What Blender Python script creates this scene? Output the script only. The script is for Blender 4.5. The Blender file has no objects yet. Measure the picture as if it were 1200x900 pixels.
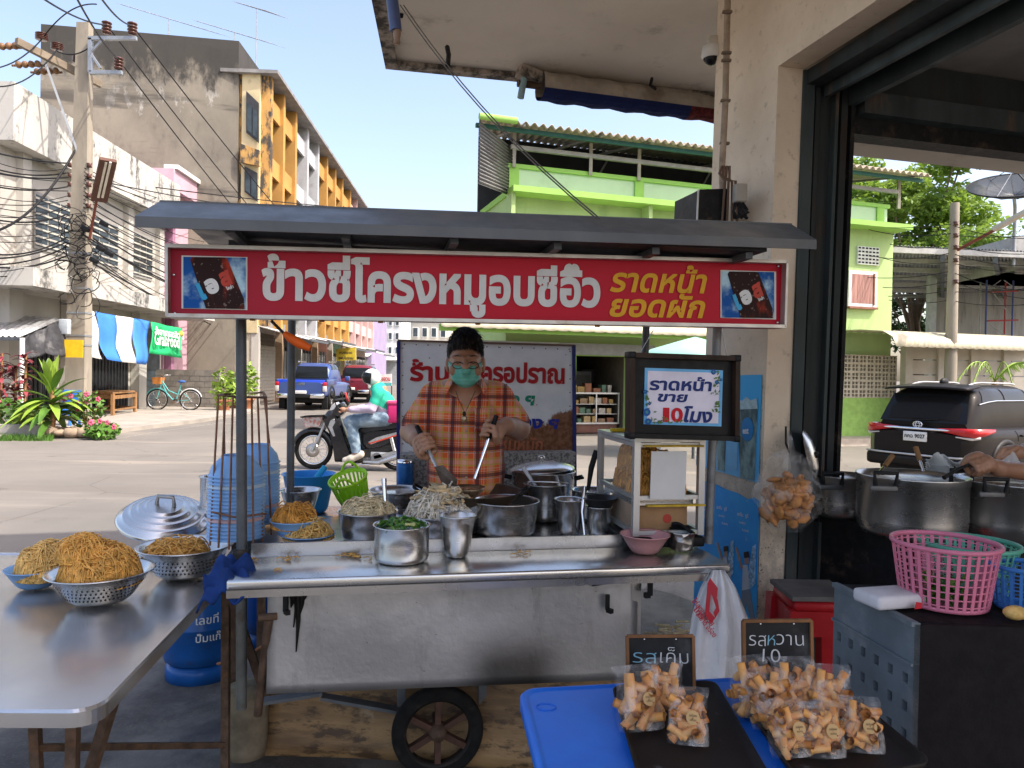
import bpy,math,random
import numpy as np
from math import sin,cos,pi,radians,sqrt,atan2,tan
from mathutils import Vector,Matrix
from mathutils.geometry import delaunay_2d_cdt
SC = bpy.context.scene
COL = SC.collection
RND = random.Random(7)
ORD = 'lowest second third fourth fifth sixth seventh eighth ninth tenth eleventh twelfth thirteenth fourteenth fifteenth sixteenth seventeenth eighteenth nineteenth twentieth twenty-first twenty-second twenty-third twenty-fourth'.split()
TOP = ['topmost'] + ORD[1:]
CAM_H = 1.5
FPX = 857.0                      # focal length in pixels of a 1200-pixel wide frame
PITCH = radians(-0.80)
ROLL = radians(1.0)
cam_data = bpy.data.cameras.new('camera')
cam_data.sensor_width = 36.0
cam_data.lens = 36.0 * FPX / 1200.0
cam_data.clip_start = 0.05
cam_data.clip_end = 3000
cam = bpy.data.objects.new('camera',cam_data)
COL.objects.link(cam)
_fwd = Vector((0,cos(PITCH),sin(PITCH)))
_r0 = Vector((1,0,0))
_u0 = _r0.cross(_fwd)
_right = _r0 * cos(ROLL) + _u0 * sin(ROLL)
_up = _u0 * cos(ROLL) - _r0 * sin(ROLL)
CAM_P = Vector((0,0,CAM_H))
cam.matrix_world = Matrix.Translation(CAM_P) @ Matrix((_right,_up,-_fwd)).transposed().to_4x4()
SC.camera = cam
SUN_EL = radians(52)
SUN_DIR = Vector((0.93 * cos(SUN_EL),-0.37 * cos(SUN_EL),sin(SUN_EL))).normalized()   # towards the sun
world = bpy.data.worlds.new('World')
SC.world = world
world.use_nodes = True
wn = world.node_tree
sky = wn.nodes.new('ShaderNodeTexSky')
sky.sky_type = 'NISHITA'
sky.sun_disc = False
sky.sun_elevation = SUN_EL
sky.sun_rotation = atan2(SUN_DIR.x,SUN_DIR.y)
sky.altitude = 0
sky.air_density = 1.0
sky.dust_density = 3.2
sky.ozone_density = 2.0
_mx = wn.nodes.new('ShaderNodeMix'); _mx.data_type = 'RGBA'; _mx.blend_type = 'MULTIPLY'; _mx.inputs[0].default_value = 1.0
_mx.inputs[7].default_value = (1.0,.885,.81,1)     # hazy air: whiter than the clear-sky model
wn.links.new(sky.outputs[0],_mx.inputs[6])
wn.links.new(_mx.outputs[2],wn.nodes['Background'].inputs[0])
wn.nodes['Background'].inputs[1].default_value = 0.15
sun_data = bpy.data.lights.new('sun','SUN')
sun_data.energy = 2.0
sun_data.angle = radians(0.6)
sun_data.color = (1.0,0.95,0.86)
sun = bpy.data.objects.new('sun',sun_data)
COL.objects.link(sun)
sun.rotation_euler = (-SUN_DIR).to_track_quat('-Z','Y').to_euler()
SC.view_settings.view_transform = 'Standard'
SC.view_settings.look = 'None'
SC.view_settings.exposure = 1.62
SC.view_settings.gamma = 1.0
SC.view_settings.use_curve_mapping = False
SC.cycles.max_bounces = 8
SC.cycles.diffuse_bounces = 4
SC.cycles.glossy_bounces = 4
SC.cycles.transparent_max_bounces = 16
SC.cycles.caustics_reflective = False
SC.cycles.caustics_refractive = False
SC.cycles.use_denoising = True
def ray(px,py):
 return (_fwd + _right * ((px - 600) / FPX) + _up * ((450 - py) / FPX))
def W(px,py,d):                # point seen at a pixel of the photograph,d metres ahead
 r = ray(px,py)
 return CAM_P + r * (d / r.y)
def Gz(px,py,z=0.0):           # the same on a horizontal plane
 r = ray(px,py)
 return CAM_P + r * ((z - CAM_H) / r.z)
def Pl(px,py,p,n):            # the same on any plane
 r = ray(px,py)
 return CAM_P + r * ((Vector(p) - CAM_P).dot(n) / r.dot(n))
def V(*a): return Vector(a)
class E:                         # a socket (or number) one can calculate with
 def __init__(s,t,k): s.t,s.k = t,k
 def _m(s,op,*o):
  n = s.t.nodes.new('ShaderNodeMath'); n.operation = op
  for i,x in enumerate((s,) + o):
   if isinstance(x,E): s.t.links.new(x.k,n.inputs[i])
   else: n.inputs[i].default_value = x
  return E(s.t,n.outputs[0])
 def __add__(s,o): return s._m('ADD',o)
 def __sub__(s,o): return s._m('SUBTRACT',o)
 def __mul__(s,o): return s._m('MULTIPLY',o)
 def __truediv__(s,o): return s._m('DIVIDE',o)
 def max(s,o): return s._m('MAXIMUM',o)
 def min(s,o): return s._m('MINIMUM',o)
 def lt(s,o): return s._m('LESS_THAN',o)
 def gt(s,o): return s._m('GREATER_THAN',o)
 def abs(s): return s._m('ABSOLUTE')
 def wrap(s,a,b): return s._m('WRAP',b,a)
 def pow(s,o): return s._m('POWER',o)
 def inv(s): return (s * -1.0) + 1.0
 def ss(s,a,b,lo=0.0,hi=1.0):
  n = s.t.nodes.new('ShaderNodeMapRange'); n.interpolation_type = 'SMOOTHSTEP'
  s.t.links.new(s.k,n.inputs[0])
  for i,x in enumerate((a,b,lo,hi)): n.inputs[i + 1].default_value = x
  return E(s.t,n.outputs[0])
class Mat:
 def __init__(s,name):
  s.m = bpy.data.materials.new(name); s.m.use_nodes = True
  s.t = s.m.node_tree; s.b = s.t.nodes['Principled BSDF']
  s._tc = None
 def tc(s,which='Object'):
  if not s._tc: s._tc = s.t.nodes.new('ShaderNodeTexCoord')
  return s._tc.outputs[which]
 def xyz(s,which='Object'):
  n = s.t.nodes.new('ShaderNodeSeparateXYZ'); s.t.links.new(s.tc(which),n.inputs[0])
  return [E(s.t,n.outputs[i]) for i in range(3)]
 def mapped(s,scale,loc=(0,0,0),which='Object',rot=(0,0,0)):
  n = s.t.nodes.new('ShaderNodeMapping'); s.t.links.new(s.tc(which),n.inputs[0])
  n.inputs[1].default_value = loc; n.inputs[2].default_value = rot
  n.inputs[3].default_value = scale if isinstance(scale,(tuple,list)) else (scale,) * 3
  return n.outputs[0]
 def noise(s,scale=5.0,detail=4.0,rough=.55,stretch=(1,1,1),loc=(0,0,0),which='Object',dist=0.0):
  n = s.t.nodes.new('ShaderNodeTexNoise'); s.t.links.new(s.mapped(stretch,loc,which),n.inputs['Vector'])
  n.inputs['Scale'].default_value = scale; n.inputs['Detail'].default_value = detail
  n.inputs['Roughness'].default_value = rough; n.inputs['Distortion'].default_value = dist
  return E(s.t,n.outputs[0])
 def voronoi(s,scale=5.0,feature='F1',stretch=(1,1,1),which='Object',out=0):
  n = s.t.nodes.new('ShaderNodeTexVoronoi'); n.feature = feature
  s.t.links.new(s.mapped(stretch,which=which),n.inputs['Vector']); n.inputs['Scale'].default_value = scale
  return E(s.t,n.outputs[out])
 def randobj(s):
  n = s.t.nodes.new('ShaderNodeObjectInfo'); return E(s.t,n.outputs['Random'])
 def col(s,c):
  n = s.t.nodes.new('ShaderNodeRGB'); n.outputs[0].default_value = (*c[:3],1); return n.outputs[0]
 def mix(s,f,a,b,mode='MIX'):
  n = s.t.nodes.new('ShaderNodeMix'); n.data_type = 'RGBA'; n.blend_type = mode
  for i,x in ((0,f),(6,a),(7,b)):
   if isinstance(x,E): s.t.links.new(x.k,n.inputs[i])
   elif isinstance(x,(int,float)): n.inputs[i].default_value = x if i == 0 else (x,x,x,1)
   elif isinstance(x,(tuple,list)): n.inputs[i].default_value = (*x[:3],1)
   else: s.t.links.new(x,n.inputs[i])
  return n.outputs[2]
 def ramp(s,f,stops):
  n = s.t.nodes.new('ShaderNodeValToRGB'); s.t.links.new(f.k,n.inputs[0])
  e = n.color_ramp.elements
  while len(e) < len(stops): e.new(0.5)
  for q,(p,c) in zip(e,stops): q.position = p; q.color = (*c[:3],1)
  return n.outputs[0]
 def set(s,**k):
  for key,x in k.items():
   i = s.b.inputs[{'base': 'Base Color','rough': 'Roughness','metal': 'Metallic','alpha': 'Alpha','trans': 'Transmission Weight','ior': 'IOR','coat': 'Coat Weight','spec': 'Specular IOR Level','sss': 'Subsurface Weight','sheen': 'Sheen Weight','emit': 'Emission Color','emits': 'Emission Strength','aniso': 'Anisotropic','coatr': 'Coat Roughness'}[key]]
   if isinstance(x,E): s.t.links.new(x.k,i)
   elif isinstance(x,(tuple,list)): i.default_value = (*x[:3],1)
   elif isinstance(x,(int,float)): i.default_value = x
   else: s.t.links.new(x,i)
  return s
 def bump(s,h,strength=.3,dist=.01):
  n = s.t.nodes.new('ShaderNodeBump'); s.t.links.new(h.k,n.inputs['Height'])
  n.inputs['Strength'].default_value = strength; n.inputs['Distance'].default_value = dist
  s.t.links.new(n.outputs[0],s.b.inputs['Normal']); return s
def mul(c,k): return tuple(min(1,max(0,x * k)) for x in c[:3])
_MC = {}
def paint(name,c,rough=.5,metal=0.,var=.12,scale=6.,dirt=None,dscale=4.,dthr=(.55,.7),damt=.8,bump=.0,bscale=60.,coat=0.,rv=.08,stretch=(1,1,1),bdist=.004,perobj=0.,**kw):
 """everyday surface: colour with soft variation, optional stains, fine relief"""
 if name in _MC: return _MC[name]
 m = Mat(name)
 n = m.noise(scale,5,.6,stretch)
 base = m.mix(n.ss(.3,.7),mul(c,1 - var),mul(c,1 + var))
 if perobj:
  base = m.mix(1.0,base,m.ramp(m.randobj(),[(0,(1 - perobj,) * 3),(1,(1,1,1))]),'MULTIPLY')
 if dirt:
  d = m.noise(dscale,8,.65,stretch,(3.1,1.7,.4))
  base = m.mix(d.ss(*dthr) * damt,base,dirt)
 f = m.noise(scale * 3.1,4,.6,stretch,(9,2,5))
 kw.setdefault('spec',.22)
 m.set(base=base,rough=f.ss(.25,.75,max(.02,rough - rv),min(1,rough + rv)),metal=metal,coat=coat,**kw)
 if bump: m.bump(m.noise(bscale,5,.6,stretch,(5,5,1)),bump,bdist)
 _MC[name] = m.m
 return m.m
MWI = {}                          # object name -> inverse of its world matrix
def thing(name,label,cat,loc=(0,0,0),rz=0.0,group=None):
 o = bpy.data.objects.new(name,None); COL.objects.link(o)
 o.empty_display_size = .05
 o.location = loc; o.rotation_euler = (0,0,rz)
 o['label'] = label; o['category'] = cat
 if group: o['group'] = group
 MWI[o.name] = (Matrix.Translation(loc) @ Matrix.Rotation(rz,4,'Z')).inverted()
 return o
def tag(o,label,cat,group=None):
 o['label'] = label; o['category'] = cat
 if group: o['group'] = group
 return o
def kind(o,k): o['kind'] = k; return o
def lab(o,l): o['label'] = l; return o
def dup(root,loc,rz=None,label=None,group=None):
 def cp(o,par):
  c = o.copy(); COL.objects.link(c)
  if par: c.parent = par
  for ch in list(o.children): cp(ch,c)
  return c
 r = cp(root,None); r.location = loc
 if rz is not None: r.rotation_euler = (0,0,rz)
 if label: r['label'] = label
 if group: r['group'] = group
 return r
class MB:
 """collects verts and faces in world space; build() links them as one mesh"""
 def __init__(s,xf=None): s.v,s.f,s.mi,s.sm = [],[],[],[]; s.M = xf; s.cm = 0; s.smooth = False
 def add(s,vs,fs,smooth=None):
  b = len(s.v); M = s.M
  s.v += [M @ Vector(p) for p in vs] if M else [Vector(p) for p in vs]
  s.f += [tuple(b + i for i in f) for f in fs]
  s.mi += [s.cm] * len(fs); s.sm += [s.smooth if smooth is None else smooth] * len(fs)
  return s
 def box(s,c,d,rz=0.,R=None):
  c = Vector(c); hx,hy,hz = d[0] / 2,d[1] / 2,d[2] / 2
  R = R or Matrix.Rotation(rz,3,'Z')
  vs = [c + R @ Vector((x * hx,y * hy,z * hz)) for z in (-1,1) for y in (-1,1) for x in (-1,1)]
  return s.add(vs,[(0,2,3,1),(4,5,7,6),(0,1,5,4),(2,6,7,3),(0,4,6,2),(1,3,7,5)],False)
 def bbox(s,lo,hi):
  return s.box([(a + b) / 2 for a,b in zip(lo,hi)],[abs(b - a) for a,b in zip(lo,hi)])
 def rbox(s,c,d,r=.01,R=None,rz=0.,n=2):
  """box with rounded edges"""
  c = Vector(c); R = R or Matrix.Rotation(rz,3,'Z')
  r = min(r,min(d) * .49)
  bm = _bm_rbox(tuple(round(x,5) for x in d),round(r,5),n)
  return s.add([c + R @ Vector(p) for p in bm[0]],bm[1],True)
 def beam(s,a,b,w,h=None,up=(0,0,1)):
  a,b = Vector(a),Vector(b); z = (b - a); L = z.length; z.normalize(); h = h or w
  x = Vector(up).cross(z)
  if x.length < 1e-4: x = Vector((1,0,0)).cross(z)
  if x.length < 1e-4: x = Vector((0,1,0)).cross(z)
  x.normalize(); y = z.cross(x)
  return s.box((a + b) / 2,(w,h,L),R=Matrix((x,y,z)).transposed())
 def quad(s,*p): return s.add(p,[tuple(range(len(p)))],False)
 def slab(s,pts,n,t):
  """flat polygon pts pushed along n by t"""
  n = Vector(n).normalized() * t; k = len(pts); pts = [Vector(p) for p in pts]
  fs = [tuple(range(k))[::-1],tuple(range(k,2 * k))] + [(i,(i + 1) % k,k + (i + 1) % k,k + i) for i in range(k)]
  return s.add(pts + [p + n for p in pts],fs,False)
 def loft(s,rings,cap=True,smooth=True,closed=True):
  k = len(rings[0]); vs = [p for r in rings for p in r]; fs = []
  for i in range(len(rings) - 1):
   for j in range(k if closed else k - 1):
    j2 = (j + 1) % k
    fs.append((i * k + j,i * k + j2,(i + 1) * k + j2,(i + 1) * k + j))
  s.add(vs,fs,smooth)
  if cap:
   b = len(rings) - 1
   s.add(rings[0],[tuple(range(k))[::-1]],False); s.add(rings[b],[tuple(range(k))],False)
  return s
 def tube(s,path,r,n=8,cap=True,closed=False):
  P = [Vector(p) for p in path]
  if not isinstance(r,(list,tuple)): r = [r] * len(P)
  rings = []; x = None
  for i,p in enumerate(P):
   if closed: t = P[(i + 1) % len(P)] - P[i - 1]
   else: t = P[min(i + 1,len(P) - 1)] - P[max(i - 1,0)]
   if t.length < 1e-9: t = Vector((0,0,1))
   t.normalize()
   if x is None:
    x = t.cross(Vector((0,0,1)))
    if x.length < .05: x = t.cross(Vector((1,0,0)))
   x = (x - t * x.dot(t)); x.normalize(); y = t.cross(x)
   rings.append([p + (x * cos(a) + y * sin(a)) * r[i] for a in (2 * pi * q / n for q in range(n))])
  if closed: rings.append(rings[0]); cap = False
  return s.loft(rings,cap)
 def cyl(s,a,b,r,n=16,r2=None,cap=True): return s.tube([a,b],[r,r if r2 is None else r2],n,cap)
 def lathe(s,c,prof,n=24,R=None,cap=False,sq=(1,1),ang=(0,2 * pi)):
  c = Vector(c); R = R or Matrix.Identity(3); full = abs(ang[1] - ang[0] - 2 * pi) < 1e-6
  k = n if full else n + 1
  rings = [[c + R @ Vector((sq[0] * r * cos(ang[0] + (ang[1] - ang[0]) * q / n),sq[1] * r * sin(ang[0] + (ang[1] - ang[0]) * q / n),z)) for q in range(k)] for r,z in prof]
  return s.loft(rings,cap,True,full)
 def ball(s,c,r,n=12,R=None,m=None):
  r = r if isinstance(r,(tuple,list)) else (r,r,r); m = m or n // 2 + 1; c = Vector(c); R = R or Matrix.Identity(3)
  rings = [[c + R @ Vector((r[0] * sin(t) * cos(a),r[1] * sin(t) * sin(a),-r[2] * cos(t))) for a in (2 * pi * q / n for q in range(n))] for t in (pi * (i + .0) / m if 0 < i < m else (1e-3 if i == 0 else pi - 1e-3) for i in range(m + 1))]
  return s.loft(rings,False)
 def grid(s,f,nu,nv,smooth=True):
  vs = [f(i / nu,j / nv) for j in range(nv + 1) for i in range(nu + 1)]
  fs = [(j * (nu + 1) + i,j * (nu + 1) + i + 1,(j + 1) * (nu + 1) + i + 1,(j + 1) * (nu + 1) + i) for j in range(nv) for i in range(nu)]
  return s.add(vs,fs,smooth)
 def build(s,name,mat,parent=None,label=None,kind=None,solid=0.0,subs=0):
  me = bpy.data.meshes.new(name)
  vs = s.v
  if parent is not None:
   inv = MWI.get(parent.name)
   if inv: vs = [inv @ p for p in vs]
  me.from_pydata([tuple(p) for p in vs],[],s.f)
  mats = mat if isinstance(mat,(list,tuple)) else [mat]
  for m in mats: me.materials.append(m)
  if s.f:
   me.polygons.foreach_set('use_smooth',s.sm)
   if len(mats) > 1: me.polygons.foreach_set('material_index',s.mi)
  me.update()
  o = bpy.data.objects.new(name,me); COL.objects.link(o)
  if parent is not None:
   o.parent = parent; MWI[o.name] = MWI.get(parent.name)
  if solid:
   q = o.modifiers.new('s','SOLIDIFY'); q.thickness = solid; q.offset = 0
  if subs:
   q = o.modifiers.new('u','SUBSURF'); q.levels = q.render_levels = subs
  if label: o['label'] = label
  if kind: o['kind'] = kind
  return o
_RB = {}
def _bm_rbox(d,r,n):
 if (d,r,n) in _RB: return _RB[(d,r,n)]
 import bmesh
 bm = bmesh.new(); bmesh.ops.create_cube(bm,size=1)
 for v in bm.verts: v.co = Vector((v.co.x * d[0],v.co.y * d[1],v.co.z * d[2]))
 bmesh.ops.bevel(bm,geom=bm.edges[:] + bm.verts[:],offset=r,segments=n,profile=.5,affect='EDGES')
 bm.verts.index_update()
 out = ([v.co.copy() for v in bm.verts],[tuple(v.index for v in f.verts) for f in bm.faces]); bm.free()
 _RB[(d,r,n)] = out
 return out
def _text_polys(body,shear=0.0,bold=0.0):
 cu = bpy.data.curves.new('text','FONT'); cu.body = body; cu.size = 1.0; cu.resolution_u = 3
 o = bpy.data.objects.new('text',cu); COL.objects.link(o)
 dg = bpy.context.evaluated_depsgraph_get(); dg.update()
 c2 = o.to_curve(dg)
 polys = []
 for sp in c2.splines:
  pts = []
  if sp.type == 'BEZIER':
   bp = sp.bezier_points; k = len(bp)
   for i in range(k):
    a,b = bp[i],bp[(i + 1) % k]
    straight = (a.handle_right - a.co).cross(b.co - a.co).length < 1e-5 and (b.handle_left - b.co).cross(b.co - a.co).length < 1e-5
    m = 1 if straight else 4
    for q in range(m):
     t = q / m; u = 1 - t
     p = a.co * u**3 + a.handle_right * 3 * u * u * t + b.handle_left * 3 * u * t * t + b.co * t**3
     pts.append((p.x,p.y))
  else:
   pts = [(p.co[0],p.co[1]) for p in sp.points]
  cl = []
  for p in pts:
   if not cl or (abs(p[0] - cl[-1][0]) + abs(p[1] - cl[-1][1])) > 1e-4: cl.append(p)
  if len(cl) > 2 and abs(cl[0][0] - cl[-1][0]) + abs(cl[0][1] - cl[-1][1]) < 1e-4: cl.pop()
  if len(cl) > 2: polys.append(cl)
 o.to_curve_clear(); bpy.data.objects.remove(o); bpy.data.curves.remove(cu)
 def area(p): return .5 * sum(p[i - 1][0] * p[i][1] - p[i][0] * p[i - 1][1] for i in range(len(p)))
 big = max(polys,key=lambda p: abs(area(p))); sg = 1 if area(big) > 0 else -1
 def off(p,d):
  out = []
  k = len(p)
  for i in range(k):
   a,b,c = p[i - 1],p[i],p[(i + 1) % k]
   e1 = Vector((b[0] - a[0],b[1] - a[1])).normalized(); e2 = Vector((c[0] - b[0],c[1] - b[1])).normalized()
   n1 = Vector((e1.y,-e1.x)); n2 = Vector((e2.y,-e2.x)); n = n1 + n2
   if n.length < .2: n = n1
   else: n = n.normalized() / max(.5,n.normalized().dot(n1))
   out.append((b[0] + n.x * d * sg,b[1] + n.y * d * sg))
  return out
 outer = [p for p in polys if area(p) * sg > 0]; holes = [p for p in polys if area(p) * sg <= 0]
 def inside(q,p):
  r = False; x,y = q
  for i in range(len(p)):
   (x1,y1),(x2,y2) = p[i - 1],p[i]
   if (y1 > y) != (y2 > y) and x < (x2 - x1) * (y - y1) / (y2 - y1) + x1: r = not r
  return r
 groups = []
 for p in outer:
  hs = [h for h in holes if inside(h[0],p)]
  groups.append((off(p,bold),[off(h,bold) for h in hs]))
 if shear: groups = [([(x + shear * y,y) for x,y in p],[[(x + shear * y,y) for x,y in h] for h in hs]) for p,hs in groups]
 return groups
_TX = {}
def text(body,o,ux,uy,width=None,height=None,bold=.0,shear=0.,mb=None,lift=.0015,wob=0.0,align='L'):
 """flat letters with origin o (left end of baseline), ux / uy unit directions; fitted to a width and height (of an upper case line: 0.7 em)"""
 mb = mb or MB(); key = (body,bold,shear)
 if key not in _TX: _TX[key] = _text_polys(body,shear,bold)
 gs = _TX[key]
 xs = [x for p,_ in gs for x,_y in p]; x0,x1 = min(xs),max(xs)
 sy = height / .7 if height else None
 sx = width / (x1 - x0) if width else sy
 sy = sy or sx
 ux,uy = Vector(ux),Vector(uy); n = ux.cross(uy).normalized(); o = Vector(o)
 if align == 'C': o = o - ux * (x1 - x0) * sx / 2
 for gi,(p,hs) in enumerate(gs):
  loops = [p] + hs; vs,fs = [],[]
  for l in loops:
   b = len(vs); vs += [Vector(q) for q in l]; fs.append(list(range(b,b + len(l))))
  edges = [(l[i],l[(i + 1) % len(l)]) for l in fs for i in range(len(l))]
  rv,_e,rf,*_ = delaunay_2d_cdt(vs,edges,[],0,1e-6)
  def ins(x,y,l):
   r = False
   for i in range(len(l)):
    (x1_,y1_),(x2_,y2_) = l[i - 1],l[i]
    if (y1_ > y) != (y2_ > y) and x < (x2_ - x1_) * (y - y1_) / (y2_ - y1_) + x1_: r = not r
   return r
  keep = []
  for f in rf:
   cx = sum(rv[i].x for i in f) / len(f); cy = sum(rv[i].y for i in f) / len(f)
   if ins(cx,cy,p) and not any(ins(cx,cy,h) for h in hs): keep.append(tuple(f))
  k = lift + 2e-5 * gi
  def wv(q):
   x,y = (q.x - x0) * sx,q.y * sy
   if wob: x += wob * sin(y * 90 + x * 31); y += wob * sin(x * 57 + 1.3)
   return o + ux * x + uy * y + n * k
  mb.add([wv(q) for q in rv],keep,False)
 return mb
class Field:
 def __init__(s): s.ops = []
 def cone(s,a,b,ra,rb,k=.02): s.ops.append(('c',np.array(a,float),np.array(b,float),ra,rb,k)); return s
 def limb(s,pts,rs,k=.02):
  for i in range(len(pts) - 1): s.cone(pts[i],pts[i + 1],rs[i],rs[i + 1],k)
  return s
 def ell(s,c,r,k=.02,R=None,sub=False):
  s.ops.append(('e',np.array(c,float),np.array(r,float),None if R is None else np.array(R),sub,k)); return s
 def half(s,p,n,k=.004): s.ops.append(('h',np.array(p,float),np.array(Vector(n).normalized(),float),k)); return s   # keep the side n points to
 def __call__(s,P):
  d = np.full(len(P),9.0)
  for o in s.ops:
   if o[0] == 'c':
    _,a,b,ra,rb,k = o
    ab = b - a; t = np.clip(((P - a) @ ab) / max(ab @ ab,1e-12),0,1)
    q = np.linalg.norm(P - a - t[:,None] * ab,axis=1) - (ra + (rb - ra) * t)
   elif o[0] == 'e':
    _,c,r,R,sub,k = o
    L = P - c
    if R is not None: L = L @ R
    k0 = np.linalg.norm(L / r,axis=1); k1 = np.linalg.norm(L / (r * r),axis=1)
    q = k0 * (k0 - 1) / np.maximum(k1,1e-9)
    if sub:
     q = -q; h = np.clip(.5 - .5 * (d - q) / k,0,1); d = d + (q - d) * h + k * h * (1 - h); continue
   else:
    _,p,n,k = o
    q = -((P - p) @ n); h = np.clip(.5 - .5 * (d - q) / k,0,1); d = d + (q - d) * h + k * h * (1 - h); continue
   h = np.clip(.5 + .5 * (q - d) / k,0,1); d = q + (d - q) * h - k * h * (1 - h)
  return d
def skin(f,lo,hi,h):
 """naive surface nets; coarse pass first, fine values only near the skin"""
 lo,hi = np.array(lo,float),np.array(hi,float); C = 4
 n = (np.ceil((hi - lo) / (h * C)).astype(int) + 1) * C
 nc = n // C
 g = np.stack(np.meshgrid(*[np.arange(k) for k in nc],indexing='ij'),-1).reshape(-1,3)
 dc = f(lo + (g + .5) * h * C - h * .5).reshape(nc)
 near = np.abs(dc) < h * C * 1.3
 D = np.repeat(np.repeat(np.repeat(dc,C,0),C,1),C,2)
 m = np.repeat(np.repeat(np.repeat(near,C,0),C,1),C,2)
 idx = np.argwhere(m)
 D[m] = f(lo + idx * h)
 S = D < 0
 corner = [(i,j,k) for i in (0,1) for j in (0,1) for k in (0,1)]
 sl = lambda A,c: A[c[0]:A.shape[0] - 1 + c[0],c[1]:A.shape[1] - 1 + c[1],c[2]:A.shape[2] - 1 + c[2]]
 cnt = sum(sl(S,c).astype(np.int8) for c in corner)
 act = (cnt > 0) & (cnt < 8)
 ai = np.argwhere(act); vid = np.full(act.shape,-1,int); vid[act] = np.arange(len(ai))
 acc = np.zeros((len(ai),3)); num = np.zeros(len(ai))
 for ax in range(3):
  for c in corner:
   if c[ax]: continue
   c2 = list(c); c2[ax] = 1
   p0 = ai + c; p1 = ai + c2
   a = D[tuple(p0.T)]; b = D[tuple(p1.T)]
   x = (a < 0) != (b < 0)
   t = np.where(x,a / np.where(a == b,1,a - b),0)
   q = p0.astype(float); q[:,ax] += t
   acc[x] += q[x]; num[x] += 1
 vs = lo + acc / num[:,None] * h
 faces = []
 for ax in range(3):
  u,w = [(1,2),(2,0),(0,1)][ax]
  e = np.zeros(3,int); e[ax] = 1
  A = S[tuple(slice(0,S.shape[i] - (1 if i == ax else 0)) for i in range(3))]
  B = S[tuple(slice(1 if i == ax else 0,S.shape[i]) for i in range(3))]
  ed = np.argwhere(A != B)
  ed = ed[(ed[:,u] > 0) & (ed[:,w] > 0) & (ed[:,u] < act.shape[u]) & (ed[:,w] < act.shape[w]) & (ed[:,ax] < act.shape[ax])]
  ins = S[tuple(ed.T)]
  eu = np.zeros(3,int); eu[u] = 1; ew = np.zeros(3,int); ew[w] = 1
  q = np.stack([vid[tuple((ed - eu - ew).T)],vid[tuple((ed - ew).T)],vid[tuple(ed.T)],vid[tuple((ed - eu).T)]],1)
  q[~ins] = q[~ins][:,::-1]
  faces.append(q)
 F = np.concatenate(faces); F = F[(F >= 0).all(1)]
 return vs,F
def skin_obj(name,f,lo,hi,h,mat,parent=None,tint=None,disp=None):
 vs,F = skin(f,lo,hi,h)
 if disp is not None: vs = disp(vs)
 me = bpy.data.meshes.new(name)
 if parent is not None and MWI.get(parent.name):
  M = np.array(MWI[parent.name]); vs = vs @ M[:3,:3].T + M[:3,3]
 me.vertices.add(len(vs)); me.vertices.foreach_set('co',vs.astype(np.float32).ravel())
 me.loops.add(len(F) * 4); me.loops.foreach_set('vertex_index',F.astype(np.int32).ravel())
 me.polygons.add(len(F)); me.polygons.foreach_set('loop_start',np.arange(0,len(F) * 4,4,dtype=np.int32))
 me.polygons.foreach_set('use_smooth',np.ones(len(F),bool))
 me.update(calc_edges=True); me.validate()
 mats = mat if isinstance(mat,(list,tuple)) else [mat]
 for m in mats: me.materials.append(m)
 if tint is not None and len(mats) > 1:
  c = vs[F].mean(1)
  if parent is not None and MWI.get(parent.name):
   M = np.array(MWI[parent.name].inverted()); c = c @ M[:3,:3].T + M[:3,3]
  me.polygons.foreach_set('material_index',tint(c).astype(np.int32))
 o = bpy.data.objects.new(name,me); COL.objects.link(o)
 if parent is not None: o.parent = parent; MWI[o.name] = MWI.get(parent.name)
 return o
STEEL = Mat('brushed_steel')
_n = STEEL.noise(3.0,5,.6,(1,1,14)); _s = STEEL.noise(7.0,6,.65)
STEEL.set(base=STEEL.mix(_s.ss(.5,.85),(.66,.65,.63),(.55,.535,.51)),metal=.95,rough=(_n * .22 + _s * .14 + .07))
STEEL.bump(STEEL.noise(60,3,.5,(1,1,6)),.03,.002); STEEL = STEEL.m
SHEET = Mat('worn_steel_sheet')
_n = SHEET.noise(4.0,6,.65); _s = SHEET.noise(1.6,6,.7,(1,1,1),(4,1,0)); _d = SHEET.noise(30,3,.6)
SHEET.set(base=SHEET.mix(_s.ss(.42,.72),(.48,.47,.46),(.30,.29,.275)),metal=.9,rough=(_n * .30 + .12))
SHEET.bump(SHEET.noise(2.2,3,.5),.25,.02); SHEET = SHEET.m
BLACK_IRON = paint('black_iron',(.016,.016,.017),.6,.2,.3,20,dirt=(.10,.07,.05),dscale=9,bump=.3,bscale=90)
GREY_POLE = paint('grey_painted_pole',(.09,.10,.11),.45,.2,.2,14,dirt=(.16,.10,.06),dscale=12,dthr=(.6,.72),bump=.2)
WHITE_PAINT = paint('white_paint',(.72,.72,.70),.5,0,.05,6,dirt=(.45,.40,.33),dscale=5,dthr=(.6,.85),damt=.6)
RUSTY = paint('rusty_steel',(.13,.085,.06),.75,.4,.35,18,dirt=(.22,.11,.05),dscale=14,bump=.4,bscale=120)
CONCRETE = paint('concrete',(.36,.34,.31),.85,0,.15,5,dirt=(.16,.15,.14),dscale=3,dthr=(.55,.8),bump=.3,bscale=50)
BLACK_PLASTIC = paint('black_plastic',(.011,.011,.012),.5,0,.2,10)
RUBBER = paint('tyre_rubber',(.012,.012,.012),.85,0,.3,20,dirt=(.06,.05,.04),dscale=8)
CHROME = paint('chrome',(.75,.75,.76),.12,1,.04,8)
WOOD = paint('brown_wood',(.30,.16,.07),.6,0,.3,9,stretch=(1,1,.15),bump=.2)
RED_PLASTIC = paint('red_plastic',(.45,.02,.025),.4,0,.12,6)
BLUE_PLASTIC = paint('blue_plastic',(.03,.16,.52),.38,0,.1,6)
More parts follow.
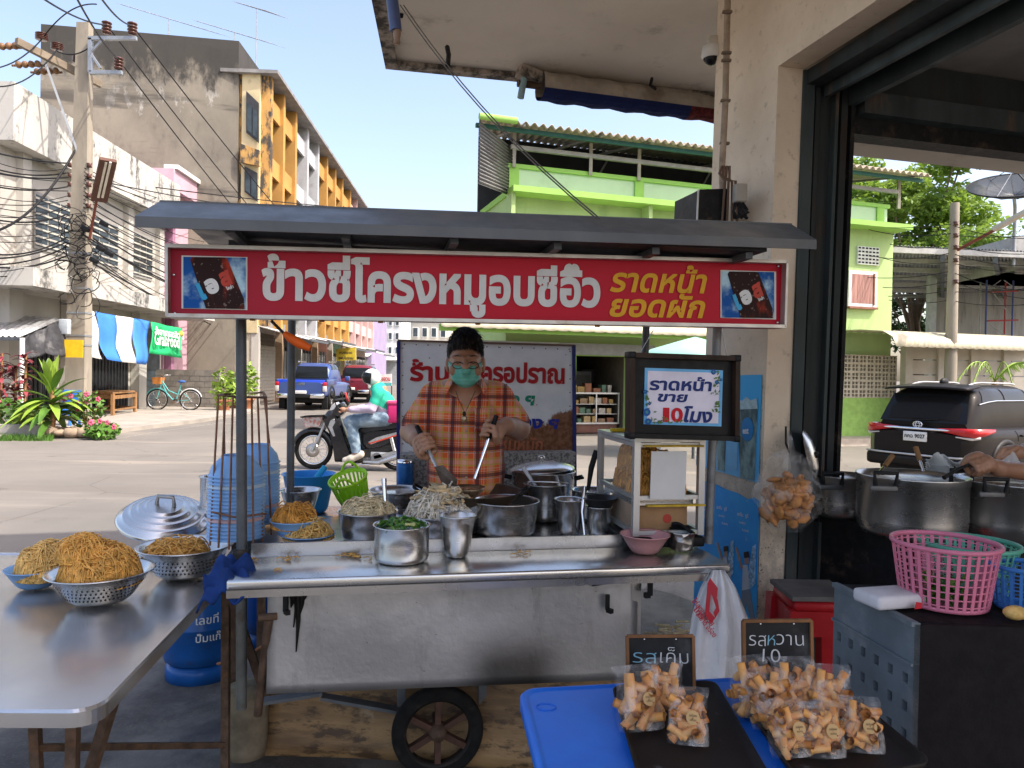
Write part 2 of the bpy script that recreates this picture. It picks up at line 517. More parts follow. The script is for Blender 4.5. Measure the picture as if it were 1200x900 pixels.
def glass(name,tint=(.9,.95,.95),rough=.02,alpha=.25,refl=.5):
 if name in _MC: return _MC[name]
 m = Mat(name); m.set(base=tint,rough=rough,alpha=alpha,spec=refl); _MC[name] = m.m; return m.m
DARK_GLASS = paint('dark_glass',(.012,.014,.016),.06,0,.1,3,rv=.02)
# ================================================================== ground
def sstep(a,b,x):
 t = min(1,max(0,(x - a) / (b - a))); return t * t * (3 - 2 * t)
def ground_z(x,y): return -0.30 * sstep(2.5,6.0,x) * sstep(5.5,9.0,y)
m = Mat('road_surface')
_a = m.noise(.35,6,.62); _b = m.noise(2.2,6,.7,(1,.4,1),(3,2,1)); _c = m.noise(160,3,.6)
_tr = m.noise(.8,4,.6,(.25,1.6,1),(7,1,1))
c0 = m.mix(_a.ss(.35,.65),(.225,.205,.180),(.175,.162,.145))
c0 = m.mix(_b.ss(.5,.75) * .55,c0,(.19,.175,.16))
c0 = m.mix(_tr.ss(.55,.72) * .45,c0,(.40,.34,.27))
c0 = m.mix(_c.ss(.35,.7) * .22,c0,(.12,.11,.10))
_k = m.voronoi(.30,'DISTANCE_TO_EDGE',(1,1,1)) ; _kn = m.noise(1.2,5,.7,(1,1,1),(2,2,2)); _st = m.noise(.5,4,.6,(.12,2.2,1),(1,4,1))
c0 = m.mix((_k + _kn * .05 - .025).lt(.006) * _kn.gt(.50) * .45,c0,(.10,.09,.08)); c0 = m.mix(_st.ss(.57,.66) * .42,c0,(.16,.14,.12)); _o = m.noise(1.7,4,.6,(1,1,1),(6,3,1)); c0 = m.mix(_o.ss(.64,.74) * .6,c0,(.10,.09,.08))
m.set(base=c0,rough=.85,spec=.2); m.bump(_c,.25,.006)
g = MB()
xs = [-900,-200,-60,-25,-14] + [-10 + i for i in range(27)] + [22,40,90,300,900]
ys = [-300,-40,-12] + [-6 + i for i in range(32)] + [30,40,60,90,150,300,1500]
g.add([Vector((x,y,ground_z(x,y))) for y in ys for x in xs],[(j * len(xs) + i,j * len(xs) + i + 1,(j + 1) * len(xs) + i + 1,(j + 1) * len(xs) + i) for j in range(len(ys) - 1) for i in range(len(xs) - 1)],True)
kind(g.build('ground',m.m),'structure')
m = Mat('damp_asphalt')
_a = m.noise(3.0,7,.7); _c = m.noise(90,4,.65); _w = m.noise(1.3,5,.6,(1,1,1),(5,1,2))
c0 = m.mix(_a.ss(.35,.7),(.055,.051,.047),(.15,.14,.125)); c0 = m.mix(_c.ss(.55,.75) * .5,c0,(.22,.21,.19))
m.set(base=c0,rough=_w.ss(.4,.65,.85,.35)); m.bump(_a * .6 + _c * .5,.5,.012)
ap = [Gz(-420,790),Gz(-60,742),Gz(90,722),Gz(160,705),Gz(240,700),Gz(300,702),Gz(420,712),Gz(640,705),Gz(760,690),Vector((1.7,4.2,0)),Vector((4,3.2,0)),Vector((4,-4,0)),Vector((-4,-4,0))]
pts = []
rr = random.Random(3)
for i,p in enumerate(ap):
 q = ap[(i + 1) % len(ap)]
 for k in range(6):
  pts.append(p.lerp(q,k / 6) + (Vector((rr.uniform(-.03,.03),rr.uniform(-.03,.03),0)) if k else Vector()))
a = MB(); a.add([Vector((p.x,p.y,.006)) for p in pts],[tuple(range(len(pts)))],False)
kind(a.build('pavement',m.m),'structure')
fc = paint('forecourt_concrete',(.34,.31,.27),.85,0,.12,1.5,dirt=(.20,.18,.16),dscale=1.2,bump=.2,bscale=30)
p0 = [Gz(-60,520),Gz(20,514),Gz(100,513),Gz(150,506),Gz(240,494.5),Gz(300,484)]
p0 = [Vector((p.x,p.y,0)) for p in p0]
f = MB(); f.slab(p0 + [Vector((-14,34,0)),Vector((-14.5,12,0))],(0,0,1),.10)
kind(f.build('forecourt',fc),'structure')
ln = MB(); lp = [Gz(120,517.5),Gz(170,508.5),Gz(235,499),Gz(300,489.5)]
for i in range(3):
 A,B = lp[i],lp[i + 1]; n = Vector((0,.16,.0))
 ln.quad(A + V(0,0,.005),B + V(0,0,.005),B + n + V(0,0,.005),A + n + V(0,0,.005))
kind(ln.build('edge_line',paint('road_paint',(.62,.60,.56),.7,0,.1,3,dirt=(.3,.28,.25),dscale=3)),'structure')
# ================================================================== left row of buildings
dL = Vector((-.047,1,0)).normalized(); nL = Vector((dL.y,-dL.x,0))          # along the street / out to the road
PL = Vector((-12.65,18.4,0))
def L(px,py,out=0.0): return Pl(px,py,PL + nL * out,nL)
def La(y,z,out=0.0):      # point on the facade at a depth
 t = (y - PL.y) / dL.y; p = PL + dL * t + nL * out; return Vector((p.x,p.y,z))
def lbox(mb,y0,y1,z0,z1,o0,o1):
 A = [La(y0,z0,o0),La(y0,z0,o1),La(y1,z0,o1),La(y1,z0,o0)]
 mb.slab(A,(0,0,1),z1 - z0); return mb
stain_white = paint('stained_white_plaster',(.48,.46,.415),.8,0,.08,1.2,dirt=(.33,.31,.28),dscale=1.4,dthr=(.55,.8),damt=.7,stretch=(1,1,.4),bump=.15)
moldy = Mat('mouldy_parapet')
_z = moldy.noise(1.1,8,.7,(1,1,.35)); _q = moldy.noise(6,6,.7)
moldy.set(base=moldy.mix((_z * .75 + _q * .35).ss(.55,.70),(.48,.468,.43),(.07,.07,.065)),rough=.9)
moldy.bump(_q,.2,.02); moldy = moldy.m
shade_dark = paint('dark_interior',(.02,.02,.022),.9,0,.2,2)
win_glass = paint('window_glass',(.05,.065,.075),.12,0,.3,2,rv=.04)
bld = thing('white_shophouse','white plastered corner shophouse with mouldy parapet behind the utility pole','building',La(22,0,-3))
lbox(MB(),18.0,27.2,0,7.5,-7,0).build('wall',stain_white,bld)
lbox(MB(),17.6,27.4,6.9,8.3,-7.2,.55).build('parapet',moldy,bld)
lbox(MB(),16.9,28.6,3.35,3.78,-7,1.45).build('canopy',moldy,bld)
for y in (18.6,21.4,24.2,26.6): lbox(MB(),y,y + .35,3.8,6.9,0,.18).build('pilaster',stain_white,bld)
for y0,y1 in ((19.3,21.1),(22.0,23.8),(24.8,26.3)):
 w = lbox(MB(),y0,y1,4.6,6.1,-.02,.05).build('window',paint('window_frame_grey',(.30,.29,.27),.6),bld)
 g = MB()
 k = 3
 for i in range(k):
  a,b = y0 + .06 + (y1 - y0 - .06) * i / k,y0 + (y1 - y0 - .06) * (i + 1) / k
  lbox(MB(),a,b,4.68,6.02,.05,.058).build('pane',win_glass,w)
 for i in range(7):
  lbox(MB(),y0,y1,4.7 + i * .2,4.75 + i * .2,.06,.085).build('louver',paint('louver_cream',(.50,.48,.42),.6),w)
def folding_gate(y0,y1,par,z1=2.75,z0=.1):
 gt = lbox(MB(),y0,y1,z0,z1,-.06,-.02).build('folding_gate',shade_dark,par)
 n = int((y1 - y0) / .19); mt = paint('gate_black_steel',(.035,.036,.04),.5,.5,.2,6)
 for i in range(n):
  y = y0 + (y1 - y0) * (i + .5) / n
  lbox(MB(),y - .055,y + .055,z0,z1,.0,.05).build('slat',mt,gt)
folding_gate(18.1,20.3,bld); folding_gate(21.4,24.6,bld)
for y in (17.9,20.6,24.8): lbox(MB(),y,y + .55,0,3.35,.02,.3).build('pillar',stain_white,bld)
lbox(MB(),25.4,27.0,.1,2.9,-.02,.04).build('shop_window',win_glass,bld)
pinkm = paint('pink_plaster',(.52,.34,.40),.8,0,.08,1.5,dirt=(.4,.28,.32),dscale=2)
pk = thing('pink_shophouse','narrow pink shophouse with white parapet trim beside the white one','building',La(28.8,0,-3))
lbox(MB(),27.45,30.0,0,8.2,-6,-.02).build('wall',pinkm,pk)
lbox(MB(),27.5,30.0,3.9,5.4,-.02,.04).build('spandrel',WHITE_PAINT,pk)
lbox(MB(),27.40,30.05,8.2,8.95,-6.1,.3).build('parapet',pinkm,pk)
lbox(MB(),27.5,30.1,8.96,9.12,-.1,.42).build('trim',WHITE_PAINT,pk)
lbox(MB(),27.5,27.75,0,8.2,0,.25).build('pilaster',paint('magenta_trim',(.34,.16,.25),.7),pk)
big = thing('apartment_block','tall weathered grey apartment block with orange and pink balcony fins','building',La(45,0,-6))
gw = Mat('weathered_end_wall')
_x,_y,_z = gw.xyz('Generated')
_n1 = gw.noise(.35,8,.68,(1,1,.8)); _n2 = gw.noise(1.6,7,.7,(1,1,.5),(4,2,1)); _n3 = gw.noise(.22,5,.6,(.5,1,3.5),(1,8,2))
_top = _z + _n2 * .30 - .15
c0 = gw.mix(_n1.ss(.3,.7),(.25,.222,.175),(.165,.148,.12))
c0 = gw.mix(_n2.ss(.48,.7) * .6,c0,(.10,.088,.076))
c0 = gw.mix((_top.ss(.85,.93)) * .9,c0,(.026,.025,.024))
c0 = gw.mix((_top.ss(.80,.83) * _top.ss(.90,.86) * _n2.ss(.52,.6)),c0,(.36,.345,.31))
c0 = gw.mix((_n3.ss(.58,.68) * .75),c0,(.05,.046,.042))
gw.set(base=c0,rough=.9); gw.bump(_n2,.25,.05); gw = gw.m
TL,TR = W(48,28,28.6),W(280,48,30.0)
ew_n = (TR - TL).cross(Vector((0,0,1))); ew_n.z = 0; ew_n.normalize()
if ew_n.y > 0: ew_n = -ew_n
back = dL * 31
e = MB(); A,B = Vector((TL.x,TL.y,0)),Vector((TR.x,TR.y,0))
e.add([A,B,B + back,A + back,TL,TR,TR + back,TL + back],[(0,1,2,3)[::-1],(4,5,6,7),(0,1,5,4),(1,2,6,5),(2,3,7,6),(3,0,4,7)],False)
e.build('wall',gw,big)
orange = paint('orange_plaster',(.46,.255,.075),.8,0,.1,1.5,dirt=(.42,.22,.08),dscale=2.5,damt=.6)
cream = paint('cream_plaster',(.60,.50,.30),.8,0,.08,1.5,dirt=(.42,.34,.2),dscale=2)
paleg = paint('pale_grey_plaster',(.42,.43,.45),.8,0,.08,1.5,dirt=(.32,.32,.33),dscale=2)
palep = paint('pale_pink_plaster',(.58,.38,.36),.8,0,.08,1.5)
slabm = paint('roof_slab_edge',(.24,.235,.23),.85,0,.2,2,dirt=(.10,.10,.09),dscale=2)
RO = Vector((-9.85,30,0)); ROOFZ = 13.55
def B_(y,z,inn=0.0):        # facade of the tall block: depth,height,metres behind the roof edge
 p = RO + dL * ((y - 30) / dL.y) - nL * inn; return Vector((p.x,p.y,z))
def bbx(mb,y0,y1,z0,z1,i0,i1):
 mb.slab([B_(y0,z0,i1),B_(y0,z0,i0),B_(y1,z0,i0),B_(y1,z0,i1)],(0,0,1),z1 - z0); return mb
bbx(MB(),30.2,61,0,ROOFZ - .05,1.55,3).build('recess_wall',cream,big)
bbx(MB(),29.9,61.2,ROOFZ,ROOFZ + .14,-.1,2.2).build('roof_slab',slabm,big)
finy = [30.25,32.2,34.3,36.7,39.1,41.4,43.8,46.1,48.9,51.5,54.4,57.4,60.3]
cols = [orange] * 3 + [paleg] * 2 + [orange] * 4 + [palep] * 4
peel = paint('peeling_orange',(.52,.30,.10),.85,0,.15,2,dirt=(.07,.065,.06),dscale=2.2,dthr=(.46,.56),damt=1,stretch=(1,1,.45))
for i,y in enumerate(finy):
 bbx(MB(),y,y + .32,3.3,ROOFZ,.25,1.6).build('fin',peel if i == 0 else cols[i],big)
for i,y in enumerate(finy[:-1]):
 y1 = finy[i + 1]; c = cols[min(i + 1,len(cols) - 1)]
 for z in (4.2,6.95,9.7,12.15):
  bbx(MB(),y + .32,y1,z,z + .75,.40,.52).build('balcony_parapet',c,big)
  if z < 12:
   w = bbx(MB(),y + .55,y1 - .2,z + .9,z + 2.2,1.44,1.56).build('window',paint('dark_window_frame',(.05,.05,.055),.5),big)
   ym = (y + .55 + y1 - .2) / 2
   for a,b in ((y + .6,ym - .03),(ym + .03,y1 - .25)):
    bbx(MB(),a,b,z + .96,z + 2.14,1.42,1.44).build('pane',win_glass,w)
 bbx(MB(),y + .32,y1,3.3,3.6,.6,1.55).build('floor_slab',slabm,big)
cb = W(284,85,30.06); cb2 = W(305,85,30.06)
q = MB(); q.slab([Vector((cb.x,cb.y,3)),Vector((cb2.x,cb2.y,3)),Vector((cb2.x,cb2.y,ROOFZ)),Vector((cb.x,cb.y,ROOFZ))],(0,1,0),.3)
q.build('end_bay',cream,big)
for (x0,y0,x1,y1) in ((289,107,303.5,168),(287,195,302,237)):
 p = [W(x0,y0,30.02),W(x1,y0 + (14 if y0 < 150 else 8),30.02),W(x1,y1,30.02),W(x0,y1 - 12,30.02)]
 w = MB().slab(p,(0,-1,0),.05).build('window',paint('dark_window_frame',(.05,.05,.055),.5),big)
 for k in range(2):
  a,b = .08 + .47 * k,.45 + .47 * k
  pp = [p[0].lerp(p[1],a).lerp(p[3].lerp(p[2],a),.25),p[0].lerp(p[1],b).lerp(p[3].lerp(p[2],b),.25),p[0].lerp(p[1],b).lerp(p[3].lerp(p[2],b),.92),p[0].lerp(p[1],a).lerp(p[3].lerp(p[2],a),.92)]
  MB().slab([v + V(0,-.06,0) for v in pp],(0,-1,0),.02).build('pane',win_glass,w)
  MB().tube(pp,.035,4,closed=True).build('sash',paint('aluminium_sash',(.55,.54,.5),.5),w)
lb = MB(); a0 = W(284,170,30); a1 = W(306,178,30)
lb.slab([a0,a1,W(306,196,30),W(284,192,30)],(0,-1,0),.22).build('lintel',peel,big)
hb = thing('background_house','dark stained house wall with rusty streaks showing left of the grey block','building',W(10,420,40))
rp = paint('rust_streaked_wall',(.20,.14,.10),.9,0,.3,1.2,dirt=(.50,.22,.07),dscale=1.1,stretch=(1.5,1,.25))
h0,h1 = W(-60,112,40),W(47,117,40)
MB().slab([Vector((h0.x,40,0)),Vector((h1.x,40,0)),h1,h0],(0,1,0),6).build('wall',rp,hb)
MB().slab([h0 + V(0,-.1,-.15),h1 + V(.1,-.1,-.15),h1 + V(.1,-.1,.1),h0 + V(0,-.1,.1)],(0,1,0),.4).build('coping',paint('coping',(.13,.10,.08),.9),hb)
def corr(A,B,C,D,n,amp=.03,mb=None,seg=6):
 """corrugated sheet between edges A-B (eaves) and D-C, waves along A-B"""
 mb = mb or MB(); A,B,C,D = map(Vector,(A,B,C,D)); nn = (B - A).cross(D - A).normalized()
 k = n * seg
 vs = []
 for i in range(k + 1):
  u = i / k; w = nn * amp * sin(2 * pi * i / seg)
  vs += [A.lerp(B,u) + w,D.lerp(C,u) + w]
 mb.add(vs,[(2 * i,2 * i + 2,2 * i + 3,2 * i + 1) for i in range(k)],True); return mb
zinc = paint('zinc_sheet',(.50,.51,.52),.45,.6,.12,3,dirt=(.25,.21,.18),dscale=3,rv=.1)
whitecorr = paint('white_corrugated',(.66,.65,.62),.6,0,.08,3,dirt=(.45,.42,.38),dscale=3)
units = [(30.2,33.6,'cream'),(33.8,37.2,'charcoal'),(37.4,41.0,'steel'),(41.2,45.2,'salmon'),(45.4,49.5,'mint'),(49.7,54,'buff'),(54.2,60.5,'sand')]
uc = {'cream': (.52,.47,.38),'charcoal': (.10,.11,.12),'steel': (.26,.27,.27),'salmon': (.55,.30,.24),'mint': (.24,.40,.30),'buff': (.50,.42,.30),'sand': (.45,.36,.30)}
for i,(y0,y1,nm) in enumerate(units):
 mt = paint('shop_wall_' + nm,uc[nm],.8,0,.1,1.5,dirt=mul(uc[nm],.6),dscale=2)
 sh = thing('shopfront',{'cream': 'cream shopfront with rolled-down shutter and lattice vent above it','charcoal': 'dark charcoal louvred shopfront next to the cream shutter','steel': 'grey shopfront with dark glazed doors behind the blue pickup','salmon': 'salmon shopfront with arched brackets behind the pickups','mint': 'mint green shopfront farther along the left row','buff': 'buff shopfront below the far grey balconies','sand': 'sandy shopfront at the far end of the left row'}[nm],'shop',B_((y0 + y1) / 2,0,1))
 bbx(MB(),y0,y1 + .18,0,3.3,.9,1.5).build('wall',mt,sh)
 bbx(MB(),y0 - .05,y0 + .2,0,3.25,.6,.9).build('post',paint('post_tan',(.42,.30,.2),.8) if i % 2 else stain_white,sh)
 if nm == 'cream':
  s = bbx(MB(),y0 + .5,y1 - .2,.1,2.5,.84,.9).build('shutter',paint('shutter_cream',(.48,.43,.35),.6),sh)
  for k in range(16): bbx(MB(),y0 + .5,y1 - .2,.14 + k * .148,.24 + k * .148,.80,.845).build('slat',paint('shutter_cream',(.48,.43,.35),.6),s)
  lt = MB()
  for k in range(14):
   ya = y0 + .5 + k * .19
   for sgn in (1,-1): lt.beam(B_(ya,2.55,.83),B_(ya + .3 * 1,2.55,.83) + V(0,0,.5) if sgn > 0 else B_(ya,3.05,.83),.03) if sgn > 0 else lt.beam(B_(ya,3.05,.83),B_(ya + .3,2.55,.83),.03)
  kind(lt.build('lattice',paint('lattice_brown',(.24,.2,.15),.8),sh),'stuff')
 else:
  d = bbx(MB(),y0 + .4,y1 - .3,.1,2.6,.85,.9).build('door',shade_dark if nm != 'salmon' else paint('door_grey',(.2,.2,.2),.6),sh)
  for k in range(4):
   ya = y0 + .5 + (y1 - y0 - .9) * k / 4
   bbx(MB(),ya,ya + (y1 - y0) / 4 - .3,.3,2.4,.82,.85).build('pane',win_glass,d)
   bbx(MB(),ya - .08,ya - .0,.1,2.6,.80,.85).build('mullion',paint('door_frame_grey',(.16,.16,.17),.5),d)
 A,Bq,Cq,Dq = B_(y0,2.75 + .1 * (i % 3),-1.5),B_(y1,2.75 + .1 * (i % 3),-1.5),B_(y1,3.35,.9),B_(y0,3.35,.9)
 corr(A,Bq,Cq,Dq,14,.03).build('awning',[whitecorr,zinc,whitecorr,paint('awning_brown',(.34,.28,.22),.7),whitecorr,zinc,whitecorr][i],sh,solid=.012)
 MB().beam(A,Bq,.1).build('awning_rail',GREY_POLE,sh)
ys = thing('yellow_shop_sign','yellow shop sign board with dark lettering hanging above the pickups','sign',W(405,416,40))
p = [W(394,423,40),W(417,422,40),W(417,407,40),W(394,409,40)]
MB().slab(p,(0,1,0),.08).build('board',paint('sign_yellow',(.62,.48,.05),.6),ys)
tm = paint('sign_ink',(.05,.05,.06),.6)
text('หมอนวด',p[3].lerp(p[0],.38) + V(.18,-.01,0),(1,0,0),(0,0,1),.7,.14,.02).build('lettering',tm,ys)
text('แผนโบราณ',p[3].lerp(p[0],.85) + V(.14,-.01,0),(1,0,0),(0,0,1),.8,.16,.02).build('lettering',tm,ys)
ws = thing('street_sign_board','white and teal street sign with red letters beyond the rider','sign',W(452,455,36))
p = [W(446,452,36),W(459,452,36),W(459,438,36),W(446,439,36)]
MB().slab(p,(0,1,0),.06).build('board',WHITE_PAINT,ws)
MB().slab([p[0] + V(0,-.01,0),p[1] + V(0,-.01,0),p[1] + V(0,-.01,.14),p[0] + V(0,-.01,.14)],(0,-1,0),.01).build('band',paint('teal_band',(.1,.42,.42),.6),ws)
text('ขอวน',p[0] + V(.05,-.02,.25),(1,0,0),(0,0,1),.42,.2,.03).build('lettering',paint('sign_red',(.5,.02,.02),.6),ws)
for q in (p[0],p[1]): MB().cyl(Vector((q.x,q.y + .05,0)),q,.03,6).build('post',GREY_POLE,ws)
def block(name,label,px0,px1,ptop,d,colr,wins=(3,3),depth=8):
 t = thing(name,label,'building',W((px0 + px1) / 2,440,d) * 1)
 a,b = W(px0,ptop,d),W(px1,ptop,d); mt = paint('far_wall_%d%d' % (px0,d),colr,.8,0,.08,.8)
 MB().slab([Vector((a.x,d,0)),Vector((b.x,d,0)),Vector((b.x,d,a.z)),Vector((a.x,d,a.z))],(0,1,0),depth).build('wall',mt,t)
 MB().bbox((a.x - .2,d - .25,a.z),(b.x + .2,d + .2,a.z + .35)).build('parapet',mt,t)
 nx,nz = wins
 for i in range(nx):
  for j in range(nz):
   x0 = a.x + (b.x - a.x) * (i + .18) / nx; x1 = a.x + (b.x - a.x) * (i + .82) / nx
   z0 = 3.2 + (a.z - 3.4) * (j + .2) / nz; z1 = 3.2 + (a.z - 3.4) * (j + .75) / nz
   w = MB().bbox((x0,d - .1,z0),(x1,d + .02,z1)).build('window',WHITE_PAINT,t)
   MB().bbox((x0 + .1,d - .13,z0 + .1),(x1 - .1,d - .1,z1 - .1)).build('pane',win_glass,w)
 MB().bbox((a.x + .4,d - .06,0),(b.x - .4,d + .02,2.7)).build('door',paint('roller_grey',(.28,.29,.3),.6),t)
 MB().slab([Vector((a.x,d,3.1)),Vector((b.x,d,3.1)),Vector((b.x,d - 1.8,2.8)),Vector((a.x,d - 1.8,2.8))],(0,0,1),.08).build('awning',whitecorr,t)
block('purple_townhouse','purple townhouse far down the street beyond the salmon shop',408,436,372,68,(.30,.25,.38))
block('white_townhouse','white townhouse with many windows closing the far street',438,470,366,85,(.60,.62,.62),(4,3))
block('cream_townhouse','cream townhouse far behind the white rusty sign panel',471,525,376,95,(.55,.52,.45),(5,2))
block('grey_townhouse','grey townhouse far behind the cook',526,590,384,105,(.45,.46,.47),(5,2))
# ================================================================== things in front of the left row
lt = thing('lean_to_roof','corrugated zinc lean-to roof on a white post left of the utility pole','awning',Gz(24,505))
A,Bq,Cq,Dq = W(-90,395,16.6),W(23,394.5,16.6),W(71,374,18.6),W(-60,365,18.8)
corr(A,Bq,Cq,Dq,16,.03).build('roof_sheet',zinc,lt,solid=.01)
MB().beam(A - V(0,0,.05),Bq - V(0,0,.05),.08).build('rail',GREY_POLE,lt)
pt = W(26,396,16.6); MB().cyl(V(pt.x,pt.y,0),pt,.055,10).build('post',WHITE_PAINT,lt)
sc = MB()
_p = [W(22,397,16.7),W(71,376,18.4),W(78,415,18.2),W(22,418,16.7)]
def _cl(u,v):
 p = _p[0].lerp(_p[1],u).lerp(_p[3].lerp(_p[2],u),v); return p + V(.05 * sin(u * 14 + v * 3),-.12 * sin(u * 11) * v,-.06 * sin(u * 9) * v)
sc.grid(_cl,30,10)
tag(sc.build('shade_cloth',paint('black_net_cloth',(.05,.05,.055),.9,0,.4,3,dirt=(.16,.16,.16),dscale=2.5),None,solid=.01),'black shade cloth drooping from the zinc lean-to beside the pole','shade cloth')
tp = thing('striped_tarp','blue and white striped tarp hanging from the white shophouse canopy','tarp',L(140,420,1.5))
top = [(101.5,363),(110.5,365),(134,369.5),(157,373),(176,376.5)]
bot = [(101,417.5),(121.5,421),(139,424),(156.5,426),(170,427.5)]
tw = paint('tarp_white',(.70,.68,.63),.7,0,.08,2,dirt=(.5,.46,.4),dscale=2); tb = paint('tarp_blue',(.05,.20,.62),.6,0,.1,2)
for i in range(4):
 a,b,c,d = L(*top[i],1.5),L(*top[i + 1],1.5),L(*bot[i + 1],1.75),L(*bot[i],1.75)
 MB().grid(lambda u,v: a.lerp(b,u).lerp(d.lerp(c,u),v) + nL * (.10 * sin(v * 6 + i) * v + .03 * sin(u * 6 + i * 2)),8,10).build('stripe',tb if i % 2 else tw,tp,solid=.006)
bn = thing('delivery_banner','green delivery banner with white writing right of the striped tarp','banner',L(194,420,1.5))
q = [L(176.5,377,1.5),L(212.5,385,1.5),L(212,419.5,1.6),L(176,414,1.6)]
MB().grid(lambda u,v: q[0].lerp(q[1],u).lerp(q[3].lerp(q[2],u),v) + nL * .05 * sin(u * 9 + v * 4),10,8).build('sheet',paint('banner_green',(.02,.42,.14),.6,0,.1,2),bn,solid=.006)
ux = (q[1] - q[0]).normalized(); uz = (q[0] - q[3]).normalized()
def banner_pt(u,v): return q[0].lerp(q[1],u).lerp(q[3].lerp(q[2],u),v) + nL * .09
text('สั่งอาหารเดลิเวอรี่',banner_pt(.04,.38),ux,uz,2.3,.22,.03).build('lettering',WHITE_PAINT,bn)
text('GrabFood',banner_pt(.04,.70),ux,uz,1.9,.42,.02).build('lettering',WHITE_PAINT,bn)
rd = [banner_pt(.84,.75),banner_pt(.9,.75),banner_pt(.92,.3),banner_pt(.86,.3)]
MB().slab(rd,nL,.01).build('courier_figure',paint('courier_jacket',(.1,.5,.2),.6),bn)
MB().ball(banner_pt(.89,.2),.1,8).build('courier_helmet',paint('banner_yellow',(.6,.5,.1),.6),bn)
blockm = paint('cinder_block',(.33,.30,.265),.9,0,.14,3,dirt=(.20,.18,.16),dscale=5,bump=.3,bscale=40,perobj=.25)
cw = thing('cinder_block_wall','low grey cinder block wall behind the turquoise bicycle','wall',Gz(214,483))
c0,c1 = Gz(169,478.5),Gz(257.5,481); c0.z = c1.z = 0
wd = (c1 - c0); WL = wd.length; wd.normalize(); wn_ = Vector((wd.y,-wd.x,0))
MB().slab([c0 - wn_ * .02,c1 - wn_ * .02,c1 - wn_ * .12,c0 - wn_ * .12],(0,0,1),1.44).build('mortar_core',paint('mortar',(.24,.22,.2),.95),cw)
bw,bh = .405,.2
bm_me = None
for r in range(7):
 off = (r % 2) * bw / 2
 k = -off
 while k < WL - .02:
  s0,s1 = max(0,k),min(WL,k + bw)
  if s1 - s0 > .08:
   o = MB().box(c0 + wd * (s0 + s1) / 2 - wn_ * .05 + V(0,0,.1 + r * bh + .02),(s1 - s0 - .014,.16,bh - .014),R=Matrix((wd,-wn_,V(0,0,1))).transposed()).build('block',blockm,cw)
  k += bw
def bicycle():
 b = thing('bicycle','turquoise step-through bicycle with orange basket against the block wall','bicycle',Gz(203,484) * 1)
 fw,rw = Gz(184,483.5),Gz(223,484); ax = (rw - fw); ax.z = 0; wb = ax.length; ax.normalize(); up = V(0,0,1); R = .335
 fw.z = rw.z = R + .1; sd = ax.cross(up)
 tq = paint('turquoise_enamel',(.10,.42,.42),.3,0,.06,5,coat=.5)
 def wheel(c,nm):
  w = MB().tube([c + (ax * cos(t) + up * sin(t)) * R for t in (2 * pi * k / 32 for k in range(32))],.022,6,closed=True).build('wheel',RUBBER,b)
  MB().tube([c + (ax * cos(t) + up * sin(t)) * (R - .035) for t in (2 * pi * k / 28 for k in range(28))],.013,5,closed=True).build('rim',CHROME,w)
  s = MB()
  for k in range(18):
   t = 2 * pi * k / 18; s.tube([c + sd * .02 * (-1) ** k,c + (ax * cos(t) + up * sin(t)) * (R - .04)],.003,3)
  kind(s.build('spokes',CHROME,w),'stuff')
  MB().cyl(c - sd * .05,c + sd * .05,.03,10).build('hub',CHROME,w)
  fd = MB(); fd.tube([c + (ax * cos(t) + up * sin(t)) * (R + .04) for t in (pi * (.1 + .75 * k / 14) for k in range(15))],.022,6); fd.build('mudguard',WHITE_PAINT if nm else tq,b)
 wheel(fw,0); wheel(rw,1)
 head = fw + ax * .17 + up * .52; bb = fw + ax * (wb * .56) + up * -.04; seat = bb + ax * .16 + up * .55
 f = MB()
 f.tube([head,head + ax * .12 - up * .28,bb - ax * .12 + up * .06,bb],.022,8); f.tube([head + up * .08,head + ax * .2 - up * .22,bb + up * .22 + ax * .06],.018,8)
 f.tube([bb,seat],.02,8); f.tube([bb,rw],.014,6); f.tube([seat - up * .16 - ax * .03,rw],.012,6); f.tube([head + up * .12,fw - ax * .02],.018,8)
 f.build('frame',tq,b)
 h = MB(); st = head + up * .22
 h.tube([head,st],.014,6); h.tube([st + sd * .28 + ax * .16 + up * .08,st + sd * .2 + up * .08,st,st - sd * .2 + up * .08,st - sd * .28 + ax * .16 + up * .08],.013,6); h.build('handlebar',CHROME,b)
 s = MB(); s.ball(seat + up * .1 + ax * .03,(.14,.09,.05),10,R=Matrix((ax,sd,up)).transposed()); s.tube([seat,seat + up * .08],.015,6); s.build('saddle',paint('saddle_blue',(.05,.12,.35),.5),b)
 k = MB(); bc = head - ax * .14 + up * .12
 k.loft([[bc + ax * (x * sc_) + sd * (y * sc_) + up * z for x,y in ((-.14,-.17),(.14,-.17),(.14,.17),(-.14,.17))] for z,sc_ in ((-.12,.85),(.10,1.05),(.10,.95),(-.10,.78))],False,False); k.build('basket',paint('basket_orange',(.55,.22,.06),.6),b)
 p = MB(); p.cyl(bb - sd * .06,bb + sd * .06,.08,12); p.beam(bb + sd * .08,bb + sd * .08 + ax * .12 - up * .12,.02); p.beam(bb - sd * .08,bb - sd * .08 - ax * .12 + up * .12,.02); p.build('crank',CHROME,b)
 ks = MB(); ks.tube([rw - ax * .2 - up * .05,V((rw - ax * .26 + sd * .14).x,(rw - ax * .26 + sd * .14).y,.1)],.01,5); ks.build('kickstand',CHROME,b)
bicycle()
bt = thing('wooden_bench','low wooden bench table standing before the black folding gate','bench',Gz(132,488))
bc = [Gz(102,489),Gz(132,491),Gz(158,486.5),Gz(128,485)]
zt = .72
tops = [Vector((p.x,p.y,zt)) for p in bc]
MB().slab(tops,(0,0,1),.05).build('top',WOOD,bt)
for p in bc: MB().bbox((p.x - .04,p.y - .04,0),(p.x + .04,p.y + .04,zt)).build('leg',WOOD,bt)
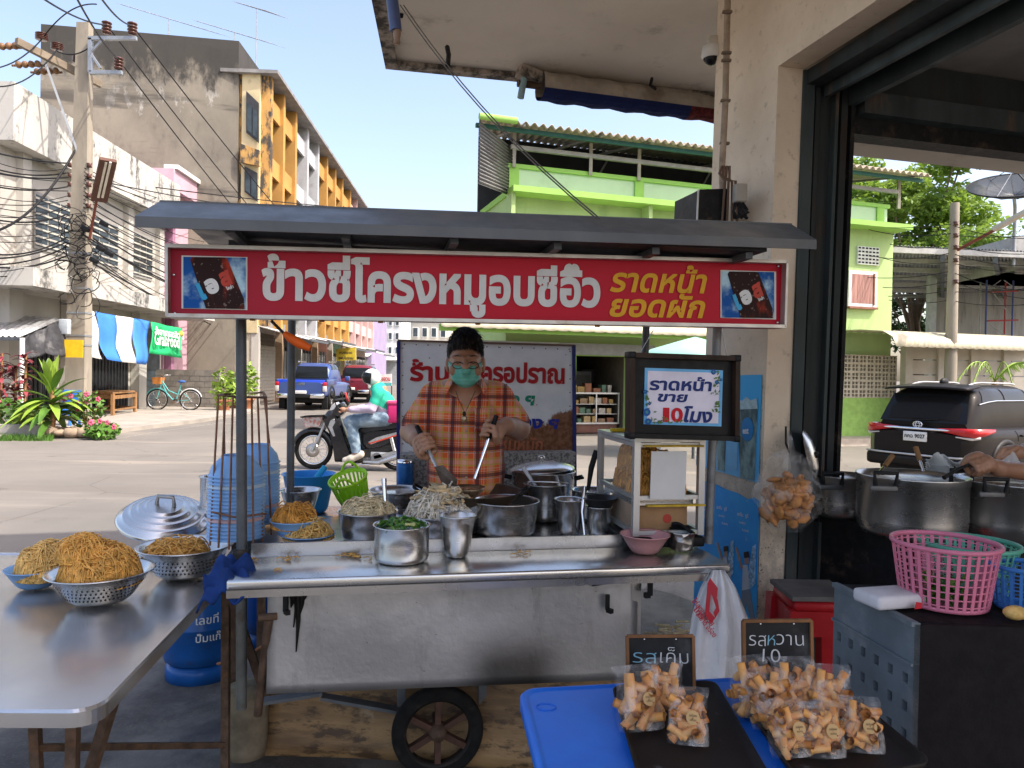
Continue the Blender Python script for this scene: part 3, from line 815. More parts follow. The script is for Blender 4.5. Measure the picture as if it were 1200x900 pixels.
for i in range(4):
 MB().beam(V(bc[i].x,bc[i].y,.25),V(bc[(i + 1) % 4].x,bc[(i + 1) % 4].y,.25),.05).build('rail',WOOD,bt)
 MB().beam(V(bc[i].x,bc[i].y,.62),V(bc[(i + 1) % 4].x,bc[(i + 1) % 4].y,.62),.06,.1).build('apron',WOOD,bt)
leaf_g = paint('leaf_green',(.10,.22,.03),.5,0,.3,3,perobj=.4,spec=.4)
leaf_y = paint('leaf_lime',(.22,.34,.04),.45,0,.25,3,spec=.5)
leaf_d = paint('leaf_dark',(.035,.085,.02),.55,0,.3,3)
leaf_r = paint('leaf_red',(.20,.04,.05),.5,0,.4,3)
petal = paint('petal_pink',(.62,.12,.20),.6,0,.2,5)
soil = paint('soil',(.16,.11,.075),.95,0,.25,4,bump=.4,bscale=20)
def blade(mb,base,dir_,L_,w,droop,rnd):
 d = Vector(dir_).normalized(); sd = d.cross(V(0,0,1));
 if sd.length < .1: sd = V(1,0,0)
 sd.normalize(); n = 6; vs = []
 for i in range(n + 1):
  t = i / n; p = base + d * L_ * t - V(0,0,1) * droop * L_ * t * t
  ww = w * (math.sin(pi * min(1,t * .93 + .1)) ** .7) * (1 if i < n else .05)
  c = V(0,0,ww * .35)
  vs += [p - sd * ww + c,p,p + sd * ww + c]
 fs = []
 for i in range(n): fs += [(3 * i,3 * i + 1,3 * i + 4,3 * i + 3),(3 * i + 1,3 * i + 2,3 * i + 5,3 * i + 4)]
 mb.add(vs,fs,True)
def leafcloud(mb,c,r,n,size,rnd,flat=.5):
 for _ in range(n):
  while True:
   p = Vector((rnd.uniform(-1,1),rnd.uniform(-1,1),rnd.uniform(-1,1)))
   if .3 < p.length < 1: break
  q = Vector(c) + Vector((p.x * r[0],p.y * r[1],p.z * r[2]))
  a = Vector((rnd.gauss(0,1),rnd.gauss(0,1),rnd.gauss(0,.6))).normalized(); b = a.cross(Vector((rnd.gauss(0,1),rnd.gauss(0,1),rnd.gauss(0,1)))).normalized()
  s = size * rnd.uniform(.6,1.3)
  mb.add([q - a * s,q + b * s * .45,q + a * s,q - b * s * .45],[(0,1,2,3)],False)
rn = random.Random(11)
gp = Gz(60,513);
pl = thing('dracaena_plant','big bright green dracaena with long strap leaves by the utility pole','plant',gp)
st = MB(); st.tube([gp,gp + V(.05,0,.5),gp + V(.0,0,1.0)],[.06,.05,.04],8); st.build('stem',WOOD,pl)
for k in range(64):
 a = rn.uniform(0,2 * pi); z = .30 + .70 * (k / 64); el = rn.uniform(.0,.7) + (.8 if k > 48 else 0)
 mb = MB(); blade(mb,gp + V(0,0,z),(cos(a) * cos(el),sin(a) * cos(el),sin(el)),rn.uniform(.7,1.0),.088,.55 * (1 - el / 2),rn)
 mb.build('leaf',leaf_y if k % 3 else leaf_g,pl)
gp = Gz(6,508)
rc = thing('red_cordyline','tall dark red leaved cordyline at the left edge of the planting','plant',gp)
for j in range(4):
 b = gp + V(-.25 + .2 * j,rn.uniform(-.1,.1),0); h = 1.5 + .25 * (j % 2)
 MB().tube([b,b + V(.03,0,h)],[.03,.02],6).build('stem',WOOD,rc)
 mb = MB()
 for k in range(46):
  a = rn.uniform(0,2 * pi); z = h * (.35 + .65 * k / 46); el = rn.uniform(-.1,.9)
  blade(mb,b + V(0,0,z),(cos(a) * cos(el),sin(a) * cos(el),sin(el)),rn.uniform(.22,.36),.05,.5,rn)
 kind(mb.build('foliage',leaf_r,rc),'stuff')
def flowerbush(px,py,w,h,nleaf,nfl,label,lm):
 g = Gz(px,py); t = thing('flowering_bush',label,'bush',g,group='pink flowering bushes of the planting')
 mb = MB(); leafcloud(mb,g + V(0,0,h * .5),(w,w * .8,h * .55),nleaf,.075,rn); kind(mb.build('foliage',lm,t),'stuff')
 mb = MB()
 for k in range(6): mb.tube([g,g + V(rn.uniform(-w,w) * .7,rn.uniform(-.2,.2),h * rn.uniform(.6,.95))],[.015,.008],5)
 kind(mb.build('stems',WOOD,t),'stuff')
 for k in range(nfl):
  c = g + V(rn.uniform(-w,w),rn.uniform(-w,-.1) * .8,h * rn.uniform(.55,1.1)); mb = MB()
  for j in range(5):
   a = 2 * pi * j / 5 + k; mb.ball(c + V(cos(a) * .035,-.01,sin(a) * .035),(.03,.02,.03),6)
  mb.build('flower',petal,t)
flowerbush(12,510,.55,.75,460,3,'leafy pink flowering bush in front of the red cordyline',leaf_g)
flowerbush(38,507,.5,.6,380,0,'low olive bush between the cordyline and the dracaena',paint('leaf_olive',(.16,.20,.03),.55,0,.3,3))
flowerbush(103,512,.35,1.0,260,7,'tall sparse bush with pink flowers right of the pole',leaf_g)
flowerbush(120,515,.38,.35,300,5,'small pink flowering bush at the kerb corner',leaf_g)
kb = thing('planting_kerb','broken concrete kerb and stones edging the roadside planting','kerb',Gz(40,514))
ka,kc = Gz(-20,513),Gz(55,514)
MB().beam(ka + V(0,0,.14),kc + V(0,0,.14),.25,.28).build('kerb_stone',CONCRETE,kb)
for k in range(9):
 p = Gz(60 + k * 6.3,513.5 - (k % 2)); MB().ball(p + V(0,0,.12),(rn.uniform(.12,.24),.16,rn.uniform(.07,.13)),7,Matrix.Rotation(rn.uniform(0,3),3,'Z')).build('stone',paint('tan_stone',(.30,.23,.165),.9,0,.2,4,bump=.4,bscale=15),kb)
gb = MB()
for k in range(900):
 p = Gz(rn.uniform(-20,62),rn.uniform(513.5,517)); p.z = 0
 gb.add([p + V(-.012,0,0),p + V(.012,0,0),p + V(rn.uniform(-.06,.06),rn.uniform(-.05,.05),rn.uniform(.06,.16))],[(0,1,2)],False)
kind(gb.build('verge_grass',leaf_g),'stuff')
ch = thing('plastic_chair','blue plastic chair half hidden behind the dracaena','chair',Gz(78,503))
cp_ = Gz(78,503);
MB().rbox(cp_ + V(0,0,.45),(.45,.45,.04),.015).build('seat',BLUE_PLASTIC,ch)
MB().rbox(cp_ + V(0,.2,.72),(.44,.04,.42),.015).build('backrest',BLUE_PLASTIC,ch)
for sx in (-1,1):
 for sy in (-1,1): MB().beam(cp_ + V(sx * .2,sy * .2,0),cp_ + V(sx * .17,sy * .17,.44),.05).build('leg',BLUE_PLASTIC,ch)
for k,(px,py,w) in enumerate(((262,484,.34),(276,481,.30),(289,482,.34))):
 g = Gz(px,py); t = thing('potted_plant',['leafy plant in a terracotta pot, leftmost of the three by the posts','smaller potted plant, middle of the three by the posts','tall bright potted plant nearest the pickup'][k],'plant',g,group='potted plants before the shopfronts')
 MB().lathe(g,[(.16,0),(.24,.38),(.27,.4),(.27,.46),(.23,.46),(.22,.38)],14).build('pot',paint('terracotta',(.42,.18,.09),.85,0,.15,4),t)
 mb = MB(); leafcloud(mb,g + V(0,0,.5 + w * (1.5 if k == 2 else 1)),(w * 1.2,w,w * (2.2 if k != 1 else 1.2)),220,.12,rn); kind(mb.build('foliage',leaf_y if k != 1 else leaf_g,t),'stuff')
# ================================================================== utility pole
PB = W(91,486,18.8); PB.z = 0
up_ = thing('utility_pole','square concrete utility pole with crossarms and a tangle of cables at its waist','utility pole',PB)
PT = W(99.5,28,18.8)
pax = (PT - PB)
def PP(y): # point on the pole axis at a pixel row
 t = (486 - y) / (486 - 28.); return PB + pax * t
wd_ = [.30,.20]
polem = paint('weathered_concrete_pole',(.30,.265,.21),.85,0,.15,3,dirt=(.24,.21,.18),dscale=4,bump=.25,bscale=40,stretch=(1,1,.3))
s = MB(); s.loft([[p + Vector((x * w,y * w,0)) for x,y in ((-1,-.7),(1,-.7),(1,.7),(-1,.7))] for p,w in ((PB,.26),(PT,.155))],True,False)
s.build('shaft',polem,up_)
timber = paint('crossarm_timber',(.22,.18,.135),.85,0,.2,5,dirt=(.2,.17,.13),dscale=6,stretch=(.3,.3,1))
galv = paint('galvanised_steel',(.34,.36,.38),.5,.6,.1,5)
brn = paint('insulator_brown',(.09,.035,.025),.25,0,.2,8,coat=.4)
def insul(c,r=.11,h=.32,axis=V(0,0,1),par=None):
 mb = MB(); R = axis.to_track_quat('Z','Y').to_matrix()
 prof = []
 for k in range(4): prof += [(r * .6,h * k / 4),(r,h * (k + .35) / 4),(r,h * (k + .6) / 4),(r * .55,h * (k + .95) / 4)]
 mb.lathe(c,[(.001,0)] + prof + [(.001,h)],12,R); return mb.build('insulator',brn,par or up_)
xa0,xa1 = W(27,52,17.9),W(112,96,19.6)
for o_ in (-.11,.11):
 xm = MB(); xm.beam(xa0 + V(o_ * .4,o_ * 1.6,0),xa1 + V(o_ * .4,o_ * 1.6,0),.12,.17); xm.build('crossarm',timber,up_)
MB().beam(W(53,73,18.4),W(91,178,18.7),.05).build('brace',galv,up_)
for px,py in ((49,50),(67,62),(92,77)): insul(W(px,py - 3,18.4 + (px - 49) * .015),.15,.17)
for px,py,dx in ((26,56,-1),(52,77,-1),(73,85,-1)):
 a = W(px,py,18.0 + (px - 26) * .02); mb = MB()
 for k in range(4): mb.ball(a + V(-.10 - k * .16,-.1,-.01 * k),(.075,.09,.09),8)
 mb.cyl(a,a + V(-.75,-.1,-.05),.03,6); mb.build('string_insulator',paint('insulator_tan',(.20,.11,.055),.4),up_)
fr = MB()
for a,b in (((104,45),(160,45)),((105,85),(143,85)),((106,45),(106,85)),((106,62),(120,47)),((106,62),(118,80))):
 fr.beam(W(*a,18.6),W(*b,18.6),.09 if abs(a[0] - b[0]) < 5 or abs(a[1] - b[1]) < 2 else .05)
fr.build('bracket',galv,up_)
for px,py in ((125,40),(155,41),(139,82)): insul(W(px,py,18.6),.12,.32)
yb = MB(); c = W(86.5,408.5,18.25); yb.box(c,(.44,.03,.44),rz=.08); yb.build('sign_plate',paint('plate_yellow',(.72,.45,.02),.5),up_)
mbx = MB(); mbx.rbox(W(76,383,18.3),(.24,.16,.38),.02); mbx.build('meter_box',paint('meter_grey',(.4,.44,.47),.5),up_)
for y in (290,330,358,384,395):
 p = PP(y); mb = MB(); k = .155 + (.26 - .155) * (y - 28) / 458.
 mb.loft([[p + V(x * (k + .012),yy * (k * .7 + .012),dz) for x,yy in ((-1,-1),(1,-1),(1,1),(-1,1))] for dz in (-.02,.02)],True,False); mb.build('band',galv,up_)
for i,y in enumerate((190,202,212,224,236)):
 for sx in (-1,1):
  c = PP(y) + V(sx * .24,-.1,0); MB().lathe(c,[(.001,-.06),(.07,-.05),(.05,0),(.07,.05),(.001,.06)],8).build('spool',brn,up_)
ab = MB(); ab.tube([W(105,280,18.5),W(113,236,18.3),W(116,232,18.2)],.035,6); ab.build('lamp_arm',paint('rust_red',(.20,.06,.04),.7),up_)
lmp = MB(); a,b = W(116,235,18.2),W(127,187,17.4); lmp.beam(a,b,.36,.10); lmp.build('lamp_housing',paint('lamp_brown',(.11,.055,.04),.6),up_)
for k in (-1,0,1):
 sdx = V(.105 * k,-.07,-.02); MB().beam(a.lerp(b,.08) + sdx,a.lerp(b,.94) + sdx,.05,.03).build('lamp_tube',paint('lamp_reflector',(.62,.58,.48),.4),up_)
tg = MB(); r2 = random.Random(5)
for k in range(34):
 y = r2.choice((255,262,268,275,285,300,320,345)) + r2.uniform(-8,8); c = PP(y) + V(r2.uniform(-.2,.5),-.28 - r2.uniform(0,.1),0)
 R_ = r2.uniform(.12,.36); tilt = r2.uniform(-.6,.6); sq = r2.uniform(.5,1.3); n = 14
 ph = r2.uniform(0,6); ln_ = r2.uniform(.7,1)
 tg.tube([c + V(R_ * cos(t),.1 * sin(t * 2 + ph),R_ * sq * sin(t + tilt) ) for t in (ph + ln_ * 2 * pi * q / n for q in range(n + 1))],r2.uniform(.006,.013),4)
kind(tg.build('cable_tangle',BLACK_PLASTIC,up_),'stuff')
for px,py in ((118,291),(128,297),(110,305),(100,268),(122,262)):
 MB().rbox(W(px,py,18.4),(.2,.12,.12),.02,Matrix.Rotation(.5,3,'Y')).build('splice_box',BLACK_PLASTIC,up_)
def cable(A,B,sag,r,label,group,mt=BLACK_PLASTIC,n=14):
 t = MB(); t.tube([A.lerp(B,k / n) - V(0,0,sag * 4 * (k / n) * (1 - k / n)) for k in range(n + 1)],r,5)
 o = t.build('overhead_cable',mt); tag(o,label,'cable',group); return o
GRP = 'low cables strung to the utility pole'
farR = [W(420,246 + k * 3,52) for k in range(3)]
tops = [W(125,29,18.6),W(155,30,18.6),W(139,70,18.6)]
for i,(p,e_) in enumerate(zip(tops,((268,208),(300,208),(262,224)))):
 cable(p,W(e_[0] + 130,e_[1] + 150,42),.4,.018,['power line from the left top insulator running past the grey block','power line from the right top insulator running past the grey block','power line from the lower insulator running past the grey block'][i],'power lines to the right of the pole')
 nx = ((30,-60),(120,-60),(-30,-60))[i]
 cable(W(*((50,-2),(118,-3),(90,-2))[i],12),p,.1,.018,['power line coming overhead to the left top insulator','power line coming overhead to the right top insulator','power line coming overhead to the lower insulator'][i],'power lines above the pole')
cable(W(-40,78,15),W(49,46,18.4),.3,.016,'power line hooked to the left end of the crossarm','power lines left of the pole')
cable(W(-40,90,15),W(67,58,18.6),.5,.016,'power line drooping to the middle crossarm insulator','power lines left of the pole')
cable(W(49,46,18.4),W(113,5,17),-.25,.016,'curved jumper cable rising from the crossarm to the sky','power lines left of the pole')
cable(W(67,60,18.5),W(108,53,18.6),.15,.016,'jumper cable between crossarm and bracket','power lines left of the pole')
cable(W(88,176,18.7),W(-40,275,15),.6,.03,'thick black cable curving down left from the pole','power lines left of the pole')
r3 = random.Random(9)
for k in range(22):
 y0 = 165 + k * 7.2; yp = 190 + k * 5.2
 cable(W(-60,y0 + r3.uniform(-12,12),15.5 + r3.uniform(-1,1)),PP(yp) + V(-.2,-.25,0),r3.uniform(.05,.35),r3.choice((.010,.012,.02)),'thin cable strung from the left into the pole tangle, %s%s' % (TOP[k],'' if k == 0 else ' from the top'),GRP)
for k in range(24):
 yp = 195 + k * 4.4; px = r3.uniform(235,330); yt = 240 + k * 6.2
 cable(PP(yp) + V(.2,-.25,0),W(px,yt + (px - 235) * .28,30 + r3.uniform(-3,6)),r3.uniform(.1,.5),r3.choice((.012,.016,.022)),'thin cable running right from the pole tangle to the shopfronts, %s%s' % (TOP[k],'' if k == 0 else ' from the top'),'low cables running along the left row')
cable(W(170,218,25),W(560,250,45),.25,.02,'single cable crossing the sky to the green house','cables crossing the street')
cable(PP(206) + V(.2,-.2,0),W(440,252,50),.4,.016,'thin line from the pole along the orange facade','cables crossing the street')
def antenna(px,py,py2,dx,lab_,d=31):
 b = W(px,py,d); t = W(px + 1,py2,d); a = thing('tv_antenna',lab_,'antenna',b,group='tv antennas on the grey block')
 MB().cyl(V(b.x,b.y,b.z - .8),t,.02,5).build('mast',galv,a)
 bm0 = t + V(-dx,0,dx * .28) * 1.0; bm1 = t + V(dx,0,-dx * .28)
 if len(lab_) > 0:
  MB().cyl(bm0,bm1,.018,5).build('boom',galv,a)
  mb = MB()
  for k in range(13):
   p = bm0.lerp(bm1,k / 12); l = .22 + .5 * (k / 12); mb.cyl(p - V(l * .5,l * .8,l * .12),p + V(l * .5,l * .8,l * .12),.009,4)
  kind(mb.build('elements',galv,a),'stuff')
antenna(197,40,22,2.0,'long tv antenna on a thin mast at the middle of the grey roof')
antenna(274,48,38,1.6,'tv antenna tilted over the right corner of the grey roof')
antenna(300,75,10,.9,'small high tv antenna on the tallest mast',33)
# ================================================================== green house across the street
PG = Vector((-.165,17.73,0)); uG = Vector((.952,.306,0)).normalized(); nG = Vector((uG.y,-uG.x,0))
def G(px,py,out=0.0): return Pl(px,py,PG + nG * out,nG)
def gq(mb,px0,py0,px1,py1,o0,o1,py0b=None,py1b=None):
 """block on the facade between two pixel columns; rows may differ at the right end"""
 a,b,c,d = G(px0,py1,o0),G(px1,py1 if py1b is None else py1b,o0),G(px1,py0 if py0b is None else py0b,o0),G(px0,py0,o0)
 mb.slab([a,b,c,d],nG,o1 - o0); return mb
def gt(t0,t1,z0,z1,o0,o1,mb=None):
 mb = mb or MB(); A = PG + uG * t0 + nG * o0; Bq = PG + uG * t1 + nG * o0
 mb.slab([A + V(0,0,z0),Bq + V(0,0,z0),Bq + V(0,0,z1),A + V(0,0,z1)],nG,o1 - o0); return mb
def gtx(px): p = G(px,440); return (p - PG).dot(uG)
def gz(px,py): return G(px,py).z
lime = paint('lime_plaster',(.40,.55,.23),.8,0,.07,1.2,dirt=(.26,.38,.15),dscale=1.6,damt=.65,stretch=(1,1,.3))
palelime = paint('pale_lime_plaster',(.52,.68,.46),.8,0,.05,1.2,dirt=(.4,.55,.33),dscale=1.5,damt=.4)
limetrim = paint('lime_trim',(.30,.54,.12),.7,0,.06,2)
T1 = gtx(1043)
gh = thing('green_house','lime green two storey house with a corrugated roof across the street','house',PG + uG * 6)
ZL = gz(600,229)
tD0,tD1 = gtx(672),gtx(733)
gt(0,tD0,-.5,ZL,-2.6,0).build('wall',lime,gh)
gt(tD1,T1,-.5,ZL,-6,0).build('wall',lime,gh)
gt(tD0,tD1,2.05,ZL,-6,0).build('wall',lime,gh)
gt(-.05,T1 + .15,ZL - .02,ZL + .12,-2.6,.55).build('floor_slab',limetrim,gh)
zp = gz(600,197)
t0p = gtx(592)
gt(t0p,T1 - .25,ZL + .12,zp,-.12,0).build('parapet',palelime,gh)
gt(t0p - .05,T1 - .2,zp,zp + .1,-.18,.06).build('parapet_cap',limetrim,gh)
for px in (592,739,880,1022):
 t = gtx(px); gt(t,t + .25,ZL + .12,zp,0,.05).build('pillar',limetrim,gh)
for px in (590,748,900):
 t = gtx(px); gt(t,t + .1,ZL - .9,ZL - .02,0,.4).build('bracket',lime,gh)
corrw = paint('grey_corrugated_side',(.20,.20,.195),.6,.3,.15,2,dirt=(.12,.10,.09),dscale=2)
zr = gz(557,147) ; ze = zr - .12
A,Bq = PG + uG * -1.0 + nG * .9 + V(0,0,ze),PG + uG * (T1 + .4) + nG * .9 + V(0,0,ze)
Cq,Dq = PG + uG * (T1 + .4) - nG * 2.6 + V(0,0,ze + .75),PG + uG * -.08 - nG * 2.6 + V(0,0,ze + .75)
roofm = paint('roof_sheet_tan',(.44,.38,.30),.6,.2,.15,2,dirt=(.25,.2,.16),dscale=2)
corr(A,Bq,Cq,Dq,62,.045).build('roof',roofm,gh,solid=.012)
MB().beam(A + V(0,0,-.08) - nG * .3,Bq + V(0,0,-.08) - nG * .3,.09).build('purlin',paint('teal_purlin',(.04,.13,.11),.6),gh)
MB().beam(PG + nG * .1 + V(0,0,ze - .32),PG + uG * T1 + nG * .1 + V(0,0,ze - .32),.10).build('eave_beam',paint('beam_grey',(.35,.34,.32),.6),gh)
for t in (.1,2.1,gtx(742),6.8,9.0,11.8):
 MB().beam(PG + uG * t + nG * .1 + V(0,0,zp),PG + uG * t + nG * .1 + V(0,0,ze),.08).build('post',paint('post_tan_steel',(.40,.36,.30),.6),gh)
 rf = MB(); rf.beam(PG + uG * t + nG * .85 + V(0,0,ze - .02),PG + uG * t - nG * 2.4 + V(0,0,ze + .55),.06); rf.build('rafter',paint('beam_grey',(.35,.34,.32),.6),gh)
for t in (2.6,6.0,9.4): MB().beam(PG + uG * t - nG * 2.4 + V(0,0,ZL),PG + uG * (t + 1.1) - nG * 2.4 + V(0,0,ze + .4),.05).build('brace',paint('beam_grey',(.35,.34,.32),.6),gh)
gt(-.1,T1,ZL,ze + .70,-2.55,-2.45).build('shade_backdrop',paint('terrace_shade',(.045,.045,.05),.9,0,.15,2),gh)  # dark sheet added, its colour standing for the shaded terrace interior
S0,S1 = PG + uG * -.95 + nG * .75,PG + uG * .08 - nG * .05
corr(V(S0.x,S0.y,ZL),V(S0.x,S0.y,ze - .05),V(S1.x,S1.y,ze - .3),V(S1.x,S1.y,ZL),16,.03).build('side_cladding',corrw,gh,solid=.01)
rg = MB(); rg.tube([A + V(0,0,.03),A + uG * .9 + V(0,0,.03)],.08,8); rg.build('ridge_cap',limetrim,gh)
awn = paint('cream_fibreglass',(.52,.48,.35),.5,0,.06,3,dirt=(.45,.42,.3),dscale=3)
za = gz(650,384)
def curved_awning(t0,t1,z0,out,drop,par,n):
 mb = MB(); k = n * 4; vs = []; prof = [(0,0),(.45,-.02),(.8,-.10),(.95,-.28),(1.0,-.55)]
 for i in range(k + 1):
  t = t0 + (t1 - t0) * i / k; wv = .018 * (1 if i % 4 == 0 else 0)
  for o,dz in prof: vs.append(PG + uG * t + nG * (o * out + wv) + V(0,0,z0 + dz * drop + wv))
 q = len(prof)
 mb.add(vs,[(i * q + j,(i + 1) * q + j,(i + 1) * q + j + 1,i * q + j + 1) for i in range(k) for j in range(q - 1)],True)
 return mb.build('awning',awn,par,solid=.008)
curved_awning(-1.95,gtx(832),za + .12,1.6,.55,gh,26)
MB().beam(PG + uG * -1.95 + nG * 1.4 + V(0,0,za - .18),PG + uG * gtx(832) + nG * 1.4 + V(0,0,za - .18),.1,.14).build('awning_beam',limetrim,gh)
gt(-1.3,gtx(760),2.0,2.28,.02,.3).build('roller_box',paint('roller_grey',(.28,.29,.3),.6),gh)
for px in (735.5,671):
 t = gtx(px); gt(t - .05,t + .06,-.4,2.05,-.1,.08).build('door_jamb',limetrim,gh)
gt(tD0,tD1,1.98,2.06,-.1,.08).build('door_head',limetrim,gh)
gt(gtx(737),gtx(760),-.4,2.0,.02,.06).build('folded_shutter',paint('pale_blue_grey',(.30,.33,.36),.5),gh)
gt(tD0 - 1,tD1 + 1,-.3,2.3,-3.6,-3.5).build('interior_wall',paint('shade_toned_wall',(.12,.10,.08),.9),gh)  # back wall coloured dark to carry the dimness of the shop
for a_,b_ in ((tD0 - .02,tD0 + .01),(tD1 - .01,tD1 + .02)): gt(a_,b_,-.4,2.1,-3.5,-.1).build('interior_wall',paint('shade_toned_wall',(.12,.10,.08),.9),gh)  # thin dark liners over the lime, interior shade put into their colour
gt(tD0,tD1,2.03,2.06,-3.5,-.1).build('interior_ceiling',paint('shade_toned_wall',(.12,.10,.08),.9),gh)
tv0,tv1 = gtx(1000),gtx(1025)
vb = gt(tv0,tv1,gz(1010,310),gz(1010,289),0,.06).build('vent_panel',paint('vent_white',(.62,.66,.58),.8),gh)
for i in range(6):
 for j in range(5):
  a = tv0 + (tv1 - tv0) * (i + .18) / 6; b = tv0 + (tv1 - tv0) * (i + .82) / 6; zz0 = gz(1010,310); zz1 = gz(1010,289); h = zz1 - zz0
  gt(a,b,zz0 + h * (j + .3) / 5,zz0 + h * (j + .75) / 5,.06,.066).build('vent_slot',shade_dark,vb)
w0,w1,wz0,wz1 = gtx(990),gtx(1023),gz(1010,360),gz(1010,318)
w = gt(w0,w1,wz0,wz1,.0,.08).build('window',WHITE_PAINT,gh)
gt(w0 + .1,w1 - .1,wz0 + .1,wz1 - .1,.08,.086).build('curtain',paint('pink_curtain',(.36,.20,.17),.9,0,.3,3,stretch=(6,6,.4)),w)
gt(w1 - .14,w1 - .1,wz0 + .06,wz1 - .06,.08,.11).build('sash',paint('sash_brown',(.25,.12,.08),.6),w)
gt(w0,w1,wz0 - .06,wz0,.0,.14).build('sill',paint('sash_brown',(.25,.12,.08),.6),w)
curved_awning(gtx(975),gtx(1138),gz(1043,391),2.2,.9,gh,20)
brz = paint('breeze_block',(.58,.52,.40),.85,0,.1,4)
b0,b1,bz0,bz1 = gtx(985),gtx(1047),gz(1010,466),gz(1010,416)
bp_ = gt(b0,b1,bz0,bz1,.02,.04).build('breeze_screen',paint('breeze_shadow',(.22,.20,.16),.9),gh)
nb,mbk = 7,5; cs = (b1 - b0) / nb; chh = (bz1 - bz0) / mbk
me_b = None
for i in range(nb):
 for j in range(mbk):
  x0,z0 = b0 + cs * i,bz0 + chh * j; q = MB()
  for (a,b,c,d) in ((0,1,0,.13),(0,1,.87,1),(0,.13,.13,.87),(.87,1,.13,.87),(.44,.56,.13,.87),(.13,.44,.44,.56),(.56,.87,.44,.56)):
   gt(x0 + cs * a,x0 + cs * b,z0 + chh * c,z0 + chh * d,.04,.12,q)
  q.build('breeze_block',brz,bp_)
gt(b0 - .1,T1,-.4,bz0,.02,.10).build('dado',paint('dado_lime',(.34,.55,.14),.8),gh)
gt(gtx(960),T1 + .3,-.45,-.1,.1,.9).build('step',paint('step_concrete',(.48,.42,.35),.85),gh)
dc = thing('display_case','glass display case with rows of packets in the dark corner shop','display case',PG + uG * (tD0 + tD1) / 2 - nG * .4)
z0d,z1d = .25,1.02
alu = paint('aluminium_frame',(.55,.55,.54),.4,.7,.05)
for zz in (z0d,z1d): gt(tD0 + .05,tD1 - .05,zz,zz + .04,-.75,-.2).build('frame',alu,dc)
for t in (tD0 + .06,(tD0 + tD1) / 2,tD1 - .09): gt(t,t + .03,z0d,z1d,-.23,-.2).build('frame',alu,dc)
gt(tD0 + .1,tD1 - .1,z0d - .22,z0d,-.7,-.25).build('plinth',paint('plinth_brown',(.16,.08,.06),.6),dc)
for zz in (.5,.75): gt(tD0 + .08,tD1 - .1,zz,zz + .015,-.7,-.25).build('shelf',alu,dc)
gc = [(.42,.28,.10),(.5,.36,.18),(.32,.14,.08),(.45,.42,.36),(.12,.2,.14),(.30,.20,.12)]
rg_ = random.Random(4)
gr = 'packets in the corner shop'
for r_,zz in enumerate((.29,.515,.765,1.062)):
 t = tD0 + .12
 k = 0
 while t < tD1 - .22:
  wdt = rg_.uniform(.09,.2); h = rg_.uniform(.09,.18) if r_ < 3 else rg_.uniform(.1,.24)
  c = rg_.randrange(6)
  o = gt(t,t + wdt,zz,zz + h,-.6,-.35).build('packet',paint('packet_%d' % c,gc[c],.6,0,.2,12))
  tag(o,'%s packet on the %s of the shop display case, %s along the row' % (['amber','tan','rust','pale','dark green','brown'][c],['bottom','lower shelf','upper shelf','top'][r_],['first'] [0] if k == 0 else ORD[k]),'packet',gr)
  t += wdt + rg_.uniform(.02,.08); k += 1
fr_ = thing('shop_fridge','pale fridge standing at the back of the dark corner shop','fridge',PG + uG * (tD1 - .5) - nG * 2)
gt(tD1 - .8,tD1 - .15,-.3,1.6,-2.4,-1.8).build('body',paint('fridge_grey',(.30,.30,.30),.4),fr_)
gt(tD1 - .76,tD1 - .2,.4,1.5,-1.8,-1.77).build('door',paint('fridge_door',(.2,.2,.2),.3),fr_)
for i,(t,z,w_,h,c) in enumerate(((.2,1.25,.35,.3,(.16,.09,.05)),(.6,1.2,.3,.42,(.05,.05,.06)),(1.05,1.3,.4,.36,(.07,.07,.08)),(.75,1.02,.5,.22,(.30,.16,.08)))):
 o = gt(tD0 + t,tD0 + t + w_,z,z + h,-2.2,-1.9).build('carton',paint('carton_%d' % i,c,.8)); tag(o,['brown carton high on the left of the dark shop interior','black speaker carton high in the middle of the dark shop','dark framed box beside the fridge in the shop','open tan carton in the middle of the shop interior'][i],'carton','cartons inside the corner shop')
tu = thing('teal_parasol','pale teal parasol open behind the framed price sign','parasol',W(800,470,14))
c = W(815,400,14); mb = MB()
mb.lathe(c,[(1.25,-.38),(.85,-.17),(.4,-.03),(.02,.08)],8,sq=(1,1)); mb.build('canopy',paint('teal_cloth',(.32,.58,.50),.8,0,.06,3),tu,solid=.01)
MB().cyl(V(c.x,c.y,-.3),c,.03,8).build('pole',GREY_POLE,tu)
# ================================================================== beyond the opening on the right
cf = thing('precast_fence','cream precast concrete fence with ribbed panels behind the parked dark SUV','fence',W(1130,450,20))
fm = paint('precast_cream',(.46,.42,.35),.85,0,.08,2,dirt=(.4,.36,.3),dscale=2)
f0,f1 = W(1062,442,20.5),W(1290,445,20.5)
zt_ = W(1100,404,20.5).z
nF = 6
for i in range(nF):
 a,b = f0.lerp(f1,i / nF),f0.lerp(f1,(i + 1) / nF)
 MB().bbox((a.x - .1,20.35,-.5),(a.x + .1,20.65,zt_ + .05)).build('post',fm,cf)
 for k in range(7):
  z0 = -.4 + (zt_ + .4) * k / 7
  MB().bbox((a.x + .1,20.44 + .02 * (k % 2),z0),(b.x - .1,20.56,z0 + (zt_ + .4) / 7 - .03)).build('panel',fm,cf)
ps = thing('small_utility_pole','short round concrete pole with wires before the steel shed','utility pole',W(1113,470,19.4))
pb,ptp = W(1113,470,19.4),W(1119,238,19.4); pb.z = -.3
MB().cyl(pb,ptp,.17,12,.11).build('shaft',polem,ps)
la,lb_ = W(1122,293,19.2),W(1215,243,17.5)
mb = MB(); mb.tube([la,lb_],.04,6); mb.build('lamp_arm',paint('rust_red',(.20,.06,.04),.7),ps)
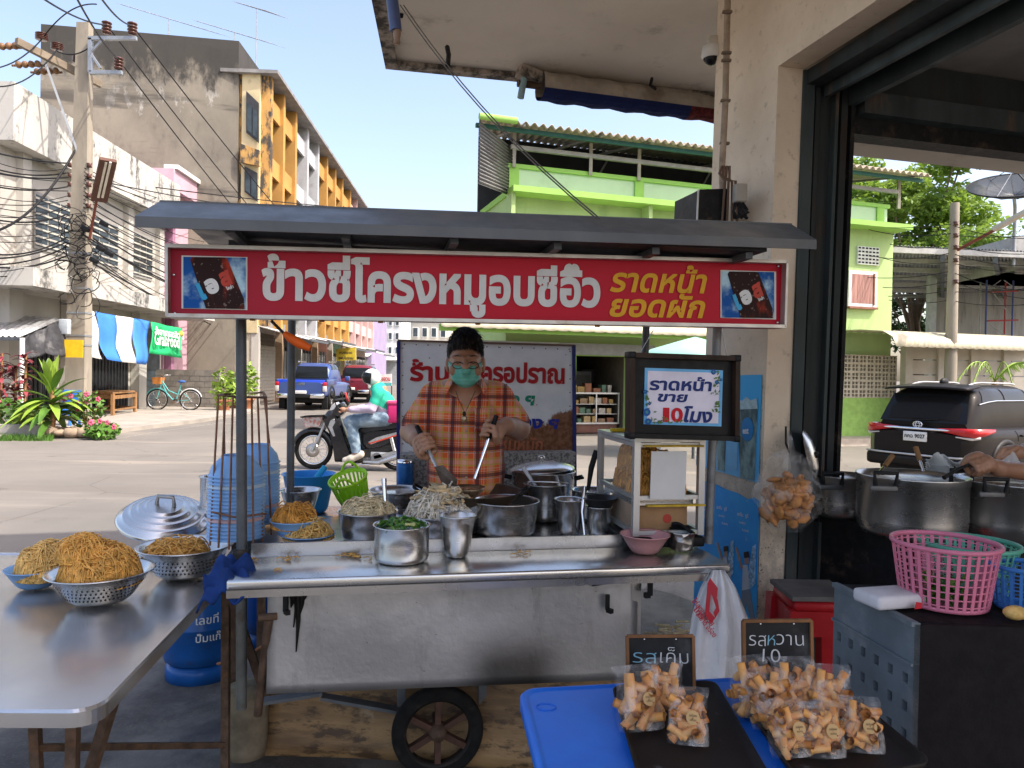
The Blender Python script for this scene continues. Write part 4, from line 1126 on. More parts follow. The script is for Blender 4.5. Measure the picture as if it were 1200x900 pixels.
MB().beam(W(1165,269,18.2),W(1215,241,17.4),.22,.08).build('lamp_housing',paint('lamp_pale',(.5,.46,.4),.5),ps)
for py in (262,276,290,305,330): MB().lathe(W(1120,py,19.2),[(.001,-.06),(.07,-.05),(.05,0),(.07,.05),(.001,.06)],8).build('spool',brn,ps)
r4 = random.Random(3)
for k in range(9):
 y = 262 + k * 11
 cable(W(1119,y,19.3),W(1043 + r4.uniform(-30,0),y + r4.uniform(-5,10),21),r4.uniform(.03,.15),.010,'thin wire between the short pole and the green house, %s%s' % (TOP[k],'' if k == 0 else ' from the top'),'wires left of the short pole')
 cable(W(1119,y + 3,19.3),W(1260,y + r4.uniform(-18,35),16),r4.uniform(.05,.25),.010,'thin wire from the short pole off to the right, %s%s' % (TOP[k],'' if k == 0 else ' from the top'),'wires right of the short pole')
for k in range(2): cable(W(1173 + 8 * k,180,15),W(1230,243 - 20 * k,14.4),.02,.014,['left','right'][k] + ' one of two dark cables crossing the sky above the satellite dish','cables above the satellite dish')
sd_ = thing('steel_shed','open steel shed with a corrugated grey roof seen from below','shed',W(1120,450,25))
shm = paint('shed_sheet',(.30,.31,.32),.5,.5,.12,3,dirt=(.18,.17,.16),dscale=3)
A,Bq,Cq,Dq = W(1043,288,22.0),W(1290,298,22.0),W(1330,352,33),W(1030,346,33)
Cq.z = Dq.z = A.z - .1
corr(A,Bq,Cq,Dq,60,.03).build('roof',shm,sd_,solid=.01)
for k in range(7):
 a,b = A.lerp(Dq,k / 6),Bq.lerp(Cq,k / 6); MB().beam(a - V(0,0,.12),b - V(0,0,.12),.1,.16).build('purlin',paint('purlin_pale',(.48,.48,.46),.6),sd_)
for k in range(5):
 a,b = A.lerp(Bq,k / 4),Dq.lerp(Cq,k / 4); MB().beam(a - V(0,0,.3),b - V(0,0,.3),.12,.22).build('beam',paint('beam_dark',(.10,.11,.12),.6),sd_)
for px,dd in ((1092,26),(1250,23)):
 p = W(px,332,dd); MB().bbox((p.x - .12,dd - .12,-.4),(p.x + .12,dd + .12,A.z - .3)).build('column',paint('column_grey',(.36,.38,.37),.7),sd_)
swl = thing('stained_wall','streaky grey cement wall behind the scaffold','wall',W(1150,450,31))
a,b = W(1098,325,31),W(1300,318,31)
MB().slab([V(a.x,31,-.5),V(b.x,31,-.5),b,a],(0,1,0),.3).build('render_coat',paint('streaky_cement',(.34,.34,.33),.9,0,.2,1.2,dirt=(.14,.14,.14),dscale=1.4,stretch=(2,1,.3)),swl)
MB().slab([a + V(-.1,-.1,0),b + V(0,-.1,0),b + V(0,-.1,.12),a + V(-.1,-.1,.12)],(0,1,0),.5).build('coping',CONCRETE,swl)
sf = thing('scaffold','blue and red tubular scaffold frames before the streaky wall','scaffold',W(1175,450,25))
for px,c in ((1157,'blue'),(1163,'grey'),(1188,'blue'),(1193,'red')):
 p = W(px,310,25); MB().cyl(V(p.x,p.y + (.6 if px in (1163,1193) else 0),-.4),V(p.x,p.y + (.6 if px in (1163,1193) else 0),p.z),.03,6).build('upright',paint('tube_' + c,{'blue': (.05,.07,.2),'red': (.35,.05,.05),'grey': (.3,.3,.3)}[c],.5),sf)
for py in (342,376): MB().cyl(W(1157,py,25),W(1193,py - 1,25),.03,6).build('ledger',paint('tube_red',(.35,.05,.05),.5),sf)
for (x0,y0,x1,y1) in ((1158,315,1190,338),(1190,315,1160,338),(1160,380,1190,402),(1163,342,1188,375)): MB().cyl(W(x0,y0,25),W(x1,y1,25),.018,5).build('cross_brace',paint('tube_grey',(.3,.3,.3),.5),sf)
dsh = thing('satellite_dish','big black mesh satellite dish on a mast above the shed roof','satellite dish',W(1190,280,22))
c = W(1189,229,22); ax = Vector((-.22,-.42,.88)).normalized(); R_ = ax.to_track_quat('Z','Y').to_matrix()
meshm = Mat('dish_mesh'); meshm.set(base=(.05,.055,.06),rough=.5,metal=.5,alpha=.75); meshm = meshm.m
mb = MB(); mb.lathe(c,[(.02,0),(.4,.03),(.8,.13),(1.25,.32)],28,R_); mb.build('reflector',meshm,dsh,solid=.01)
rb = MB()
for k in range(12):
 t = 2 * pi * k / 12; rb.tube([c + R_ @ Vector((r * cos(t),r * sin(t),z - .012)) for r,z in ((.02,0),(.4,.03),(.8,.13),(1.25,.32))],.014,4)
rb.tube([c + R_ @ Vector((1.25 * cos(t),1.25 * sin(t),.32)) for t in (2 * pi * k / 32 for k in range(32))],.02,5,closed=True)
kind(rb.build('ribs',BLACK_PLASTIC,dsh),'stuff')
fp = c + ax * .95
fd = MB(); fd.cyl(fp,fp + ax * .3,.1,10); fd.build('feed_horn',BLACK_PLASTIC,dsh)
for k in range(3):
 t = 2 * pi * k / 3; MB().cyl(c + R_ @ Vector((1.1 * cos(t),1.1 * sin(t),.25)),fp,.014,4).build('strut',galv,dsh)
mb = MB(); m0 = c - ax * .1; mb.tube([m0,m0 + V(.1,.1,-.25),V(m0.x + .1,m0.y + .1,m0.z - 2.0)],.05,8); mb.build('mast',galv,dsh)
sm = thing('pale_rooftop','pale grey rooftop carrying the satellite dish','building',W(1200,280,23))
a,b = W(1190,277,23.5),W(1320,262,23.5)
MB().slab([V(a.x,23.5,a.z - 1.2),V(b.x,23.5,a.z - 1.2),b,a],(0,1,0),3).build('roof',paint('pale_cement',(.45,.45,.43),.8),sm)
MB().slab([V(a.x,23.4,a.z - 1.2),V(b.x,23.4,a.z - 1.2),V(b.x,23.4,a.z - 1.1),V(a.x,23.4,a.z - 1.1)],(0,1,0),3.2).build('eave',CONCRETE,sm)
def tree(label,name,base,h,crown,nleaf,size,lm,seed,rad):
 r = random.Random(seed); t = thing(name,label,'tree',base)
 tr = MB(); tr.tube([base,base + V(.1,0,h * .35),base + V(-.1,.1,h * .6)],[rad,rad * .8,rad * .55],9)
 tops = []
 for k in range(9):
  a = 2 * pi * k / 9 + r.uniform(-.3,.3); p0 = base + V(0,0,h * r.uniform(.35,.6)); ln_ = r.uniform(.4,.95)
  p2 = Vector(crown[0]) + V(cos(a) * crown[1][0] * ln_,sin(a) * crown[1][1] * ln_,crown[1][2] * r.uniform(-.4,.8))
  tr.tube([p0,p0.lerp(p2,.5) + V(0,0,.3),p2],[rad * .35,rad * .2,.03],6); tops.append(p2); tops.append(p0.lerp(p2,.6) + V(0,0,.3))
 tr.build('trunk',paint('bark',(.16,.12,.09),.9,0,.2,4,bump=.4,bscale=20),t)
 mb = MB()
 cl = tops + [Vector(crown[0]) + V(r.uniform(-1,1) * crown[1][0],r.uniform(-1,1) * crown[1][1],r.uniform(-.7,1) * crown[1][2]) for _ in range(22)]
 for c_ in cl:
  rr_ = r.uniform(.5,1.0) * min(crown[1]) * .42
  leafcloud(mb,c_,(rr_ * 1.25,rr_ * 1.25,rr_ * .75),int(nleaf / len(cl)),size,r)
 kind(mb.build('crown',lm,t),'stuff')
lm1 = Mat('tree_leaf')
_n = lm1.noise(.7,3,.6); _n2 = lm1.noise(9,2,.5)
lm1.set(base=lm1.mix((_n * .6 + _n2 * .4).ss(.35,.65),(.10,.21,.03),(.27,.38,.08)),rough=.55)
tn = lm1.t.nodes.new('ShaderNodeBsdfTranslucent'); tn.inputs[0].default_value = (.28,.42,.05,1)
mx = lm1.t.nodes.new('ShaderNodeMixShader'); mx.inputs[0].default_value = .4
lm1.t.links.new(lm1.b.outputs[0],mx.inputs[1]); lm1.t.links.new(tn.outputs[0],mx.inputs[2]); lm1.t.links.new(mx.outputs[0],lm1.t.nodes['Material Output'].inputs[0])
b = W(1072,440,34); b.z = -.3; cc = W(1066,262,34)
tree('big bright green tree rising behind the green house and the steel shed','broadleaf_tree',b,9,(cc,(3.5,2.8,3.8)),21000,.16,lm1.m,3,.3)
b = W(1145,440,32); b.z = -.3; cc = W(1140,312,32)
tree('lower spreading tree between the short pole and the satellite dish','broadleaf_tree',b,6,(cc,(2.6,2,1.7)),6500,.13,lm1.m,8,.22)
b = W(1085,440,36); b.z = -.3; cc = W(1075,375,36)
tree('dark low tree seen under the shed roof','broadleaf_tree',b,3.4,(cc,(2.6,1.5,1.4)),2600,.15,leaf_d,5,.2)
pm = thing('garden_palm','small palm with arching fronds over the fence behind the car','plant',W(1165,470,17))
b = W(1165,470,17); b.z = -.3; tpz = W(1165,447,17).z
MB().cyl(b,V(b.x,b.y,tpz),.08,8,.06).build('stem',WOOD,pm)
for k in range(9):
 a = .35 * k - .4; mb = MB(); c = V(b.x,b.y,tpz); L_ = 1.2; d = V(cos(a),-.4 * sin(a) ,0).normalized()
 pts = [c + d * L_ * t + V(0,0,.55 * sin(pi * min(1,t * .95)) * (1 - .2 * t) - .1 * t) for t in (q / 10 for q in range(11))]
 mb.tube(pts,[.015] * 11,4)
 for q in range(1,11):
  for s_ in (-1,1):
   sdv = V(-d.y,d.x,0) * s_; e = pts[q] + sdv * .05 + d * .14 - V(0,0,.16)
   mb.add([pts[q] - d * .02,pts[q] + d * .02,e],[(0,1,2)],False)
 mb.build('frond',leaf_y,pm)
# ================================================================== vehicles
def lin(st,u):
 for i in range(len(st) - 1):
  if u <= st[i + 1][0] or i == len(st) - 2:
   a,b = st[i],st[i + 1]; t = min(1,max(0,(u - a[0]) / (b[0] - a[0]))); t = t * t * (3 - 2 * t) * .5 + t * .5
   return [p + (q - p) * t for p,q in zip(a[1:],b[1:])]
class Shell:
 """smooth hull: stations (x, half width, z bottom, z top) along the car; rings are rounded boxes"""
 def __init__(s,xf,st,n=4.5,tumble=.0): s.xf,s.st,s.n,s.th = xf,st,n,tumble
 def pt(s,x,t,off=0.0):
  hw,zb,zt = lin(s.st,x); a = 2 * pi * t
  c,q = cos(a),sin(a); e = 2 / s.n
  y = math.copysign(abs(c) ** e,c) * (hw + off); z = (zb + zt) / 2 + math.copysign(abs(q) ** e,q) * ((zt - zb) / 2 + off)
  y *= 1 - s.th * max(0,(z - zb) / max(zt - zb,1e-3))
  return s.xf @ Vector((x,y,z))
 def hull(s,nx=28,nt=40,mb=None):
  mb = mb or MB(); x0,x1 = s.st[0][0],s.st[-1][0]
  mb.loft([[s.pt(x0 + (x1 - x0) * i / nx,k / nt) for k in range(nt)] for i in range(nx + 1)],True); return mb
 def patch(s,xa,xb,t0,t1,off=.006,nx=10,nt=6,xc=None,xd=None):
  """panel lying on the hull; xa..xb at t0 and xc..xd at t1"""
  xc = xa if xc is None else xc; xd = xb if xd is None else xd; mb = MB()
  mb.grid(lambda u,v: s.pt((xa + (xb - xa) * u) * (1 - v) + (xc + (xd - xc) * u) * v,t0 + (t1 - t0) * v,off),nx,nt); return mb
def car_wheel(par,xf,x,y,r,w=.22,side=1):
 R = Matrix.Rotation(pi / 2 * side,3,'X'); M3 = xf.to_3x3(); c = xf @ Vector((x,y,r))
 mb = MB(); mb.lathe(c,[(r * .62,-w / 2),(r * .9,-w / 2),(r,-w * .35),(r,w * .35),(r * .9,w / 2),(r * .62,w / 2)],26,M3 @ R)
 wl = mb.build('wheel',RUBBER,par)
 rm = MB(); rm.lathe(c,[(.001,w * .30),(r * .2,w * .34),(r * .22,w * .2),(r * .6,w * .18),(r * .64,w * .46),(r * .6,w * .47)],24,M3 @ R)
 for k in range(6):
  t = 2 * pi * k / 6; rm.beam(c + M3 @ R @ Vector((r * .15 * cos(t),r * .15 * sin(t),w * .36)),c + M3 @ R @ Vector((r * .6 * cos(t),r * .6 * sin(t),w * .40)),.07,.03,up=M3 @ R @ V(0,0,1))
 rm.build('rim',paint('alloy',(.42,.42,.43),.3,.9,.05),wl)
red_lens = paint('red_lens',(.45,.012,.015),.12,0,.1,6,coat=.6)
clear_lens = paint('clear_lens',(.62,.60,.58),.15,.2,.1,6)
def carpaint(name,c,metal=.25): return paint(name,c,.35,metal,.03,1,coat=.5,coatr=.06,rv=.02,spec=.3)
plate = paint('plate_white',(.68,.68,.66),.5)
ink = paint('plate_ink',(.02,.02,.025),.6)
def vehicle_xf(pos,heading):   # x forward,y left
 f = Vector((sin(heading),cos(heading),0)); l = Vector((-f.y,f.x,0))
 return Matrix(((f.x,l.x,0,pos[0]),(f.y,l.y,0,pos[1]),(0,0,1,pos[2]),(0,0,0,1)))
def xbox(xf,lo,hi,mb=None,r=.02):
 mb = mb or MB(); c = [(a + b) / 2 for a,b in zip(lo,hi)]; d = [abs(b - a) for a,b in zip(lo,hi)]
 mb.rbox(xf @ Vector(c),d,r,xf.to_3x3()); return mb
def pickup(label,pos,heading,cm,bed_col):
 xf = vehicle_xf(pos,heading); t = thing('pickup_truck',label,'pickup',pos)
 L_ = 5.2
 low = Shell(xf,[(0,.80,.58,1.06),(.12,.88,.48,1.10),(1.0,.92,.42,1.10),(2.2,.92,.42,1.08),(3.7,.92,.42,1.06),(4.5,.90,.44,1.02),(5.05,.80,.50,.92),(5.2,.60,.55,.84)],6)
 low.hull(34,40).build('body',cm,t)
 cab = Shell(xf,[(1.55,.74,.9,1.35),(1.68,.78,.9,1.68),(2.0,.80,.9,1.80),(2.9,.80,.9,1.80),(3.35,.78,.9,1.62),(4.0,.72,.9,1.08)],4.5,.12)
 cab.hull(30,40).build('cab',cm,t)
 bed = MB()
 xbox(xf,(.02,-.88,.62),(.08,.88,1.14),bed,.02); bed.build('tailgate',bed_col,t)
 for s in (-1,1):
  mb = MB(); xbox(xf,(.06,s * .93 - .05,.95),(1.6,s * .93 + .0,1.16),mb,.02); mb.build('bed_side',cm,t)
 xbox(xf,(.1,-.8,1.02),(1.55,.8,1.105),r=.01).build('bed_floor',BLACK_PLASTIC,t)
 MB().grid(lambda u,v: cab.pt(1.565 + .12 * v,.06 + (.44 - .06) * u if False else .5,0) if False else xf @ Vector((1.525 + max(0,(1.2 + .46 * v - 1.33)) * .42,(-.66 + 1.32 * u) * (1 - .10 * v),1.20 + .46 * v)),6,4).build('rear_window',DARK_GLASS,t)
 for s in (0,1):
  for xa,xb,xc,xd in ((1.85,2.45,1.95,2.45),(2.52,3.3,2.52,3.0)):
   t0,t1 = (.025,.115) if s == 0 else (.475,.385)
   cab.patch(xa,xb,t0,t1,.008,8,6,xc,xd).build('side_window',DARK_GLASS,t)
 cab.patch(3.35,3.9,.16,.34,.01,8,8).build('windscreen',DARK_GLASS,t)
 for s in (-1,1):
  xbox(xf,(-.02,s * .88 - .07,.70),(.10,s * .88 + .07,.92),r=.02).build('tail_light',clear_lens,t)
  xbox(xf,(-.02,s * .88 - .07,.92),(.10,s * .88 + .07,1.06),r=.02).build('tail_light',red_lens,t)
  xbox(xf,(-.12,s * .62 - .26,.46),(.05,s * .62 + .26,.64),r=.04).build('bumper',CHROME,t)
  xbox(xf,(3.2,s * 1.05 - .1,1.08),(3.36,s * 1.05 + .1,1.28),r=.04).build('mirror',cm,t)
  xbox(xf,(.4,s * .8 - .1,.05),(.5,s * .8 + .12,.5),r=.01).build('mud_flap',BLACK_PLASTIC,t)
  MB().beam(xf @ Vector((1.9,s * .60,1.84)),xf @ Vector((3.0,s * .60,1.83)),.05).build('roof_rail',CHROME,t)
  xbox(xf,(1.7,s * .86 - .06,.30),(3.6,s * .86 + .12,.38),r=.02).build('running_board',BLACK_PLASTIC,t)
  for x in (1.05,4.25):
   arc = MB(); arc.tube([xf @ Vector((x + .47 * cos(a),s * .90,.40 + .47 * sin(a))) for a in (pi * q / 14 for q in range(15))],.055,6); arc.build('wheel_arch',BLACK_PLASTIC,t)
 xbox(xf,(-.08,-.36,.46),(.03,.36,.6),r=.02).build('bumper_step',BLACK_PLASTIC,t)
 xbox(xf,(-.10,-.22,.62),(.0,.22,.74),r=.01).build('licence_plate',plate,t)
 xbox(xf,(.0,-.15,.93),(.03,.15,1.05),r=.01).build('tailgate_handle',paint('grey_badge',(.35,.37,.4),.4,.5),t)
 xbox(xf,(.5,-.7,.25),(4.6,.7,.5),r=.05).build('underbody',BLACK_PLASTIC,t)
 for x in (1.05,4.25):
  for s in (-1,1): car_wheel(t,xf,x,s * .80,.38,.26,-s)
 xbox(xf,(5.1,-.6,.6),(5.24,.6,.85),r=.03).build('grille',BLACK_PLASTIC,t)
bp = W(352,482,27.2); bp.z = 0
pickup('bright blue pickup truck with chrome bumper parked facing away',(bp.x,bp.y,0),radians(-1),carpaint('pickup_side_blue',(.05,.09,.27)),carpaint('pickup_blue',(.015,.06,.60),.1))
bp = W(405,474,34.0); bp.z = 0
pickup('maroon red pickup parked in front of the blue one',(bp.x + .2,bp.y,0),radians(-1),carpaint('pickup_maroon',(.20,.022,.035)),carpaint('pickup_maroon',(.20,.022,.035)))
def suv(label,pos,heading):
 xf = vehicle_xf(pos,heading); t = thing('parked_suv',label,'car',pos); cm = paint('suv_bronze',(.013,.011,.0105),.45,0,.03,1,coat=.14,coatr=.06,rv=.02,spec=.08)
 low = Shell(xf,[(0,.70,.52,.98),(.10,.84,.40,1.06),(.5,.92,.36,1.12),(1.2,.93,.34,1.10),(3.4,.93,.34,1.06),(4.2,.90,.36,1.02),(4.7,.76,.42,.86),(4.8,.55,.5,.8)],5.5)
 low.hull(36,44).build('body',cm,t)
 cab = Shell(xf,[(.18,.78,.85,1.20),(.34,.80,.85,1.50),(.52,.80,.85,1.70),(1.0,.80,.85,1.765),(2.2,.80,.85,1.76),(2.8,.78,.85,1.62),(3.6,.72,.85,1.05)],4.6,.16)
 cab.hull(34,44).build('cabin',cm,t)
 def rg(u,v): return xf @ Vector((.165 + .26 * v ** 1.1,(-.70 + 1.40 * u) * (1 - .13 * v),1.14 + .46 * v))
 MB().grid(rg,10,6).build('rear_window',DARK_GLASS,t)
 wp = MB(); wp.beam(rg(.30,.12) - xf.to_3x3() @ V(.02,0,0),rg(.62,.05) - xf.to_3x3() @ V(.02,0,0),.02,.02); wp.build('wiper',BLACK_PLASTIC,t)
 sp = MB(); sp.grid(lambda u,v: xf @ Vector((.22 + .5 * v,(-.66 + 1.32 * u) * (1 - .03 * v),1.705 + .06 * v - .03 * (2 * u - 1) ** 2)),12,5); sp.build('spoiler',cm,t,solid=.03)
 for s in (0,1):
  t0,t1 = (.025,.12) if s == 0 else (.475,.38)
  for xa,xb,xc,xd in ((.62,1.32,.74,1.30),(1.38,2.15,1.38,2.12),(2.22,3.2,2.22,2.72)):
   cab.patch(xa,xb,t0,t1,.008,8,6,xc,xd).build('side_window',DARK_GLASS,t)
  ch_ = MB(); ch_.tube([cab.pt(x,.022 if s == 0 else .478,.012) for x in (.5 + .28 * q for q in range(10))],.012,5); ch_.build('chrome_strip',CHROME,t)
  rl = MB(); rl.tube([cab.pt(x,.19 if s == 0 else .31,.045) for x in (.7 + .2 * q for q in range(9))],.016,5); rl.build('roof_rail',paint('rail_silver',(.5,.5,.5),.4,.6),t)
 for s in (-1,1):
  l1 = MB()
  prof = [(.02,.34,1.02,1.06),(.01,.55,.99,1.07),(.025,.70,.96,1.08),(.09,.84,.94,1.08),(.26,.925,.97,1.08),(.55,.945,1.02,1.07)]
  l1.loft([[xf @ Vector((x,s * y,a)),xf @ Vector((x,s * y,b)),xf @ Vector((x + .06,s * (y - .03),b)),xf @ Vector((x + .06,s * (y - .03),a))] for x,y,a,b in [(p[0] - .025,p[1] + .012,p[2],p[3]) for p in prof]],True)
  l1.build('tail_light',red_lens,t)
  l2 = MB(); l2.loft([[xf @ Vector((x,s * y,a)),xf @ Vector((x,s * y,b)),xf @ Vector((x + .05,s * (y - .03),b)),xf @ Vector((x + .05,s * (y - .03),a))] for x,y,a,b in ((-.012,.62,.935,.952),(.05,.83,.90,.935),(.16,.91,.92,.96))],True)
  l2.build('lamp_lens',clear_lens,t)
 cb_ = MB(); cb_.tube([xf @ Vector((-.005 + .03 * (abs(y) / .7) ** 3,y,1.035)) for y in (-.62 + .124 * q for q in range(11))],.022,6); cb_.build('chrome_bar',CHROME,t)
 em = MB(); ec = xf @ Vector((.045,.0,1.10)); Rm = xf.to_3x3() @ Matrix.Rotation(-pi / 2,3,'Y')
 for ra,rb in ((.075,.05),(.03,.05),(.072,.022)):
  em.tube([ec + Rm @ Vector((rb * sin(a),ra * cos(a),.0)) for a in (2 * pi * q / 20 for q in range(20))],.006,5,closed=True)
 em.build('emblem',CHROME,t)
 pc = xf @ Vector((-.012,0,.90)); xbox(xf,(-.035,-.19,.83),(-.01,.19,.985),r=.006).build('licence_plate',plate,t)
 left = xf.to_3x3() @ V(0,-1,0)
 text('กกฉ',xf @ Vector((-.037,.165,.885)),left,V(0,0,1),.135,.06,.02,lift=.002).build('plate_lettering',ink,t); text('9027',xf @ Vector((-.037,.0,.885)),left,V(0,0,1),.165,.06,.03,lift=.002).build('plate_lettering',ink,t)
 xbox(xf,(-.06,-.82,.40),(.10,.82,.62),r=.06).build('bumper',cm,t)
 bt_ = MB(); bt_.tube([xf @ Vector((-.075 + .1 * (abs(y) / .84) ** 4,y,.615)) for y in (-.84 + .14 * q for q in range(13))],.018,6); bt_.build('bumper_trim',paint('rail_silver',(.5,.5,.5),.4,.6),t)
 an = MB(); an.ball(xf @ Vector((.85,0,1.80)),(.12,.05,.07),10,xf.to_3x3()); an.build('antenna_fin',BLACK_PLASTIC,t)
 for x in (.95,3.75):
  for s in (-1,1):
   car_wheel(t,xf,x,s * .82,.38,.25,-s)
   arc = MB(); arc.tube([xf @ Vector((x + .46 * cos(a),s * .91,.40 + .46 * sin(a))) for a in (pi * q / 14 for q in range(15))],.05,6); arc.build('wheel_arch',BLACK_PLASTIC,t)
 for s in (-1,1):
  xbox(xf,(2.9,s * 1.02 - .1,1.05),(3.1,s * 1.02 + .1,1.22),r=.04).build('mirror',cm,t)
  xbox(xf,(.5,s * .86 - .02,.42),(.52,s * .86 + .02,.44),r=.004).build('reflector',red_lens,t)
  for x in (1.36,2.18):
   MB().tube([low.pt(x,q,.004) for q in ((.01,.03,.06,.09) if s > 0 else (.49,.47,.44,.41))],.004,4).build('door_seam',BLACK_PLASTIC,t)
  for x in (1.45,2.3): xbox(xf,(x,s * .935 - .02,.93),(x + .2,s * .935 + .03,.96),r=.01).build('door_handle',cm,t)
 ex = MB(); xbox(xf,(.3,-.7,.22),(4.3,.7,.45),ex,.05); ex.build('underbody',BLACK_PLASTIC,t)
sp0 = W(1073,500,12.0)
suv('dark bronze parked SUV seen from behind through the shop opening',(sp0.x - .05,11.9,-.31),radians(57))
DS = 11.1
def S(px,py,y=0.0): p = W(px,py,DS); p.y += y; return p
sct = thing('scooter','black step-through motorcycle with spoked wheels stopped in the road','motorcycle',S(405,553))
blk = paint('scooter_black',(.015,.015,.017),.25,0,.1,6,coat=.6)
sil = paint('scooter_silver',(.45,.46,.48),.3,.8,.08)
def spoke_wheel(c,R):
 w = MB().tube([c + V(cos(t),0,sin(t)) * R for t in (2 * pi * k / 40 for k in range(40))],.033,8,closed=True).build('wheel',RUBBER,sct)
 MB().tube([c + V(cos(t),0,sin(t)) * (R - .042) for t in (2 * pi * k / 36 for k in range(36))],.018,6,closed=True).build('rim',CHROME,w)
 s = MB()
 for k in range(32):
  t = 2 * pi * k / 32; t2 = t + .5 * (-1) ** k; s.tube([c + V(cos(t2) * .05,.05 * (-1) ** (k // 2),sin(t2) * .05),c + V(cos(t),0,sin(t)) * (R - .05)],.003,3)
 kind(s.build('spokes',CHROME,w),'stuff')
 MB().cyl(c - V(0,.07,0),c + V(0,.07,0),.035,12).build('hub',sil,w)
 d = MB(); d.lathe(c + V(0,-.06,0),[(.05,0),(.105,.0),(.105,.004),(.05,.004)],22,Matrix.Rotation(pi / 2,3,'X')); d.build('brake_disc',paint('disc_steel',(.4,.38,.36),.35,.9),w)
fc_,rc_ = S(367.5,531),S(466,531)
RW = 20.0 / FPX * DS
fc_.z = rc_.z = RW + .033
spoke_wheel(fc_,RW); spoke_wheel(rc_,RW)
def plate_shape(pts,half,name,mt,y=0.0,par=None,r=None):
 """rounded body panel whose side outline is given in the photograph's pixels, thick across the bike"""
 P = [S(px,py,y) for px,py in pts]; c = sum(P,V(0,0,0)) / len(P); mb = MB(); rings = []
 for f,k in ((-1,.82),(-.8,.95),(-.35,1),(.35,1),(.8,.95),(1,.82)):
  rings.append([c + (p - c) * k + V(0,f * half,0) for p in P])
 mb.loft(rings,True,True); return mb.build(name,mt,par or sct)
fk = MB()
for s in (-1,1): fk.tube([fc_ + V(0,.075 * s,0),S(377,508,.075 * s),S(384,490,.07 * s)],[.022,.022,.028],8)
fk.build('front_fork',sil,sct)
mg = MB()
for a0 in (0,):
 n = 16; rings = []
 for k in range(n + 1):
  t = radians(15 + 150 * k / n); c = fc_ + V(cos(t),0,sin(t)) * (RW + .07); nrm = V(cos(t),0,sin(t))
  rings.append([c + V(0,-.07,0) - nrm * .05,c + V(0,-.045,0),c + nrm * .015,c + V(0,.045,0),c + V(0,.07,0) - nrm * .05])
 mg.loft(rings,False,True,False)
mg.build('front_mudguard',blk,sct,solid=.008)
plate_shape([(379,489),(385,481),(393,478),(400,492),(406,510),(412,527),(416,537),(406,541),(394,541),(392,527),(388,508)],.13,'leg_shield',blk)
plate_shape([(386,499),(389,491),(394,488),(396,493),(392,500),(396,512),(393,513)],.137,'shield_stripe',sil)
plate_shape([(392,481),(396,474),(402,471),(405,476),(404,484),(399,489),(393,487)],.14,'headset',blk)
plate_shape([(387,481),(390,474),(396,471),(399,476),(394,483)],.09,'headlight',paint('headlight_lens',(.5,.52,.55),.1,.3,.1,5))
plate_shape([(404,540),(414,530),(440,521),(452,512),(470,506),(480,512),(470,523),(455,531),(440,541),(415,543)],.11,'engine_cover',blk)
plate_shape([(423,508),(432,503),(452,503),(484,498),(490,503),(484,511),(468,516),(446,525),(430,527),(424,520)],.13,'tail_body',blk)
plate_shape([(429,518),(440,512),(470,504),(490,499),(488,503),(470,509),(448,516),(432,522)],.136,'tail_stripe',sil)
plate_shape([(429,519.5),(448,514),(470,507),(489,501),(488,502.5),(470,509),(448,516),(431,521)],.139,'red_pinstripe',paint('pinstripe_red',(.5,.06,.03),.4))
plate_shape([(418,504),(430,497),(452,495),(478,491),(492,491),(490,498),(470,501),(440,505),(425,508)],.13,'seat',paint('vinyl_seat',(.03,.03,.032),.55,0,.15,8))
eng = MB(); eng.rbox(S(437,538),(.34,.22,.15),.04); eng.cyl(S(443,536,-.13),S(443,536,.13),.085,16); eng.build('engine',paint('engine_grey',(.2,.2,.21),.4,.7,.2,8),sct)
ex = MB(); ex.tube([S(428,540,-.13),S(445,541,-.15),S(468,533,-.16),S(496,527,-.16)],[.02,.03,.055,.05],10); ex.build('exhaust',sil,sct)
sa = MB(); sa.beam(S(440,535,-.1),rc_ + V(0,-.1,0),.06,.05); sa.beam(S(440,535,.1),rc_ + V(0,.1,0),.06,.05); sa.build('swing_arm',sil,sct)
for s in (-.12,.12): MB().tube([S(460,512,s),rc_ + V(-.03,s,.02)],.03,8).build('shock_absorber',CHROME,sct)
ck = MB(); ck.rbox(S(452,533,-.11),(.42,.03,.1),.03,Matrix.Rotation(.03,3,'Y')); ck.build('chain_case',paint('case_silver',(.5,.5,.5),.35,.6,.1),sct)
fp_ = MB(); fp_.cyl(S(418,542,-.3),S(418,542,.3),.018,8); fp_.build('footpeg',BLACK_PLASTIC,sct)
gs = MB(); gs.tube([S(414,540,-.14),S(424,543,-.16),S(436,543,-.16)],.01,5); gs.build('gear_pedal',CHROME,sct)
ht = MB(); ht.tube([S(404,479,-.34),S(400,477,-.2),S(398,478,0),S(400,477,.2),S(404,479,.34)],.016,8); ht.build('handlebar',BLACK_PLASTIC,sct)
for s in (-1,1):
 mr = MB(); mr.tube([S(399,477,s * .22),S(396,466,s * .28)],.007,5); mr.ball(S(395,463,s * .30),(.03,.07,.05),10); mr.build('mirror',BLACK_PLASTIC,sct)
oi = MB(); oi.rbox(S(403,466,.2),(.03,.05,.16),.012,Matrix.Rotation(-.35,3,'Y')); oi.build('phone_holder',paint('holder_red',(.5,.05,.04),.4),sct)
bk = MB()
bk.loft([[S(px,py,s * .13) for px,py in ((356,488),(380,487.5))] + [S(px,py,-s * .13) for px,py in ((380,487.5),(356,488))] for s in (1,)] + [[S(px,py,s * .11) for px,py in ((360,500),(376,499))] + [S(px,py,-s * .11) for px,py in ((376,499),(360,500))] for s in (1,)],True,False)
